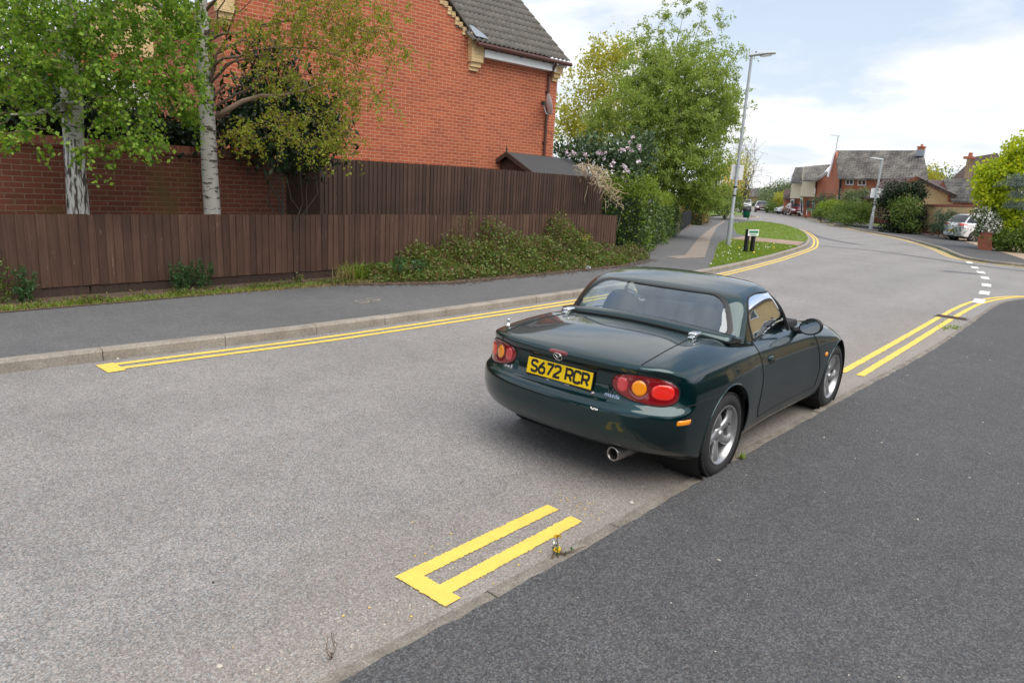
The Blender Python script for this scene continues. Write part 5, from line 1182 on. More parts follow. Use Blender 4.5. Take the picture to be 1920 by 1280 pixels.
# ---- rhododendron with pink flowers, dry climber
rh = shrub('rhododendron', 'grey green shrub dotted with pale pink flowers behind the shed', 'shrub',
      [(1150, 300, 20.5, 0.75, 0.65, 90), (1105, 285, 20.5, 0.7, 0.4, 70), (1190, 315, 20.5, 0.6, 0.6, 80), (1060, 285, 20.5, 0.4, 0.2, 30), (1170, 350, 20, 0.6, 0.4, 60), (1205, 275, 21, 0.5, 0.4, 40)], 0.12, 'leaf_rhodo', per=14, spread=0.15)
fp = [far(px+rnd.uniform(-9, 9), py+rnd.uniform(-6, 6), 19.8)-Vector(rh.location) for px, py in [(1165, 278), (1180, 283), (1130, 292), (1172, 317), (1178, 323), (1174, 340), (1100, 290), (1070, 285), (1075, 290), (1045, 290), (1185, 262), (1200, 300), (1195, 278), (1150, 305), (1172, 330), (1120, 285)] for _ in range(2)]
leaves('flowers', np.concatenate([inball(16, p, (0.07, 0.07, 0.06), 0.6) for p in fp]), 0.06, 'petal_pink', rh, 0.0, 0.9)
t = thing('dry_climber', 'straw coloured dead climber draped over the tall fence end', 'climber', far(1135, 350, 17.9)); b = MB(); o_ = Vector(t.location)
for k in range(230):
    u = rnd.random(); px, py = 1085+75*u+rnd.gauss(0, 5), 312+62*u*u+rnd.gauss(0, 7)
    p = far(px, py, 17.9+rnd.uniform(-0.3, 0.3))-o_; q = p+Vector((rnd.gauss(0, 0.12), rnd.gauss(0, 0.12), rnd.gauss(-0.08, 0.12))); b.tube(wander(p, q, 3, 0.3), 0.006, 3, False)
b.build('stems', 'dry_stem', t)

# ---- hedges
def hedge(name, label, path, heights, width, n, size, mat, mix=None, group=None, asp=0.6, cat='hedge', core=True, zb=0.08):
    P = [Vector(p) for p in path]; o = Vector((P[0].x, P[0].y, 0)); t = thing(name, label, cat, o, 0, group)
    D = dense(P, 0.2); L = len(D); hh = np.interp(np.linspace(0, len(heights)-1, L), range(len(heights)), heights); I = rng.integers(0, L-1, n); f = rng.uniform(0, 1, n)
    A = np.array([[p.x, p.y] for p in D]); pos = A[I]+(A[I+1]-A[I])*f[:, None]; tn = A[I+1]-A[I]; tn /= np.linalg.norm(tn, axis=1)[:, None]; nr = np.stack([-tn[:, 1], tn[:, 0]], 1)
    w = rng.uniform(-1, 1, n); h_ = rng.uniform(0.0, 1, n); m_ = rng.random(n); w = np.where(m_ < 0.62, np.sign(w)*rng.uniform(0.82, 1.05, n), w); h_ = np.where(m_ >= 0.62, rng.uniform(0.9, 1.04, n), h_)
    w = np.where(h_ > 0.85, w*(1-0.9*(h_-0.85)), w)
    lump = 0.09*np.sin(pos[:, 0]*2.7+1.3*h_*4)+0.07*np.sin(pos[:, 1]*4.1+h_*7)
    w = w*(1+lump*1.4); zz = zb+h_*(hh[I]*(1+0.5*lump)-zb)
    pts = np.stack([pos[:, 0]+nr[:, 0]*w*width/2-o.x, pos[:, 1]+nr[:, 1]*w*width/2-o.y, zz], 1)+rng.normal(size=(n, 3))*size*0.5
    endm = rng.random(n) < (0.22 if cat == 'shrub' else 0.10); pts[endm, :2] = (A[0]-tn[0]*0.05*rng.uniform(0, 2, (endm.sum(), 1))+nr[0]*rng.uniform(-0.5, 0.5, (endm.sum(), 1))*width)-np.array([o.x, o.y])
    if mix:
        k = (h_ > 0.80) | (rng.random(n) < 0.25) if callable(mix) is False else mix(pts, h_)
        leaves('foliage', pts[~k], size, mat, t, 0.2, asp); leaves('young_growth', pts[k], size*0.9, mix if isinstance(mix, str) else 'leaf_hedge', t, 0.0, asp)
    else: leaves('foliage', pts, size, mat, t, 0.2, asp)
    b = MB()
    for k in range(0, L-1, 2):
        p = D[k]-o.xy; b.tube(wander((p.x, p.y, 0.0), (p.x+rnd.uniform(-0.2, 0.2), p.y+rnd.uniform(-0.2, 0.2), hh[k]*0.85), 4, 0.1), [0.02, 0.016, 0.012, 0.008, 0.004], 4)
    b.build('stems', 'dark_bark', t)
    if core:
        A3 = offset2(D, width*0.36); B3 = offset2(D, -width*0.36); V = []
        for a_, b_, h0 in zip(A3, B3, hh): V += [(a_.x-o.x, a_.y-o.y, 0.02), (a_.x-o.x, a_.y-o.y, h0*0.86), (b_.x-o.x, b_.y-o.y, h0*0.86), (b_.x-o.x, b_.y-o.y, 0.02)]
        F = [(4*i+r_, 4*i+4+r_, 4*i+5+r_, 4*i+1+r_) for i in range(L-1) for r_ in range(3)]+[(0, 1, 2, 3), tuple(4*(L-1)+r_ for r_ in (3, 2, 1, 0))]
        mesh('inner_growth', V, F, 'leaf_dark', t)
    return t
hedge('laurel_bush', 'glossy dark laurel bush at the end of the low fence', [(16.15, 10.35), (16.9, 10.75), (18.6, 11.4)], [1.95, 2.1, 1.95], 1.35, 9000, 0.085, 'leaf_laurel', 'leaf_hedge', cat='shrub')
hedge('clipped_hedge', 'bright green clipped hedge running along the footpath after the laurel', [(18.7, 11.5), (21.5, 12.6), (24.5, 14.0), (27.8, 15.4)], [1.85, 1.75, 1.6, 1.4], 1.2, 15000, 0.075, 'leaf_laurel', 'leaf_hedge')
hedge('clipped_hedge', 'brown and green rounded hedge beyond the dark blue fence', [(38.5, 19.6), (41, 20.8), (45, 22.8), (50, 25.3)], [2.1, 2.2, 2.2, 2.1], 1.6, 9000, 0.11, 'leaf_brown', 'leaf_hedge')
t = thing('closeboard_fence', 'low dark blue picket panel between the two hedges on the footpath', 'fence', (29.5, 15.6, 0)); b = MB()
for k in range(50):
    x = 8.5*k/50; b.box(x, x+0.13, 0.46*x-0.012, 0.46*x+0.012, 0.12, 1.0)
b.build('boards', 'black_wood', t); b = MB(); b.obox((4.25, 0.46*4.25, 0.12), (4.3, 0.46*4.3, 0), (-0.02, 0.06, 0), (0, 0, 0.05)); b.build('plinth', 'kerbstone', t)

hedge('unseen_hedge', 'unseen dark hedge added to darken reflections in the flank of the green car', [(-12, -5.6), (-4, -5.6), (6, -5.7), (17.5, -6.0)], [2.3, 2.2, 2.4, 2.2], 1.4, 9000, 0.16, 'leaf_laurel')  # added out of view so the car's flank reflects something dark
for lab, c_, r_ in (('broad unseen tree added behind the viewer to darken reflections in the tail of the green car', (-13, 9.5, 5.5), 4.2), ('tall unseen tree added down the road behind the viewer to darken the rear bumper', (-32, 3.5, 6.5), 6.0), ('leafy unseen tree added over the near pavement to darken reflections in the rear wing', (-10, -9.5, 5.5), 4.0)):  # invented trees out of view, added to darken reflections in the car's rear
    t = thing('unseen_tree', lab, 'tree', (c_[0], c_[1], 0)); b = MB(); b.tube(wander((0, 0, -0.1), (0, 0, c_[2]), 6, 0.03), [0.22, 0.2, 0.18, 0.15, 0.12, 0.1, 0.05], 8); b.build('trunk', 'dark_bark', t, True)
    leaves('crown', clumpy((0, 0, c_[2]), (r_, r_, r_*0.85), 260, 16, 0.4), 0.34, 'leaf_mid', t, 0.3, 0.7)
# ---- brambles and weeds along the low fence
def xz(x): return float(np.interp(x, [7.0, 7.6, 8.4, 9.3, 10.0, 10.8, 11.6, 12.6, 13.4, 14.2, 15.0, 15.6, 16.2], [0.05, 0.14, 0.28, 0.48, 0.74, 0.70, 0.54, 0.70, 0.58, 0.34, 0.24, 0.28, 0.22]))
n = 30000; X = rng.uniform(7.0, 16.2, n); hv = np.array([xz(x) for x in X]); q = rng.uniform(0, 1, n); yf = np.interp(X, [7, 8.2, 11, 14, 16.2], [9.15, 8.72, 8.72, 8.82, 9.4]); Yb = 9.97; 
Y = Yb-(Yb-yf)*q; top = hv*np.clip(1-q**1.3, 0.0, 1)+0.06; lum = 1+0.40*np.sin(X*2.3+0.6)*np.sin(Y*5+X)+0.30*np.sin(X*5.7+Y*3); Z = PZ+top*lum*rng.uniform(0.55, 1.06, n)
bt = thing('bramble_thicket', 'tangled mass of brambles and ivy spilling from the low fence onto the pavement', 'brambles', (11, 9.4, 0))
pts = np.stack([X-11, Y-9.4, Z], 1)+rng.normal(size=(n, 3))*0.035
leaves('foliage', pts, 0.058, 'leaf_bramble', bt, 0.1, 0.75)
b = MB()
for k in range(150):
    x = rnd.uniform(7.3, 15.8); z = xz(x); b.tube(wander((x-11, 9.85-9.4-rnd.uniform(0, 0.5), PZ), (x-11+rnd.gauss(0, 0.45), 9.4-9.4+rnd.gauss(0, 0.25), PZ+z*rnd.uniform(0.4, 1.2)), 5, 0.2, 0.15), [0.006, 0.006, 0.005, 0.005, 0.004, 0.003], 4)
b.build('stems', 'twig', bt)
def uprights(name, label, cat, pos, hts, mat, size, per, stem='twig', flower=None, group=None, spread=0.03, hang=0.2, asp=0.5):
    o = Vector(pos[0]); t = thing(name, label, cat, o, 0, group); b = MB(); L = []; tips = []
    for p, h_ in zip(pos, hts):
        p = Vector(p)-o; e = p+Vector((rnd.gauss(0, 0.07), rnd.gauss(0, 0.07), h_)); l = wander(p, e, 5, 0.06); b.tube(l, [0.006, 0.005, 0.005, 0.004, 0.003, 0.002], 4); tips.append(e)
        for k in range(per):
            tt = rnd.uniform(0.15, 1.0)*5; i = min(4, int(tt)); q_ = l[i].lerp(l[i+1], tt-i); L.append(tuple(q_+Vector((rnd.gauss(0, spread), rnd.gauss(0, spread), rnd.gauss(0, spread*0.6)))))
    b.build('stems', stem, t); leaves('foliage', L, size, mat, t, hang, asp)
    if flower: leaves('flowers', np.concatenate([inball(10, e, (0.02, 0.02, 0.015), 0.6) for e in tips[:flower]]), 0.022, 'petal_yellow', t, 0, 0.9)
    return t
uprights('sapling', 'yellow green sapling standing out of the brambles against the fence', 'plant', [ony(1060, 470, 9.8), ony(1085, 480, 9.8), ony(1100, 480, 9.8)], [0.85, 0.55, 0.5], 'leaf_gold', 0.06, 60, spread=0.05)
uprights('bramble_shoot', 'tall bare bramble shoots rising to the fence top at the left of the thicket', 'plant', [ony(860, 470, 9.85), ony(880, 460, 9.85), ony(905, 470, 9.85)], [0.75, 0.7, 0.6], 'leaf_bramble', 0.035, 110, spread=0.06)
uprights('leafy_weed', 'fresh green broad leaved weed at the front of the brambles', 'plant', [ony(755, 520, 9.2), ony(770, 520, 9.2), ony(785, 515, 9.2), ony(745, 510, 9.25)], [0.3, 0.34, 0.3, 0.25], 'leaf_spurge', 0.10, 40, spread=0.05, hang=-0.4, asp=0.3)
def spurge(label, px, py, y, n, hgt, wid, mat='leaf_spurge'):
    o = ony(px, py, y); o.z = PZ; pos = [o+Vector((rnd.gauss(0, wid), rnd.gauss(0, wid*0.5), 0)) for _ in range(n)]
    return uprights('spurge_plant', label, 'plant', pos, [hgt*rnd.uniform(0.5, 1.1) for _ in pos], mat, 0.055, 120, spread=0.016, hang=-0.5, asp=0.22)
spurge('bushy dark green spurge with upright bottlebrush shoots against the fence', 358, 552, 9.75, 17, 0.40, 0.12)
spurge('narrow dark green spurge at the left edge of the picture', 42, 572, 9.72, 6, 0.42, 0.05)
uprights('ragwort', 'tall thin weed with yellow flowers at the far left of the fence', 'plant', [ony(6, 575, 9.8), ony(14, 572, 9.8), ony(22, 575, 9.75)], [0.62, 0.45, 0.35], 'leaf_mid', 0.05, 60, flower=1, spread=0.05)
def tuft(name, label, cat, o, n, ln, spr, mat, group=None, lean=0.5, wd=0.006):
    V = []; F = []
    for k in range(n):
        p = Vector((rnd.gauss(0, spr), rnd.gauss(0, spr*0.6), 0)); d = Vector((rnd.gauss(0, lean), rnd.gauss(0, lean), 1.0)).normalized(); L = ln*rnd.uniform(0.5, 1.1); s_ = Vector((-d.y, d.x, 0)); s_ = (s_.normalized() if s_.length > 1e-3 else Vector((1, 0, 0)))*wd; m0 = len(V)
        q1 = p+d*L*0.55; q2 = q1+(d+Vector((d.x*0.8, d.y*0.8, -0.7))).normalized()*L*0.5
        V += [p-s_, p+s_, q1-s_*0.8, q1+s_*0.8, q2]; F += [(m0, m0+1, m0+3, m0+2), (m0+2, m0+3, m0+4)]
    o_ = mesh(name, V, F, mat); o_.location = o; return tag(o_, label, cat, group)
g = ony(650, 530, 9.5); g.z = PZ
tuft('grass_tuft', 'long arching green grass tuft beside the brambles by the fence foot', 'grass', g+Vector((0.25, 0.1, 0)), 190, 0.42, 0.14, 'grass')
tuft('grass_tuft', 'pale straw coloured grass tuft left of the long green tuft', 'grass', g+Vector((-0.05, 0.0, 0)), 120, 0.34, 0.10, 'dry_grass', lean=0.35)
uprights('seedling', 'small reddish leaved seedling at the fence foot left of the grass tufts', 'plant', [ony(553, 535, 9.7), ony(562, 535, 9.7)], [0.2, 0.15], 'leaf_bramble', 0.05, 26, spread=0.03)
# low growth on the soil strip: one carpet nobody could count
n = 6500; X = rng.uniform(0.8, 6.6, n); X = np.where(rng.random(n) < 0.25, rng.uniform(6.0, 16, n), X); Y = np.interp(X, [0, 3.5, 6, 8, 11, 14, 16], [9.33, 9.33, 9.4, 8.7, 8.62, 8.72, 9.5])+np.abs(rng.normal(size=n))*0.16
kk = (np.sin(X*5.1)+np.sin(X*11.3+1)+rng.normal(size=n)*0.9) > 0.1; X = X[kk]; Y = np.minimum(Y[kk], 9.98)
pts = np.stack([X, Y, PZ+0.01+np.abs(rng.normal(size=len(X)))*0.035], 1)
tag(leaves('ground_cover', pts, 0.05, 'leaf_bramble', None, -0.5, 0.35), kind='stuff', label='low weeds and grass creeping along the fence foot')
n = 1300; X = rng.uniform(6.0, 16, n); Y = np.interp(X, [6, 8, 11, 14, 16], [9.4, 8.5, 8.5, 8.6, 9.2])+rng.normal(size=n)*0.13
b = MB()
for x, y in zip(X, Y):
    if y < 10: a = rnd.uniform(0, 3.14); b.obox((x, y, PZ+0.014), (0.045*math.cos(a)*rnd.random(), 0.045*math.sin(a)*rnd.random(), 0), (-0.003*math.sin(a), 0.003*math.cos(a), 0), (0, 0, 0.003))
tag(b.build('dead_stalks', 'twig'), kind='stuff', label='dry stalks and litter scattered at the pavement edge')
# weeds growing in the kerb line
for px, py, lab in ((8, 695, 'small green weed at the left end of the far kerb'), (110, 682, 'small green weed at the kerb joint nearest the left edge'), (210, 672, 'green weed at the kerb foot above the T end of the yellow lines'), (268, 662, 'small weed in the kerb channel right of the T end'), (463, 640, 'green weed at the kerb foot beside the fourth kerb joint'), (498, 632, 'small trailing weed in the channel of the far kerb'), (560, 628, 'tiny pale weed in the kerb channel near the middle')):
    p = at(px, py, 0.0); tuft('kerb_weed', lab, 'weed', p+Vector((0, 0.03, 0)), 34, 0.05, 0.06, 'leaf_hedge', 'weeds along the far kerb', 1.1, 0.008)
p = at(1045, 1046, 0.02); d_ = uprights('dandelion', 'tiny yellow flowered weed growing from the near kerb joint', 'weed', [p, p+Vector((0.05, -0.02, 0)), p+Vector((0.02, 0.02, 0)), p+Vector((-0.03, 0.01, 0))], [0.05, 0.04, 0.03, 0.03], 'leaf_spurge', 0.020, 14, flower=2, spread=0.012)
p = at(622, 1235, 0.02); b = MB()
for k in range(7): b.tube(wander((0, 0, 0), (rnd.gauss(0, 0.03), rnd.gauss(0, 0.03), rnd.uniform(0.04, 0.11)), 4, 0.2), 0.0016, 4)
o_ = b.build('dead_sprig', 'rusty_metal'); o_.location = p; tag(o_, 'little brown dead sprig standing in the near kerb gutter', 'weed')
tuft('kerb_weed', 'small green sprout at the near kerb beside the rear wheel', 'weed', at(1388, 858, 0.03), 8, 0.05, 0.015, 'leaf_hedge', None, 0.6, 0.01)
for px, py in ((1785, 615),): tuft('kerb_weed', 'green weed at the near kerb just before the drain gully', 'weed', at(px, py, 0.0), 60, 0.07, 0.16, 'leaf_hedge', None, 1.0, 0.01)
n = 500; S_ = clip(FK, 30.2, 42); pt = [rnd.choice(S_) for _ in range(n)]; 
tag(leaves('moss', np.array([(p.x+rnd.gauss(0, 0.05), p.y+0.06+rnd.gauss(0, 0.05), 0.03+abs(rnd.gauss(0, 0.02))) for p in pt]), 0.06, 'leaf_mid', None, -0.3, 0.5), kind='stuff', label='moss and weeds along the far kerb channel')
# ---- grass on the verges
def grassfield(name, poly, n, h_, z, label, mat='grass', dots=0):
    P = np.array([(p[0], p[1]) for p in poly]); lo, hi = P.min(0), P.max(0); Q = rng.uniform(lo, hi, (n*3, 2)); Q = Q[inpoly(Q[:, 0], Q[:, 1], [tuple(p) for p in P])][:n]; m_ = len(Q)
    a = rng.uniform(0, 6.28, m_); w = h_*0.16; hh = h_*rng.uniform(0.5, 1.2, m_); dx, dy = np.cos(a)*w, np.sin(a)*w; ln = rng.normal(size=(m_, 2))*h_*0.5; zz = np.full(m_, z)
    V = np.stack([np.stack([Q[:, 0]-dx, Q[:, 1]-dy, zz], 1), np.stack([Q[:, 0]+dx, Q[:, 1]+dy, zz], 1), np.stack([Q[:, 0]+ln[:, 0], Q[:, 1]+ln[:, 1], zz+hh], 1)], 1).reshape(-1, 3)
    o_ = tag(npmesh(name, V, np.arange(3*m_).reshape(m_, 3), mat), kind='stuff', label=label)
    if dots:
        for mt, k, nm in (('petal_white', dots, 'daisies'), ('petal_yellow', dots//5, 'dandelions')):
            I = rng.integers(0, m_, k); C3 = np.stack([Q[I, 0], Q[I, 1], z+h_*0.8+rng.uniform(0, 0.02, k)], 1); tag(leaves(nm, C3, 0.042 if nm == 'daisies' else 0.06, mt, None, 0, 0.9), kind='stuff', label=nm+' in the verge grass')
grassfield('grass', G1, 26000, 0.065, PZ, 'short grass on the near verge', dots=130)
grassfield('grass', G2, 20000, 0.06, PZ, 'short grass on the second verge', dots=50)
grassfield('grass', [(0.4, 9.31), (3.5, 9.27), (6.4, 9.36), (6.4, 9.52), (3.5, 9.46), (0.4, 9.52)], 3200, 0.055, PZ, 'thin grass along the fence foot')
grassfield('dry_grass', [(0.4, 9.31), (3.5, 9.27), (7.2, 9.1), (7.2, 9.5), (3.5, 9.55), (0.4, 9.7)], 2600, 0.05, PZ, 'dry grass along the fence foot', 'dry_grass')
# ================================================================== street furniture
def lamp_post(label, base, ztop, arm_dir, arm=0.55, group='street lamps', r0=0.085, detail=True, zsign=None, signw=(0.42, 0.62), sdir=None, z0=None):
    t = thing('street_lamp', label, 'street lamp', base, 0, group); H = ztop-base.z; a = Vector(arm_dir).normalized()
    b = MB(); b.lathe([(r0, -0.05), (r0, 1.0), (r0*0.97, 1.05), (r0*0.68, 1.13), (r0*0.64, 3.0), (r0*0.52, H-0.05), (r0*0.50, H)], 20 if detail else 10); b.build('pole', 'galvanised', t, True)
    if detail:
        for i, z in enumerate((1.80, 2.10)):
            b = MB(); b.lathe([(r0*0.70, z-0.03), (r0*0.74, z-0.028), (r0*0.74, z+0.028), (r0*0.70, z+0.03)], 16); b.build('strap', 'black_plastic', t)
    h = bpy.data.objects.new('lamp_head', None); COL.objects.link(h); h.parent = t
    n = 18; V = []; F = []; prof = [(-0.10, 0.05, 0.05), (-0.06, 0.075, 0.07), (0.05, 0.09, 0.085), (arm*0.45, 0.15, 0.095), (arm*0.8, 0.15, 0.075), (arm*0.97, 0.11, 0.045), (arm, 0.03, 0.015)]; s_ = Vector((-a.y, a.x, 0))
    for u, w_, hh in prof:
        for k in range(n):
            t_ = 2*math.pi*k/n; c, s2 = math.cos(t_), math.sin(t_); V.append(a*u+s_*w_*c+Vector((0, 0, H+0.02+0.10*u+(s2*hh if s2 > 0 else s2*0.025))))
    L = len(prof)
    for i in range(L-1):
        for k in range(n): F.append((i*n+k, i*n+(k+1) % n, (i+1)*n+(k+1) % n, (i+1)*n+k))
    F += [tuple(range(n-1, -1, -1)), tuple((L-1)*n+k for k in range(n))]
    o = mesh('lamp_housing', V, F, 'lamp_grey', t, True)
    bpy.data.objects.remove(h)
    V = [a*(arm*0.40+arm*0.24*math.cos(q)+arm*0.2)+s_*0.12*math.sin(q)+Vector((0, 0, H-0.012+0.10*(arm*0.6+arm*0.24*math.cos(q)))) for q in np.linspace(0, 2*math.pi, 25)[:-1]]
    b = MB(); b.prism(V, (0, 0, -0.03)); b.build('lamp_lens', 'lamp_lens', o)
    if detail:
        b = MB(); b.lathe([(0.035, 0), (0.035, 0.05), (0.02, 0.07), (0, 0.075)], 10, Matrix.Translation(Vector((0, 0, H+0.09))+a*0.13)); b.build('photocell', 'black_plastic', o)
    if zsign:
        sx = Vector(sdir).normalized() if sdir else s_
        # plate seen from the back, clamped to the pole
        nrm = Vector((sx.y, -sx.x, 0)); b = MB(); b.obox(Vector((0, 0, zsign-base.z))+nrm*(-r0*0.72), sx*signw[0]/2, nrm*0.004, Vector((0, 0, signw[1]/2))); pl_ = b.build('sign_plate', 'white_plastic', t)
        b = MB()
        for dz in (-0.18, 0.18): b.obox(Vector((0, 0, zsign-base.z+dz))+nrm*(-r0*0.66), sx*signw[0]*0.25, nrm*0.008, Vector((0, 0, 0.012)))
        b.build('bracket', 'galvanised', pl_)
    return t
vr = lambda px: Vector((ray(px, 400).y, -ray(px, 400).x, 0)).normalized()     # rightwards as seen from the pavement
b1 = at(1365, 461, PZ); lamp_post('grey street lamp rising from the daisy verge beside the footpath, nearest of the lamps', b1, far(1402, 106, b1.xy.length).z, vr(1400), 0.78, zsign=far(1378, 323, b1.xy.length).z, sdir=vr(1378), signw=(0.42, 0.52))
b2 = far(1634, 418, 58.5); b2.z = PZ; lamp_post('grey street lamp with a white back plate before the buff garage', b2, far(1647, 300, 58.5).z, -vr(1640), 0.85, r0=0.13, detail=False, zsign=far(1641, 362, 58.5).z, sdir=vr(1641), signw=(0.78, 0.68))
b3 = far(1438, 384, 150); b3.z = 0; lamp_post('thin pale street lamp far down the road above the dark red car', b3, far(1440, 331, 150).z, -vr(1440), 1.0, r0=0.14, detail=False)
# street name sign on two black posts
p = at(1403, 474, PZ); t = thing('street_sign', 'low green and white street name plate on two black posts on the verge', 'street sign', p); sx = (vr(1400)*0.75+ray(1400, 460).normalized()*0.66); sx.z = 0; sx.normalize(); nn = Vector((sx.y, -sx.x, 0))
sx = Vector((0.985, -0.17, 0)).normalized(); nn = Vector((-sx.y*-1, 0, 0)); nn = Vector((sx.y, -sx.x, 0))
W1 = 0.36
for s_ in (-1, 1):
    b = MB(); b.obox(sx*s_*W1*0.5+Vector((0, 0, 0.36)), sx*0.055, Vector((-sx.y, sx.x, 0))*0.055, (0, 0, 0.40)); o = b.build('post', 'black_plastic', t); bevel(o, 0.008, 2)
nn = Vector((-abs(sx.y), -abs(sx.x), 0)).normalized(); nn = Vector((sx.y, -sx.x, 0)); nn = nn if nn.y < 0 else -nn
b = MB(); b.obox(sx*0.04+nn*0.068+Vector((0, 0, 0.655)), sx*0.30, nn*0.006, (0, 0, 0.10)); pl_ = b.build('name_plate', 'white_plastic', t)
b = MB(); b.obox(sx*0.04+nn*0.076+Vector((0, 0, 0.68)), sx*0.26, nn*0.001, (0, 0, 0.038)); b.obox(sx*0.04+nn*0.076+Vector((0, 0, 0.60)), sx*0.18, nn*0.001, (0, 0, 0.014)); b.build('lettering', 'sign_green', pl_)
# litter bin on a post
p = at(1402, 416, PZ); d_ = p.xy.length; z1, z2 = far(1398, 408, d_).z, far(1398, 391, d_).z
t = thing('litter_bin', 'green plastic litter bin on a thin post at the corner of the far verge', 'litter bin', p); off = vr(1400)*-0.16
b = MB(); b.tube([(0, 0, 0), (0, 0, z2-PZ)], 0.05, 8); b.build('post', 'galvanised', t)
b = MB(); b.lathe([(0.0, z1-PZ), (0.22, z1-PZ), (0.29, z2-PZ-0.18)], 16, Matrix.Translation(off)); b.build('bin_body', 'bin_green', t, True)
b = MB(); b.lathe([(0.31, z2-PZ-0.2), (0.32, z2-PZ-0.02), (0.24, z2-PZ+0.08), (0.0, z2-PZ+0.1)], 16, Matrix.Translation(off)); b.build('lid', 'black_plastic', t, True)
# crumpled litter, pebbles and leaves
b = MB(); 
for k in range(9):
    a, c = rnd.uniform(0, 6), rnd.uniform(0, 6); b.obox((rnd.gauss(0, 0.03), rnd.gauss(0, 0.03), rnd.uniform(0.01, 0.05)), Vector((math.cos(a), math.sin(a), rnd.gauss(0, .5)))*0.035, Vector((-math.sin(a), math.cos(a), rnd.gauss(0, .5)))*0.028, (0, 0, 0.002))
o = b.build('litter', 'litter'); o.location = at(1104, 504, PZ+0.05); tag(o, 'crumpled white wrapper lying at the pavement edge of the brambles', 'litter')
def pebble(px, py, s_, lab, mat='pebble', z=0.0):
    bm = bmesh.new(); bmesh.ops.create_icosphere(bm, subdivisions=2, radius=1.0)
    for v in bm.verts: v.co = v.co*(1+rnd.uniform(-0.14, 0.14))*s_; v.co.z *= 0.55
    me = bpy.data.meshes.new('pebble'); bm.to_mesh(me); bm.free(); o = link('pebble', me, mat); o.location = at(px, py, z)+Vector((0, 0, s_*0.35)); tag(o, lab, 'pebble')
pebble(412, 1250, 0.012, 'pale pebble on the road at the bottom left'); pebble(400, 1092, 0.006, 'tiny dark pebble on the road left of the yellow bar', 'matt_black'); pebble(1184, 943, 0.014, 'buff pebble on the road behind the exhaust')
pebble(1040, 1019, 0.013, 'white chip between the near yellow line and kerb', 'petal_white'); pebble(122, 684, 0.022, 'pale stone in the far kerb channel left of the yellow T'); pebble(222, 673, 0.02, 'pale stone beside the weed above the yellow T', 'pebble')
n = 900; X = rng.uniform(0.6, 9, n); Y = np.where(rng.random(n) < 0.6, 1.96+np.abs(rng.normal(size=n))*0.16, 6.72-np.abs(rng.normal(size=n))*0.10); b = MB()
for x, y in zip(X, Y):
    if not (3.2 < x < 7.5 and 2.0 < y < 3): a = rnd.uniform(0, 3.1); s_ = rnd.uniform(0.0016, 0.0045); b.obox((x, y, s_*0.5), (s_*math.cos(a), s_*math.sin(a), 0), (-s_*math.sin(a)*0.8, s_*math.cos(a)*0.8, 0), (0, 0, s_*0.6))
for k in range(420):
    x, y = rnd.uniform(0.8, 13), rnd.uniform(-3.5, 1.65); a = rnd.uniform(0, 3.1); s_ = rnd.uniform(0.0015, 0.0042) if k % 9 else 0.007; b.obox((x, y, 0.026), (s_*math.cos(a), s_*math.sin(a), 0), (-s_*math.sin(a)*0.6, s_*math.cos(a)*0.6, 0), (0, 0, s_*0.35))
tag(b.build('grit', 'pebble'), kind='stuff', label='loose grit lying along both kerbs')
b = MB()
for k in range(46):
    x, y = 1.8+rnd.gauss(0, 0.45)+0.6*(k % 2), 2.1+rnd.gauss(0, 0.16); s_ = rnd.uniform(0.002, 0.006); b.obox((x if k > 20 else 3.0+rnd.uniform(0, 0.16), y if k > 20 else 2.08+rnd.gauss(0, 0.09), 0.004), (s_, 0, 0), (0, s_*0.7, 0), (0, 0, 0.0012))
tag(b.build('paint_spatter', 'yellow_paint'), kind='structure')

# ================================================================== buildings on the right and far off
def vplane(px, py, A, B):                         # where a sight line meets the upright plane through A and B
    d = ray(px, py); n = Vector((B.y-A.y, A.x-B.x, 0)); t = (A-Vector((0, 0, CAMH))).dot(n)/d.dot(n); q = d*t; return Vector((q.x, q.y, CAMH+q.z))
def away(px, L): d = ray(px, 400); d.z = 0; return d.normalized()*L
def wallface(name, pts, A, B, depth, mat, parent, base=None, foot=True, skew=0.0):
    P = [vplane(px, py, A, B) for px, py in pts]; o = Vector(parent.location); e = away(pts[0][0], depth)+vr(pts[0][0])*skew
    b = MB(); b.prism([p-o for p in P], e); return b.build(name, mat, parent)
def roofquad(name, pts, mat, parent, thick=0.12):  # eave L, eave R, ridge R, ridge L in world space
    o = Vector(parent.location); P = [Vector(p)-o for p in pts]; n = len(P)
    V = P+[p-Vector((0, 0, thick)) for p in P]; F = [tuple(range(n)), tuple(range(2*n-1, n-1, -1))]+[(i, n+i, n+(i+1) % n, (i+1) % n) for i in range(n)]
    ob = mesh(name, V, F, mat, parent); u = (P[1]-P[0]).normalized(); nn_ = (P[1]-P[0]).cross(P[2]-P[0]).normalized(); v = nn_.cross(u); uvl = ob.data.uv_layers.new(name='uv')
    for l in ob.data.loops:
        q = ob.data.vertices[l.vertex_index].co-P[0]; uvl.data[l.index].uv = (q.dot(u), q.dot(v))
    return ob
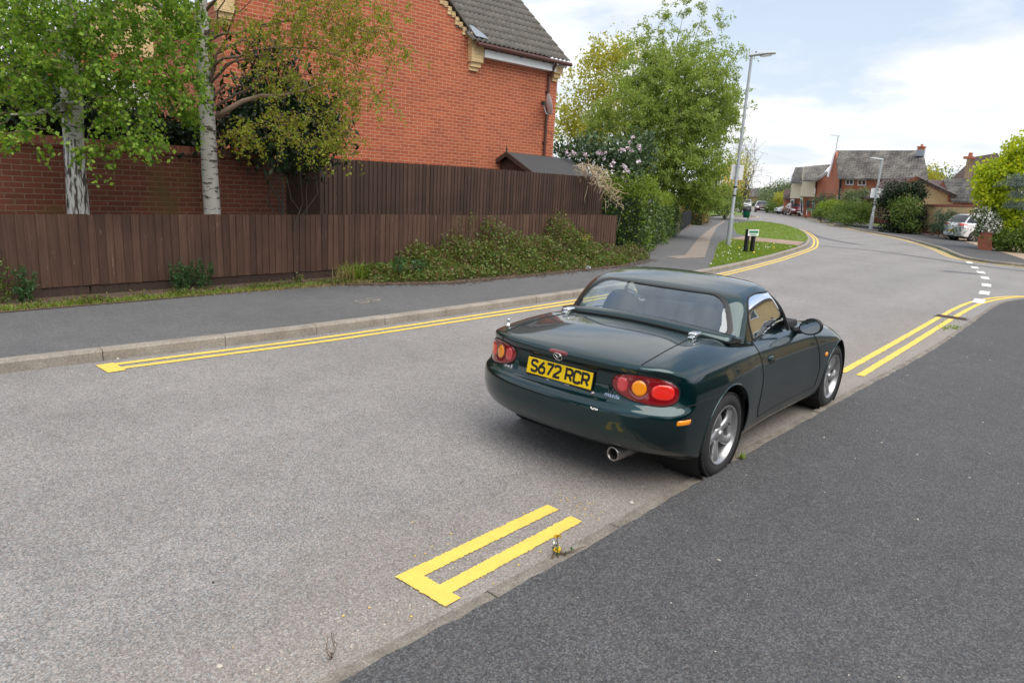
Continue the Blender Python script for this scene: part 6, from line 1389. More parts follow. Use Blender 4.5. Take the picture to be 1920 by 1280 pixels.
def win(parent, x0, y0, x1, y1, A, B, panes=2, door=False):
    o = Vector(parent.location); P = [vplane(x0, y1, A, B), vplane(x1, y1, A, B), vplane(x1, y0, A, B), vplane(x0, y0, A, B)]; f = away(x0, 1)*-0.05; u = (P[1]-P[0]); v = (P[3]-P[0])
    b = MB(); q = lambda s_, t_: P[0]-o+u*s_+v*t_+f; fw_ = 0.10
    def bar(s0, s1, t0, t1): b.prism([q(s0, t0), q(s1, t0), q(s1, t1), q(s0, t1)], away(x0, 0.08))
    bar(0, 1, 0, fw_*0.8); bar(0, 1, 1-fw_*0.8, 1); bar(0, fw_, fw_*0.8, 1-fw_*0.8); bar(1-fw_, 1, fw_*0.8, 1-fw_*0.8)
    for k in range(1, panes): bar(k/panes-0.05, k/panes+0.05, fw_*0.8, 1-fw_*0.8)
    if not door: bar(fw_, 1-fw_, 0.52, 0.58)
    w_ = b.build('window' if not door else 'door', 'fascia_white', parent); b = MB(); b.prism([q(0.03, 0.03)+away(x0, 0.05), q(0.97, 0.03)+away(x0, 0.05), q(0.97, 0.97)+away(x0, 0.05), q(0.03, 0.97)+away(x0, 0.05)], away(x0, 0.02)); b.build('pane', 'window_dark', w_); return w_
GZ = 0.0
# main red brick house
h = thing('brick_house', 'red brick house with a long mottled grey roof beyond the bushes', 'house', far(1650, 410, 79).xy.to_3d())
A, B = far(1573, 400, 80.5), far(1739, 400, 75.5)
wallface('wall', [(1573, 410), (1739, 420), (1738, 333), (1572, 331)], A, B, 6, 'far_red', h)
Ag, Bg = far(1572.6, 400, 80.4), far(1549, 400, 84)
wallface('gable', [(1573, 410), (1546, 408), (1551.5, 330), (1567, 284), (1573, 333)], Ag, Bg, 3.0, 'far_red', h, skew=1.5)
roofquad('roof', [far(1572, 334, 80.1), far(1741, 336, 75.0), far(1731, 282, 80.5), far(1566.5, 282, 85)], 'grey_tile', h)
roofquad('roof', [far(1566.5, 282, 85), far(1731, 282, 80.5), far(1731, 334, 86), far(1566, 334, 90)], 'grey_tile', h)
for pl_ in ((1572, 332.5, 1739, 336.5),):
    P = [vplane(1571, 331.2, A, B), vplane(1740, 333.4, A, B), vplane(1740, 336.2, A, B), vplane(1571, 334.2, A, B)]; b = MB(); b.prism([q-Vector(h.location)-away(1650, 0.25) for q in P], away(1650, 0.2)); b.build('fascia', 'fascia_white', h)
b = MB(); b.tube([far(1552, 332, 83.8)-h.location, far(1566.5, 283, 84.5)-h.location], 0.13, 5); b.build('barge_board', 'fascia_white', h)
win(h, 1585.5, 329, 1600.5, 347, A, B); win(h, 1608, 329.5, 1624, 348, A, B); win(h, 1656, 330.5, 1673, 341, A, B); win(h, 1569.5, 367, 1577, 377, A, B, 1)
b = MB(); q0, q1 = vplane(1576, 333, A, B), vplane(1572, 400, A, B); b.tube([q0-h.location-away(1576, 0.15), q1-h.location-away(1576, 0.15)], 0.09, 6); b.build('downpipe', 'black_plastic', h)
ch = far(1727, 282, 79.5); b = MB(); c_ = ch-h.location; b.box(c_.x-0.28, c_.x+0.28, c_.y-0.33, c_.y+0.33, c_.z-0.55, c_.z+0.05); b.build('chimney_base', 'lead', h)
b = MB(); b.box(c_.x-0.25, c_.x+0.25, c_.y-0.3, c_.y+0.3, c_.z+0.05, c_.z+0.28); b.box(c_.x-0.3, c_.x+0.3, c_.y-0.36, c_.y+0.36, c_.z+0.28, c_.z+0.36); cm = b.build('chimney', 'far_red', h); b = MB(); b.lathe([(0.12, 0.36), (0.10, 0.58), (0.06, 0.58)], 10, Matrix.Translation(c_)); b.build('chimney_pot', 'far_red', cm)
b = MB(); q = far(1564, 300, 86)-h.location; b.tube([q, q+Vector((0.15, 0, 2.6))], 0.05, 4); b.tube([q+Vector((0.15, -0.2, 2.55)), q+Vector((0.15, 0.9, 2.7))], 0.03, 4); b.build('aerial', 'galvanised', h)
# lower wing and the two cream fronted houses
h = thing('terraced_house', 'cream fronted house with red brick ground floor nearest the red brick house', 'house', far(1530, 400, 92).xy.to_3d())
A, B = far(1528, 400, 90), far(1556, 400, 86.5)
wallface('wall', [(1527, 406), (1556, 407), (1556, 318), (1551, 320.5), (1529, 337)], A, B, 5, 'far_red', h)
b = MB(); b.tube([vplane(1529, 339, A, B)-h.location-away(1530, 0.2), vplane(1553, 321.5, A, B)-h.location-away(1530, 0.2)], 0.22, 4); b.build('barge_board', 'fascia_white', h)
roofquad('roof', [far(1505.5, 338.5, 89.2), far(1531, 338.5, 88.4), far(1557, 308, 95), far(1508, 312.5, 95)], 'grey_tile', h)
A2, B2 = far(1502, 400, 91.5), far(1528, 400, 90)
wallface('render', [(1502.5, 368.5), (1527.5, 369), (1529, 337.5), (1505, 338)], A2, B2, 4, 'render_cream', h)
wallface('brickwork', [(1506, 406), (1524, 407), (1525, 369), (1506, 369)], A2-away(1510, -0.6), B2-away(1510, -0.6), 4, 'far_red', h)
A3, B3 = far(1499.5, 400, 94), far(1504.5, 400, 91.4); wallface('gable', [(1501, 366), (1503.5, 368), (1506, 338), (1507.5, 312.5), (1501, 336)], A3, B3, 2, 'render_cream', h)
win(h, 1501, 371, 1505, 402, A2, B2, 1, True); win(h, 1523, 374, 1527, 390, A2, B2, 1); win(h, 1526.5, 341, 1530, 353, A, B, 1)
b = MB(); q = vplane(1515, 382, A2, B2)-h.location; f = away(1515, -0.1); u = (B2-A2).normalized(); b.obox(q+f, u*0.28, f.normalized()*0.08, (0, 0, 0.45)); b.build('meter_box', 'black_plastic', h)
h = thing('terraced_house', 'cream fronted house second from the red brick house, with white porch', 'house', far(1490, 400, 99).xy.to_3d())
A, B = far(1480, 400, 99.5), far(1502, 400, 97.5)
wallface('render', [(1481, 372), (1501, 372), (1502, 342), (1485, 342)], A, B, 4, 'render_cream', h); wallface('brickwork', [(1484, 402), (1500, 402), (1500, 372.5), (1484, 372.5)], A-away(1490, -0.8), B-away(1490, -0.8), 4, 'far_red', h)
roofquad('roof', [far(1483, 342.5, 97.5), far(1504, 342, 95.5), far(1507.5, 313, 101), far(1487.5, 314, 103)], 'grey_tile', h)
b = MB(); b.tube([far(1482, 342, 98.6)-h.location, far(1487.5, 314, 102.5)-h.location], 0.2, 4); b.build('barge_board', 'fascia_white', h)
win(h, 1482.5, 374, 1489, 398, A, B, 1, True)
h = thing('garage_block', 'small brick garage with dark pitched roof left of the cream houses', 'garage', far(1475, 395, 104).xy.to_3d()); A, B = far(1468, 400, 104), far(1482, 400, 103)
wallface('wall', [(1469, 396), (1482, 396), (1482, 372), (1469, 372)], A, B, 4, 'far_red', h); roofquad('roof', [far(1468, 373, 103.4), far(1483, 372.5, 102), far(1482, 354, 106), far(1471, 354.5, 107)], 'brown_tile', h)
# buff garage with brown roof
h = thing('buff_garage', 'buff brick garage with red verge and brown tiled roof behind the dark bush', 'garage', far(1720, 430, 58).xy.to_3d())
A, B = far(1690, 400, 58.5), far(1792, 400, 57)
wallface('gable', [(1670, 420), (1786, 430), (1791, 364), (1718, 333), (1682, 352)], A, B, 6, 'buff_brick', h)
Aw, Bw = far(1621, 400, 66), far(1680, 400, 59); wallface('wall', [(1621, 405), (1682, 414), (1684, 368), (1622, 368)], Aw, Bw, 3, 'buff_brick', h)
wallface('plinth', [(1621, 413), (1682, 424), (1682, 414.3), (1621, 405.3)], Aw-away(1650, 0.05), Bw-away(1650, 0.05), 3, 'far_red', h)
roofquad('roof', [far(1617, 371, 65.6), far(1684, 369, 58.2), far(1719, 331, 60), far(1655, 337.5, 68)], 'brown_tile', h)
roofquad('roof', [far(1719, 331, 58), far(1794, 366, 56.4), far(1800, 363, 63), far(1728, 331, 65)], 'brown_tile', h, 0.2)
b = MB()
for a_, c_ in (((1718, 331.5), (1793, 366.5)), ((1718, 331.5), (1688, 348))):
    n = 22
    for k in range(n):
        q = vplane(a_[0]+(c_[0]-a_[0])*k/n, a_[1]+(c_[1]-a_[1])*k/n+(3.2 if k % 2 else 2.2), A, B)-h.location-away(1720, 0.12); b.obox(q, (0.02, -0.075, 0), (0.1, 0, 0), (0, 0, 0.10 if k % 2 else 0.06))
b.build('verge_course', 'far_red', h)
wallface('corbel', [(1777, 378), (1791.5, 379), (1791.5, 366), (1777, 359)], A-away(1720, 0.1), B-away(1720, 0.1), 0.3, 'far_red', h)
P = [vplane(1616, 369.5, Aw, Bw), vplane(1684, 367.5, Aw, Bw), vplane(1684, 370.5, Aw, Bw), vplane(1616, 372.5, Aw, Bw)]; b = MB(); b.prism([q-h.location-away(1650, 0.3) for q in P], away(1650, 0.2)); b.build('fascia', 'fascia_white', h)
# buff boundary wall with piers
h = thing('boundary_wall', 'buff brick boundary wall with red coping and dark plinth course beside the white car', 'wall', far(1740, 438, 55).xy.to_3d())
A, B = far(1723, 400, 56.5), far(1836, 400, 48.5)
wallface('wall', [(1724, 421), (1838, 428), (1838, 388), (1726, 387)], A, B, 0.25, 'buff_brick', h)
wallface('plinth', [(1723, 436), (1838, 445), (1838, 428.3), (1724, 421.5)], A-away(1730, 0.05), B-away(1730, 0.05), 0.35, 'far_red', h)
wallface('plinth_course', [(1723, 422), (1838, 430), (1838, 427), (1723, 418)], A-away(1730, 0.09), B-away(1730, 0.09), 0.2, 'window_dark', h)
wallface('coping', [(1724, 388), (1838, 389), (1838, 383.5), (1725, 383)], A-away(1730, 0.06), B-away(1730, 0.06), 0.37, 'red_course', h)
wallface('pier', [(1723, 421), (1744, 423), (1745, 388), (1725, 387.5)], A-away(1730, 0.13), B-away(1730, 0.13), 0.15, 'buff_brick', h)
# grey roofed garage and the tall roofed house with a chimney
h = thing('grey_roofed_garage', 'low garage with grey tiled roof and white fascia between buff gable and lime tree', 'garage', far(1800, 420, 56).xy.to_3d()); A, B = far(1785, 400, 57), far(1850, 400, 54)
wallface('wall', [(1784, 425), (1850, 428), (1850, 376), (1786, 376)], A, B, 5, 'far_red', h); roofquad('roof', [far(1785, 377, 56.2), far(1850, 377.5, 53), far(1846, 333.5, 57), far(1768, 336, 60.5)], 'grey_tile', h)
P = [vplane(1786, 375.5, A, B), vplane(1850, 376, A, B), vplane(1850, 378, A, B), vplane(1786, 377.7, A, B)]; b = MB(); b.prism([q-h.location-away(1800, 0.6) for q in P], away(1800, 0.3)); b.build('fascia', 'fascia_white', h)
A, B = far(1762, 400, 61), far(1775, 400, 58.5); wallface('gable', [(1760, 372), (1776, 372), (1774, 352), (1768, 337), (1761, 350)], A, B, 2, 'far_red', h)
h = thing('brown_roofed_house', 'house with steep dark brown roof and pale brick chimney stack at right', 'house', far(1850, 420, 70).xy.to_3d())
roofquad('roof', [far(1783, 336, 70), far(1905, 345, 62), far(1870, 287, 70), far(1828, 294, 72)], 'brown_tile', h); A, B = far(1790, 400, 70.5), far(1905, 400, 62.5); wallface('wall', [(1792, 420), (1905, 425), (1905, 342), (1790, 335)], A, B, 5, 'pale_brick', h)
A, B = far(1806, 400, 66.5), far(1826, 400, 66); wallface('chimney_stack', [(1806, 340), (1821, 340), (1826, 297), (1813, 297)], A, B, 0.8, 'pale_brick', h); q = far(1819, 295, 66.2)-h.location; b = MB(); b.box(q.x-0.3, q.x+0.3, q.y-0.3, q.y+0.42, q.z-0.12, q.z+0.05); b.lathe([(0.16, 0.05), (0.13, 0.35), (0.08, 0.35)], 10, Matrix.Translation(q)); b.build('chimney_pot', 'far_red', h)
h = thing('brown_roofed_garage', 'low brown tiled roof glimpsed between the buff gable and the grey roof', 'garage', far(1750, 400, 66).xy.to_3d()); roofquad('roof', [far(1738, 352, 66), far(1775, 352, 64), far(1772, 338, 69), far(1745, 337, 70)], 'brown_tile', h); A, B = far(1738, 400, 66.5), far(1775, 400, 64.5); wallface('wall', [(1738, 415), (1776, 415), (1776, 351), (1738, 351)], A, B, 3, 'far_red', h)
# yellow houses at the end of the road
for lab, xs, D_ in (('distant yellow house with grey roof at the end of the road, left of the two', (1378, 1400, 384, 368, 372, 356), 190), ('distant yellow house with grey roof at the end of the road, right of the two', (1399, 1428, 386, 368, 366, 353), 180)):
    x0, x1, yb, ye, ye2, yr = xs; h = thing('distant_house', lab, 'house', far(x0, 390, D_).xy.to_3d(), 0, 'distant houses'); A, B = far(x0, 400, D_), far(x1, 400, D_-5)
    wallface('wall', [(x0, 396), (x1, 396), (x1, ye), ((x0*2+x1)/3, ye), ((x0*4+x1)/5, ye-8), (x0, ye)], A, B, 6, 'yellow_render', h); roofquad('roof', [far(x0-1, ye+1, D_-0.6), far(x1+1, ye+1, D_-5.6), far(x1-3, yr, D_+1), far(x0+5, yr, D_+5)], 'grey_tile', h)
    win(h, x0+4, ye+4, x0+9, ye+10, A, B, 1)
h = thing('rendered_wall', 'long pale low wall far off behind the parked cars', 'wall', far(1400, 392, 165).xy.to_3d()); wallface('wall', [(1372, 393), (1436, 395), (1436, 387.5), (1372, 386)], far(1372, 400, 165), far(1436, 400, 155), 0.3, 'render_cream', h)
b = MB(); p = at(1541, 400, 0); t = thing('estate_sign', 'small green notice on two posts in front of the cream house', 'sign', far(1517, 406, 86).xy.to_3d()); A, B = far(1511, 400, 86), far(1523, 400, 85)
wallface('panel', [(1512, 395), (1522.5, 395.3), (1522.5, 392), (1512, 391.8)], A, B, 0.1, 'sign_green', t)
for x in (1512.5, 1522): wallface('post', [(x-0.6, 403), (x+0.6, 403), (x+0.6, 392), (x-0.6, 392)], A, B, 0.1, 'white_plastic', t)
# house across the near pavement: only its mirror image shows, in the car's flank and side window
h = thing('buff_house', 'buff brick house mirrored in the side window and flank of the green car', 'house', (41, -13, 0), R(14)); b = MB(); b.box(-9, 9, -4, 4, 0, 5.0); b.build('wall', 'buff_brick', h); b = MB()
b.prism([(-9.4, -4.6, 4.9), (-9.4, 4.6, 4.9), (-9.4, 0, 8.6)], (18.8, 0, 0)); b.build('roof', 'brown_tile', h)
for x in (-6.5, -2.2, 2.2, 6.5):
    for z in (0.9, 3.2):
        b = MB(); b.box(x-0.8, x+0.8, 3.96, 4.06, z, z+1.2); w_ = b.build('window', 'fascia_white', h); b = MB(); b.box(x-0.68, x-0.04, 4.0, 4.08, z+0.1, z+1.1); b.box(x+0.04, x+0.68, 4.0, 4.08, z+0.1, z+1.1); b.build('pane', 'window_dark', w_)

# ================================================================== other cars
def make_car(name, label, loc_, rz, scale, paint, kind='saloon', front_lamps=True, plate='plate_white', group=None):
    t = thing(name, label, 'car', loc_, rz, group); t.scale = (scale,)*3
    L, Wd, Hh, bonz, cab = {'saloon': (4.5, 1.78, 1.42, 0.95, (-1.75, -1.1, 0.45, 1.25)), 'hatch': (4.0, 1.72, 1.50, 0.98, (-1.9, -1.55, 0.5, 1.2)), 'suv': (4.3, 1.82, 1.65, 1.05, (-2.05, -1.5, 0.6, 1.25))}[kind]
    boot = 1.02 if kind == 'saloon' else bonz+0.08
    zt = pchip([-L/2-0.05, -L/2+0.1, cab[0], cab[0]+0.3, 0.3, cab[3], L/2-0.5, L/2-0.15, L/2+0.05], [boot-0.14, boot-0.02, boot, boot, bonz+0.02, bonz, bonz-0.08, bonz-0.18, bonz-0.32])
    zr_ = pchip([cab[0]-0.1, cab[0], cab[1], (cab[1]+cab[2])/2, cab[2], cab[3], cab[3]+0.1], [bonz-0.2, bonz-0.05, Hh-0.06, Hh, Hh-0.07, bonz-0.06, bonz-0.2])
    def Fc(P):
        x, y, z = P[..., 0], P[..., 1], P[..., 2]; ay = np.sqrt(y*y+1e-6); hw = Wd/2
        side = ay-(hw-0.10*np.clip((np.abs(x)-L*0.30)/(L*0.2), 0, 2)**2*1.0-0.05*np.clip((0.35-z)/0.2, 0, 1)-0.10*np.clip(z-0.72, 0, 1))
        low = smax(smax(side, z-(zt(x)-0.05*ay**2), 0.12), np.maximum(x-(L/2-0.12*ay**2/hw), (-L/2+0.10*ay**2/hw)-x)+0.10*np.clip((0.42-z)/0.2, 0, 1), 0.16)
        up = smax(ay-(hw-0.10-(z-bonz)*0.32), z-(zr_(x)-0.07*ay**2), 0.07); up = np.maximum(np.maximum(up, bonz-0.25-z), np.maximum(cab[0]-x, x-cab[3]))
        return smax(np.minimum(low, up), 0.20-z, 0.05)
    V, F = shell(Fc, ((-L/2-0.15, L/2+0.15), (-1.05, 1.05), (0.1, Hh+0.1)), ((-L/2+0.6, L/2-0.6), (-0.4, 0.4), (0.5, 0.7)), (90, 44, 44)); c, n = facedata(V, F)
    wb = 0.305*L; hole = np.zeros(len(F), bool)
    for ax in (-wb-0.02, wb): hole |= (np.hypot(c[:, 0]-ax, c[:, 2]-0.33) < 0.37) & (np.abs(c[:, 1]) > Wd/2-0.35)
    sidew = (np.abs(n[:, 1]) > 0.72) & (c[:, 2] > bonz+0.05) & (c[:, 2] < Hh-0.13); scr = (np.abs(n[:, 0]) > 0.30) & (c[:, 2] > bonz+0.05) & (c[:, 2] < Hh-0.09) & (np.abs(c[:, 1]) < Wd/2-0.20-(c[:, 2]-bonz)*0.25) & (n[:, 2] < 0.94)
    glass = (sidew | scr) & ~hole; trim = (c[:, 2] < 0.33) & ~hole & ~glass
    bd = sub('body', V, F, ~(hole | glass | trim), paint, t); sub('window', V, F, sidew & ~hole, 'window_dark', t); sub('windscreen', V, F, scr & ~hole & (c[:, 0] > 0), 'window_dark', t); sub('rear_window', V, F, scr & ~hole & (c[:, 0] < 0), 'window_dark', t); sub('sill_trim', V, F, trim, 'black_plastic', t)
    b = MB(); b.box(-L/2+0.4, L/2-0.4, -Wd/2+0.16, Wd/2-0.16, 0.2, 0.75); b.build('underbody', 'matt_black', t)
    for ax in (-wb-0.02, wb):
        for s_ in (-1, 1):
            Rm = Matrix.Translation((ax, s_*(Wd/2-0.03), 0.325)) @ (Matrix.Rotation(math.pi/2, 4, 'X') if s_ < 0 else Matrix.Rotation(-math.pi/2, 4, 'X')); b = MB(); b.lathe([(0.20, -0.02), (0.25, 0), (0.30, -0.01), (0.325, -0.05), (0.325, -0.18), (0.2, -0.2)], 24, Rm); w_ = b.build('wheel', 'rubber', t, True)
            b = MB(); b.lathe([(0, -0.015), (0.05, -0.01), (0.06, -0.03)], 20, Rm)
            for k in range(5):
                a_ = k*2*math.pi/5; m3 = Rm.to_3x3(); b.obox(Rm @ Vector((0.12*math.cos(a_), 0.12*math.sin(a_), -0.025)), m3 @ Vector((0.09*math.cos(a_), 0.09*math.sin(a_), 0)), m3 @ Vector((-0.028*math.sin(a_), 0.028*math.cos(a_), 0)), m3 @ Vector((0, 0, 0.012)))
            b.lathe([(0.19, -0.04), (0.205, -0.005), (0.215, -0.02)], 24, Rm); b.build('rim', 'wheel_silver', w_); b = MB(); b.lathe([(0, -0.09), (0.2, -0.09)], 20, Rm); b.build('hub', 'matt_black', w_)
    FF = ((L/2+1.0, 0, 0), (0, -1, 0), (0, 0, 1), (-1, 0, 0)); BB = ((-L/2-1.0, 0, 0), (0, 1, 0), (0, 0, 1), (1, 0, 0))
    for s_ in (-1, 1):
        patch('headlight', Fc, ell(s_*0.62, 0.68, 0.20, 0.085, 20, 2.6), FF, 'lamp_lens', t, off=0.006, dome=0.01, rings=4, t1=2.2); patch('tail_light', Fc, ell(s_*0.64, 0.86 if kind != 'suv' else 1.0, 0.24, 0.075, 20, 2.6), BB, 'bright_red_lens', t, off=0.006, dome=0.01, rings=4, t1=2.2)
        b = MB(); b.obox((0.62, s_*(Wd/2+0.05), bonz+0.05), (0.07, 0, 0), (0, 0.10, 0), (0, 0, 0.065)); o = b.build('door_mirror', paint, t); bevel(o, 0.03, 2)
    patch('grille', Fc, ell(0, 0.62, 0.30, 0.07, 24, 5), FF, 'matt_black', t, off=0.006, rings=3, t1=2.2); patch('lower_grille', Fc, ell(0, 0.33, 0.55, 0.055, 24, 5), FF, 'matt_black', t, off=0.006, rings=3, t1=2.2)
    patch('front_plate', Fc, ell(0, 0.47, 0.26, 0.056, 20, 9), FF, plate, t, off=0.012, rings=2, t1=2.2); patch('rear_plate', Fc, ell(0, 0.62 if kind != 'suv' else 0.62, 0.26, 0.056, 20, 9), BB, 'plate_yellow', t, off=0.012, rings=2, t1=2.2)
    return t
def heading(px, turn): d = ray(px, 400); return math.atan2(d.y, d.x)+math.pi+R(turn)
p = at(1490, 404.5, 0); make_car('parked_car', 'dark red saloon parked facing us in front of the white car by the cream houses', p, heading(1490, 11), 1.17, 'maroon_paint')
p = at(1427, 398, 0); make_car('oncoming_car', 'very dark red hatchback coming along the middle of the far road', p, heading(1427, 3), 1.12, 'dark_maroon_paint', 'hatch')
p = far(1481, 399, 106); p.z = 0.0; make_car('parked_car', 'white car half hidden behind the dark red saloon', p, heading(1466, -62), 1.05, 'white_car_paint', 'hatch')
p = at(1384, 393.6, 0.0); p = far(1384, 392, 150); p.z = 0; make_car('parked_car', 'tiny white car at the far end of the road, leftmost', p, heading(1384, 40), 1.2, 'white_car_paint', 'hatch')
p = far(1398, 392, 140); p.z = 0; make_car('parked_car', 'tiny silver car behind the green litter bin', p, heading(1398, 0), 1.2, 'silver_paint', 'hatch')
p = far(1846, 446, 49.5); p.z = 0.05; make_car('parked_car', 'white sport utility car parked on the drive behind the flowering shrub', p, heading(1846, 128), 1.0, 'white_car_paint', 'suv')

# ================================================================== planting on the right and far away
lime = shrub('lime_tree', 'bright lime green tree at the right edge of the picture', 'tree',
      [(1865, 340, 40, 1.0, 0.8, 110), (1900, 320, 40, 1.2, 0.8, 130), (1930, 280, 40, 1.0, 1.0, 90), (1880, 385, 40, 0.8, 0.6, 80), (1945, 360, 40, 1.4, 1.2, 110), (1855, 365, 39.5, 0.55, 0.35, 40), (1895, 300, 40, 0.5, 0.4, 40), (1915, 425, 40, 1.0, 0.7, 90), (1890, 440, 40, 0.7, 0.5, 60), (1850, 320, 40, 0.35, 0.2, 24)], 0.16, 'leaf_lime', per=20, spread=0.17, stems=12, base=far(1925, 470, 40).xy.to_3d(), asp=0.8, hang=-0.2)
shrub('dark_shrub', 'dark green undergrowth beneath the lime tree', 'shrub', [(1905, 450, 39, 0.9, 0.35, 120), (1880, 455, 39, 0.6, 0.25, 70), (1940, 440, 39, 0.9, 0.5, 80), (1900, 415, 41, 1.1, 0.7, 90)], 0.12, 'leaf_mid', per=14, stems=6)
shrub('conifer_bough', 'drooping blue grey conifer boughs in front of the lime tree', 'conifer', [(1912, 335, 36, 0.45, 0.05, 34), (1900, 345, 36, 0.5, 0.04, 30), (1915, 365, 36, 0.5, 0.06, 36), (1905, 385, 36, 0.45, 0.06, 30), (1935, 350, 36, 0.6, 0.3, 50)], 0.20, 'leaf_blue', per=14, spread=0.09, stems=6, base=far(1960, 470, 36).xy.to_3d(), asp=0.12)
fl = shrub('white_flowering_shrub', 'grey arching shrub covered in white blossom hiding half of the white car', 'shrub', [(1843, 402, 39.5, 0.42, 0.35, 60), (1856, 410, 39.5, 0.4, 0.45, 60), (1850, 432, 39.5, 0.45, 0.4, 60), (1865, 425, 39.5, 0.35, 0.5, 50), (1838, 428, 39.3, 0.15, 0.4, 26)], 0.10, 'leaf_grey', per=16, spread=0.1, stems=8)
fo = Vector(fl.location); leaves('blossom', np.concatenate([inball(150, far(px, py, 39.2)-fo, (0.42, 0.42, 0.4), 0.4) for px, py in ((1843, 402), (1856, 412), (1850, 432), (1864, 425))]), 0.075, 'petal_white', fl, 0, 0.9)
h = thing('brick_pier', 'low red brick pier under the white flowering shrub', 'pier', far(1843, 450, 39.4).xy.to_3d()); A, B = far(1833, 400, 39.5), far(1860, 400, 38.8); wallface('pier', [(1833, 470), (1860, 471), (1860, 438), (1833, 438)], A, B, 0.6, 'far_red', h); wallface('coping', [(1832, 438), (1861, 438), (1861, 436), (1832, 436)], A-away(1840, 0.04), B-away(1840, 0.04), 0.68, 'red_course', h)
yc = shrub('yucca_shrub', 'spiky grey green shrub at the foot of the buff boundary wall', 'shrub', [(1762, 425, 50, 0.6, 0.5, 60), (1785, 425, 49, 0.7, 0.5, 70), (1775, 405, 50, 0.6, 0.35, 50), (1800, 432, 48, 0.4, 0.35, 40)], 0.30, 'leaf_conifer', per=12, spread=0.16, stems=5, asp=0.12, hang=-0.6)
shrub('round_bush', 'big dark green rounded bush with lighter yellow green middle before the buff garage', 'shrub', [(1688, 362, 55, 1.3, 0.8, 170), (1718, 360, 55, 0.7, 0.7, 80), (1665, 385, 55, 0.8, 0.9, 110), (1690, 415, 54.5, 1.3, 0.6, 150), (1690, 430, 54.5, 1.3, 0.35, 90), (1725, 405, 55, 0.5, 0.8, 70)], 0.14, 'leaf_dark', per=18, spread=0.2, stems=8)
shrub('yellow_green_bush', 'lighter yellow green growth down the middle of the rounded bush', 'shrub', [(1695, 385, 53.6, 0.75, 0.5, 70), (1715, 385, 53.6, 0.4, 0.6, 40), (1690, 405, 53.4, 0.6, 0.5, 50), (1705, 420, 53.4, 0.6, 0.3, 40)], 0.13, 'leaf_mid', per=15, spread=0.18, stems=5)
shrub('silver_shrub', 'grey green shrub beneath the windows of the red brick house', 'shrub', [(1600, 371, 66, 0.9, 0.4, 70), (1618, 364, 66, 0.7, 0.30, 46), (1590, 365, 66, 0.5, 0.25, 30), (1608, 388, 65, 0.9, 0.7, 80)], 0.15, 'leaf_grey', per=15, spread=0.22, stems=6)
shrub('leafy_shrub', 'mid green shrub standing left of the second street lamp', 'shrub', [(1605, 395, 63, 1.0, 0.8, 120), (1585, 398, 64, 0.8, 0.8, 90), (1622, 395, 62, 0.6, 0.9, 70), (1570, 400, 66, 0.7, 0.6, 60), (1600, 410, 62, 1.3, 0.3, 90), (1575, 408, 65, 1.0, 0.3, 60)], 0.14, 'leaf_mid', per=15, spread=0.2, stems=6)
shrub('clipped_hedge', 'bright green clipped hedge in front of the red brick house', 'hedge', [(1550, 388, 74, 0.9, 0.5, 60), (1562, 388, 73, 1.1, 0.6, 80), (1576, 388, 72, 1.0, 0.6, 70), (1555, 398, 73, 1.4, 0.4, 70), (1575, 400, 71, 1.0, 0.4, 50)], 0.16, 'leaf_hedge', per=18, spread=0.22, stems=5)
shrub('dark_shrub', 'dark green shrub behind the clipped hedge by the red house corner', 'shrub', [(1545, 376, 79, 1.3, 0.8, 90), (1540, 392, 78, 1.0, 0.6, 60)], 0.16, 'leaf_conifer', per=16, spread=0.25, stems=4)
shrub('low_shrub', 'low rounded green shrub at the pavement edge before the clipped hedge', 'shrub', [(1540, 398, 72, 0.7, 0.3, 50), (1556, 402, 70, 0.7, 0.3, 50), (1532, 400, 74, 0.6, 0.3, 40)], 0.14, 'leaf_mid', per=14, spread=0.15, stems=4)
shrub('yellow_conifer', 'rounded golden conifer left of the small brick garage', 'conifer', [(1462, 373, 112, 0.9, 1.1, 80), (1463, 384, 112, 0.9, 0.7, 50)], 0.20, 'leaf_gold', per=18, spread=0.25, stems=3)
shrub('feathery_tree', 'pale feathery green tree behind the golden conifer', 'tree', [(1450, 362, 125, 2.4, 1.5, 80), (1466, 355, 125, 1.8, 1.4, 70), (1440, 375, 122, 1.8, 1.2, 70), (1478, 352, 128, 1.2, 1.0, 36)], 0.30, 'leaf_grey', per=16, spread=0.45, stems=6)
shrub('garden_shrub', 'mixed green shrubs on the corner behind the oncoming car', 'shrub', [(1450, 390, 108, 1.6, 0.7, 80), (1442, 384, 112, 1.2, 0.7, 60), (1462, 394, 106, 0.9, 0.4, 40)], 0.2, 'leaf_mid', per=15, spread=0.3, stems=5)
shrub('copper_shrub', 'small copper red shrub near the distant yellow houses', 'shrub', [(1431, 374, 140, 0.9, 0.8, 40)], 0.24, 'leaf_brown', per=14, spread=0.35, stems=3)
shrub('clipped_hedge', 'dark low hedge in front of the distant yellow houses', 'hedge', [(1395, 384, 172, 1.6, 0.5, 50), (1410, 384, 170, 1.6, 0.5, 50), (1420, 385, 168, 1.2, 0.4, 30)], 0.28, 'leaf_conifer', per=12, spread=0.3, stems=3)
shrub('forsythia', 'yellow flowering shrub beyond the brown hedge on the left of the road', 'shrub', [(1368, 340, 60, 1.1, 0.9, 40), (1358, 322, 60, 0.9, 0.9, 34), (1378, 325, 60, 0.6, 0.6, 20)], 0.13, 'leaf_yellowflower', per=10, spread=0.3, stems=10)
shrub('bronze_tree', 'thin bronze leaved tree leaning over the footpath behind the lamp', 'tree', [(1375, 320, 63, 1.5, 1.6, 60), (1365, 355, 62, 1.8, 1.2, 80), (1385, 300, 63, 0.9, 0.7, 26), (1350, 370, 60, 1.4, 0.8, 60)], 0.16, 'leaf_gold', per=13, spread=0.42, stems=12)
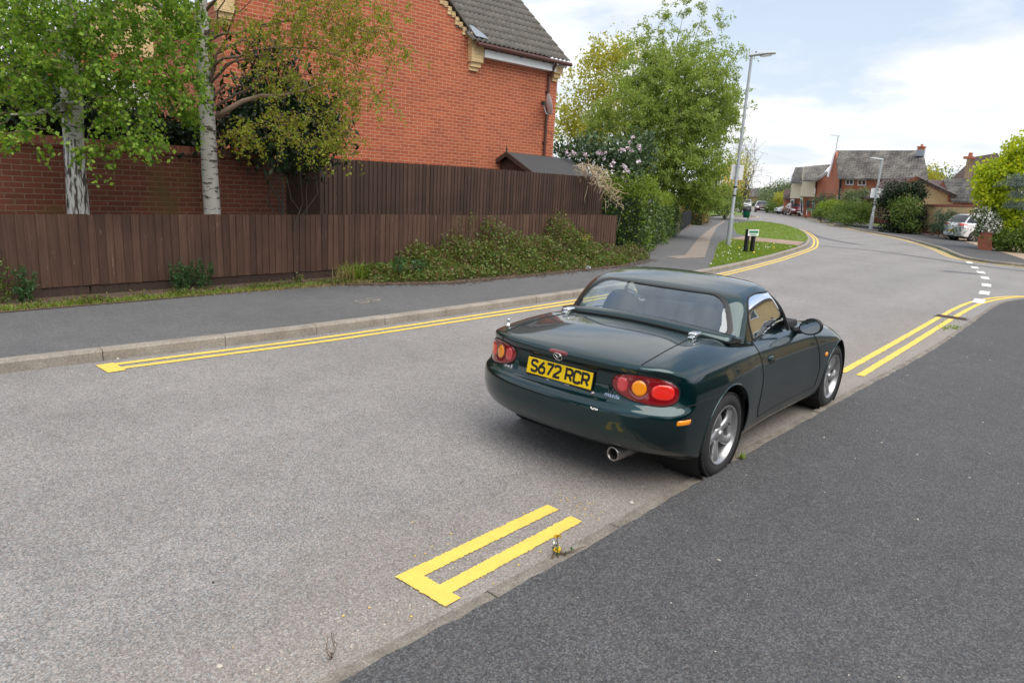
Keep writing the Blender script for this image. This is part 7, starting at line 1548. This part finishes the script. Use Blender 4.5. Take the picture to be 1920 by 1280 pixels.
shrub('green_bush', 'green bush hanging over the verge under the bronze tree', 'shrub', [(1360, 382, 58, 1.3, 0.7, 100), (1372, 372, 60, 0.9, 0.7, 70), (1348, 385, 56, 0.7, 0.6, 60)], 0.16, 'leaf_mid', per=15, spread=0.25, stems=5)
t = thing('bare_tree', 'bare twiggy tree against the sky right of the lamp post', 'tree', far(1388, 400, 70).xy.to_3d()); b = MB(); o_ = Vector(t.location); bl = []
for k in range(16):
    e = far(rnd.uniform(1380, 1420), rnd.uniform(265, 330), 70+rnd.uniform(-1.5, 1.5))-o_; l = wander((0, 0, 0.5), e, 9, 0.07); bl.append(l); b.tube(l, [0.07*(1-0.1*i) for i in range(10)], 4)
b.build('trunk', 'dark_bark', t, True); b = MB(); L_ = []
for l in bl:
    for k in range(26):
        i = rnd.randint(3, 9); q = l[i]; e = q+Vector((rnd.gauss(0, 0.6), rnd.gauss(0, 0.6), rnd.gauss(0.3, 0.5))); b.tube(wander(q, e, 3, 0.2), 0.010, 3, False); L_ += [tuple(e+Vector((rnd.gauss(0, 0.1), rnd.gauss(0, 0.1), rnd.gauss(0, 0.1)))) for _ in range(3)]
b.build('twigs', 'twig', t); leaves('crown', L_, 0.09, 'leaf_brown', t)
tr = [(1762, 338, 95, 3.0, 1.5, 'leaf_grey', 'pale olive tree top behind the buff gable'), (1741, 336, 92, 1.2, 1.0, 'leaf_gold', 'bright yellow tree top between the red house and buff gable')]
for px, py, d, rx, rz_, mt, lab in tr: shrub('distant_tree', lab, 'tree', [(px, py, d, rx, rz_, 90), (px+rnd.uniform(-8, 8), py+18, d, rx, rz_, 60)], 0.28, mt, per=15, spread=0.5, stems=4)
b = MB(); F_ = []
pts = []
for k in range(70):
    px = 1330+k*10.5; d = 330+rnd.uniform(-20, 20); q = far(px, 383+0.056*(px-1450), d); pts.append(inball(260, (q.x, q.y, 3.0), (9, 9, 3.4+rnd.uniform(-1, 1.5)), 0.5))
tag(leaves('far_wood', np.concatenate(pts), 1.3, 'leaf_mid', None, 0.2, 0.7), kind='stuff', label='far line of trees along the horizon')
h = thing('paling_fence', 'thin pale fence rail along the far left verge', 'fence', (0, 0, 0)) if False else None
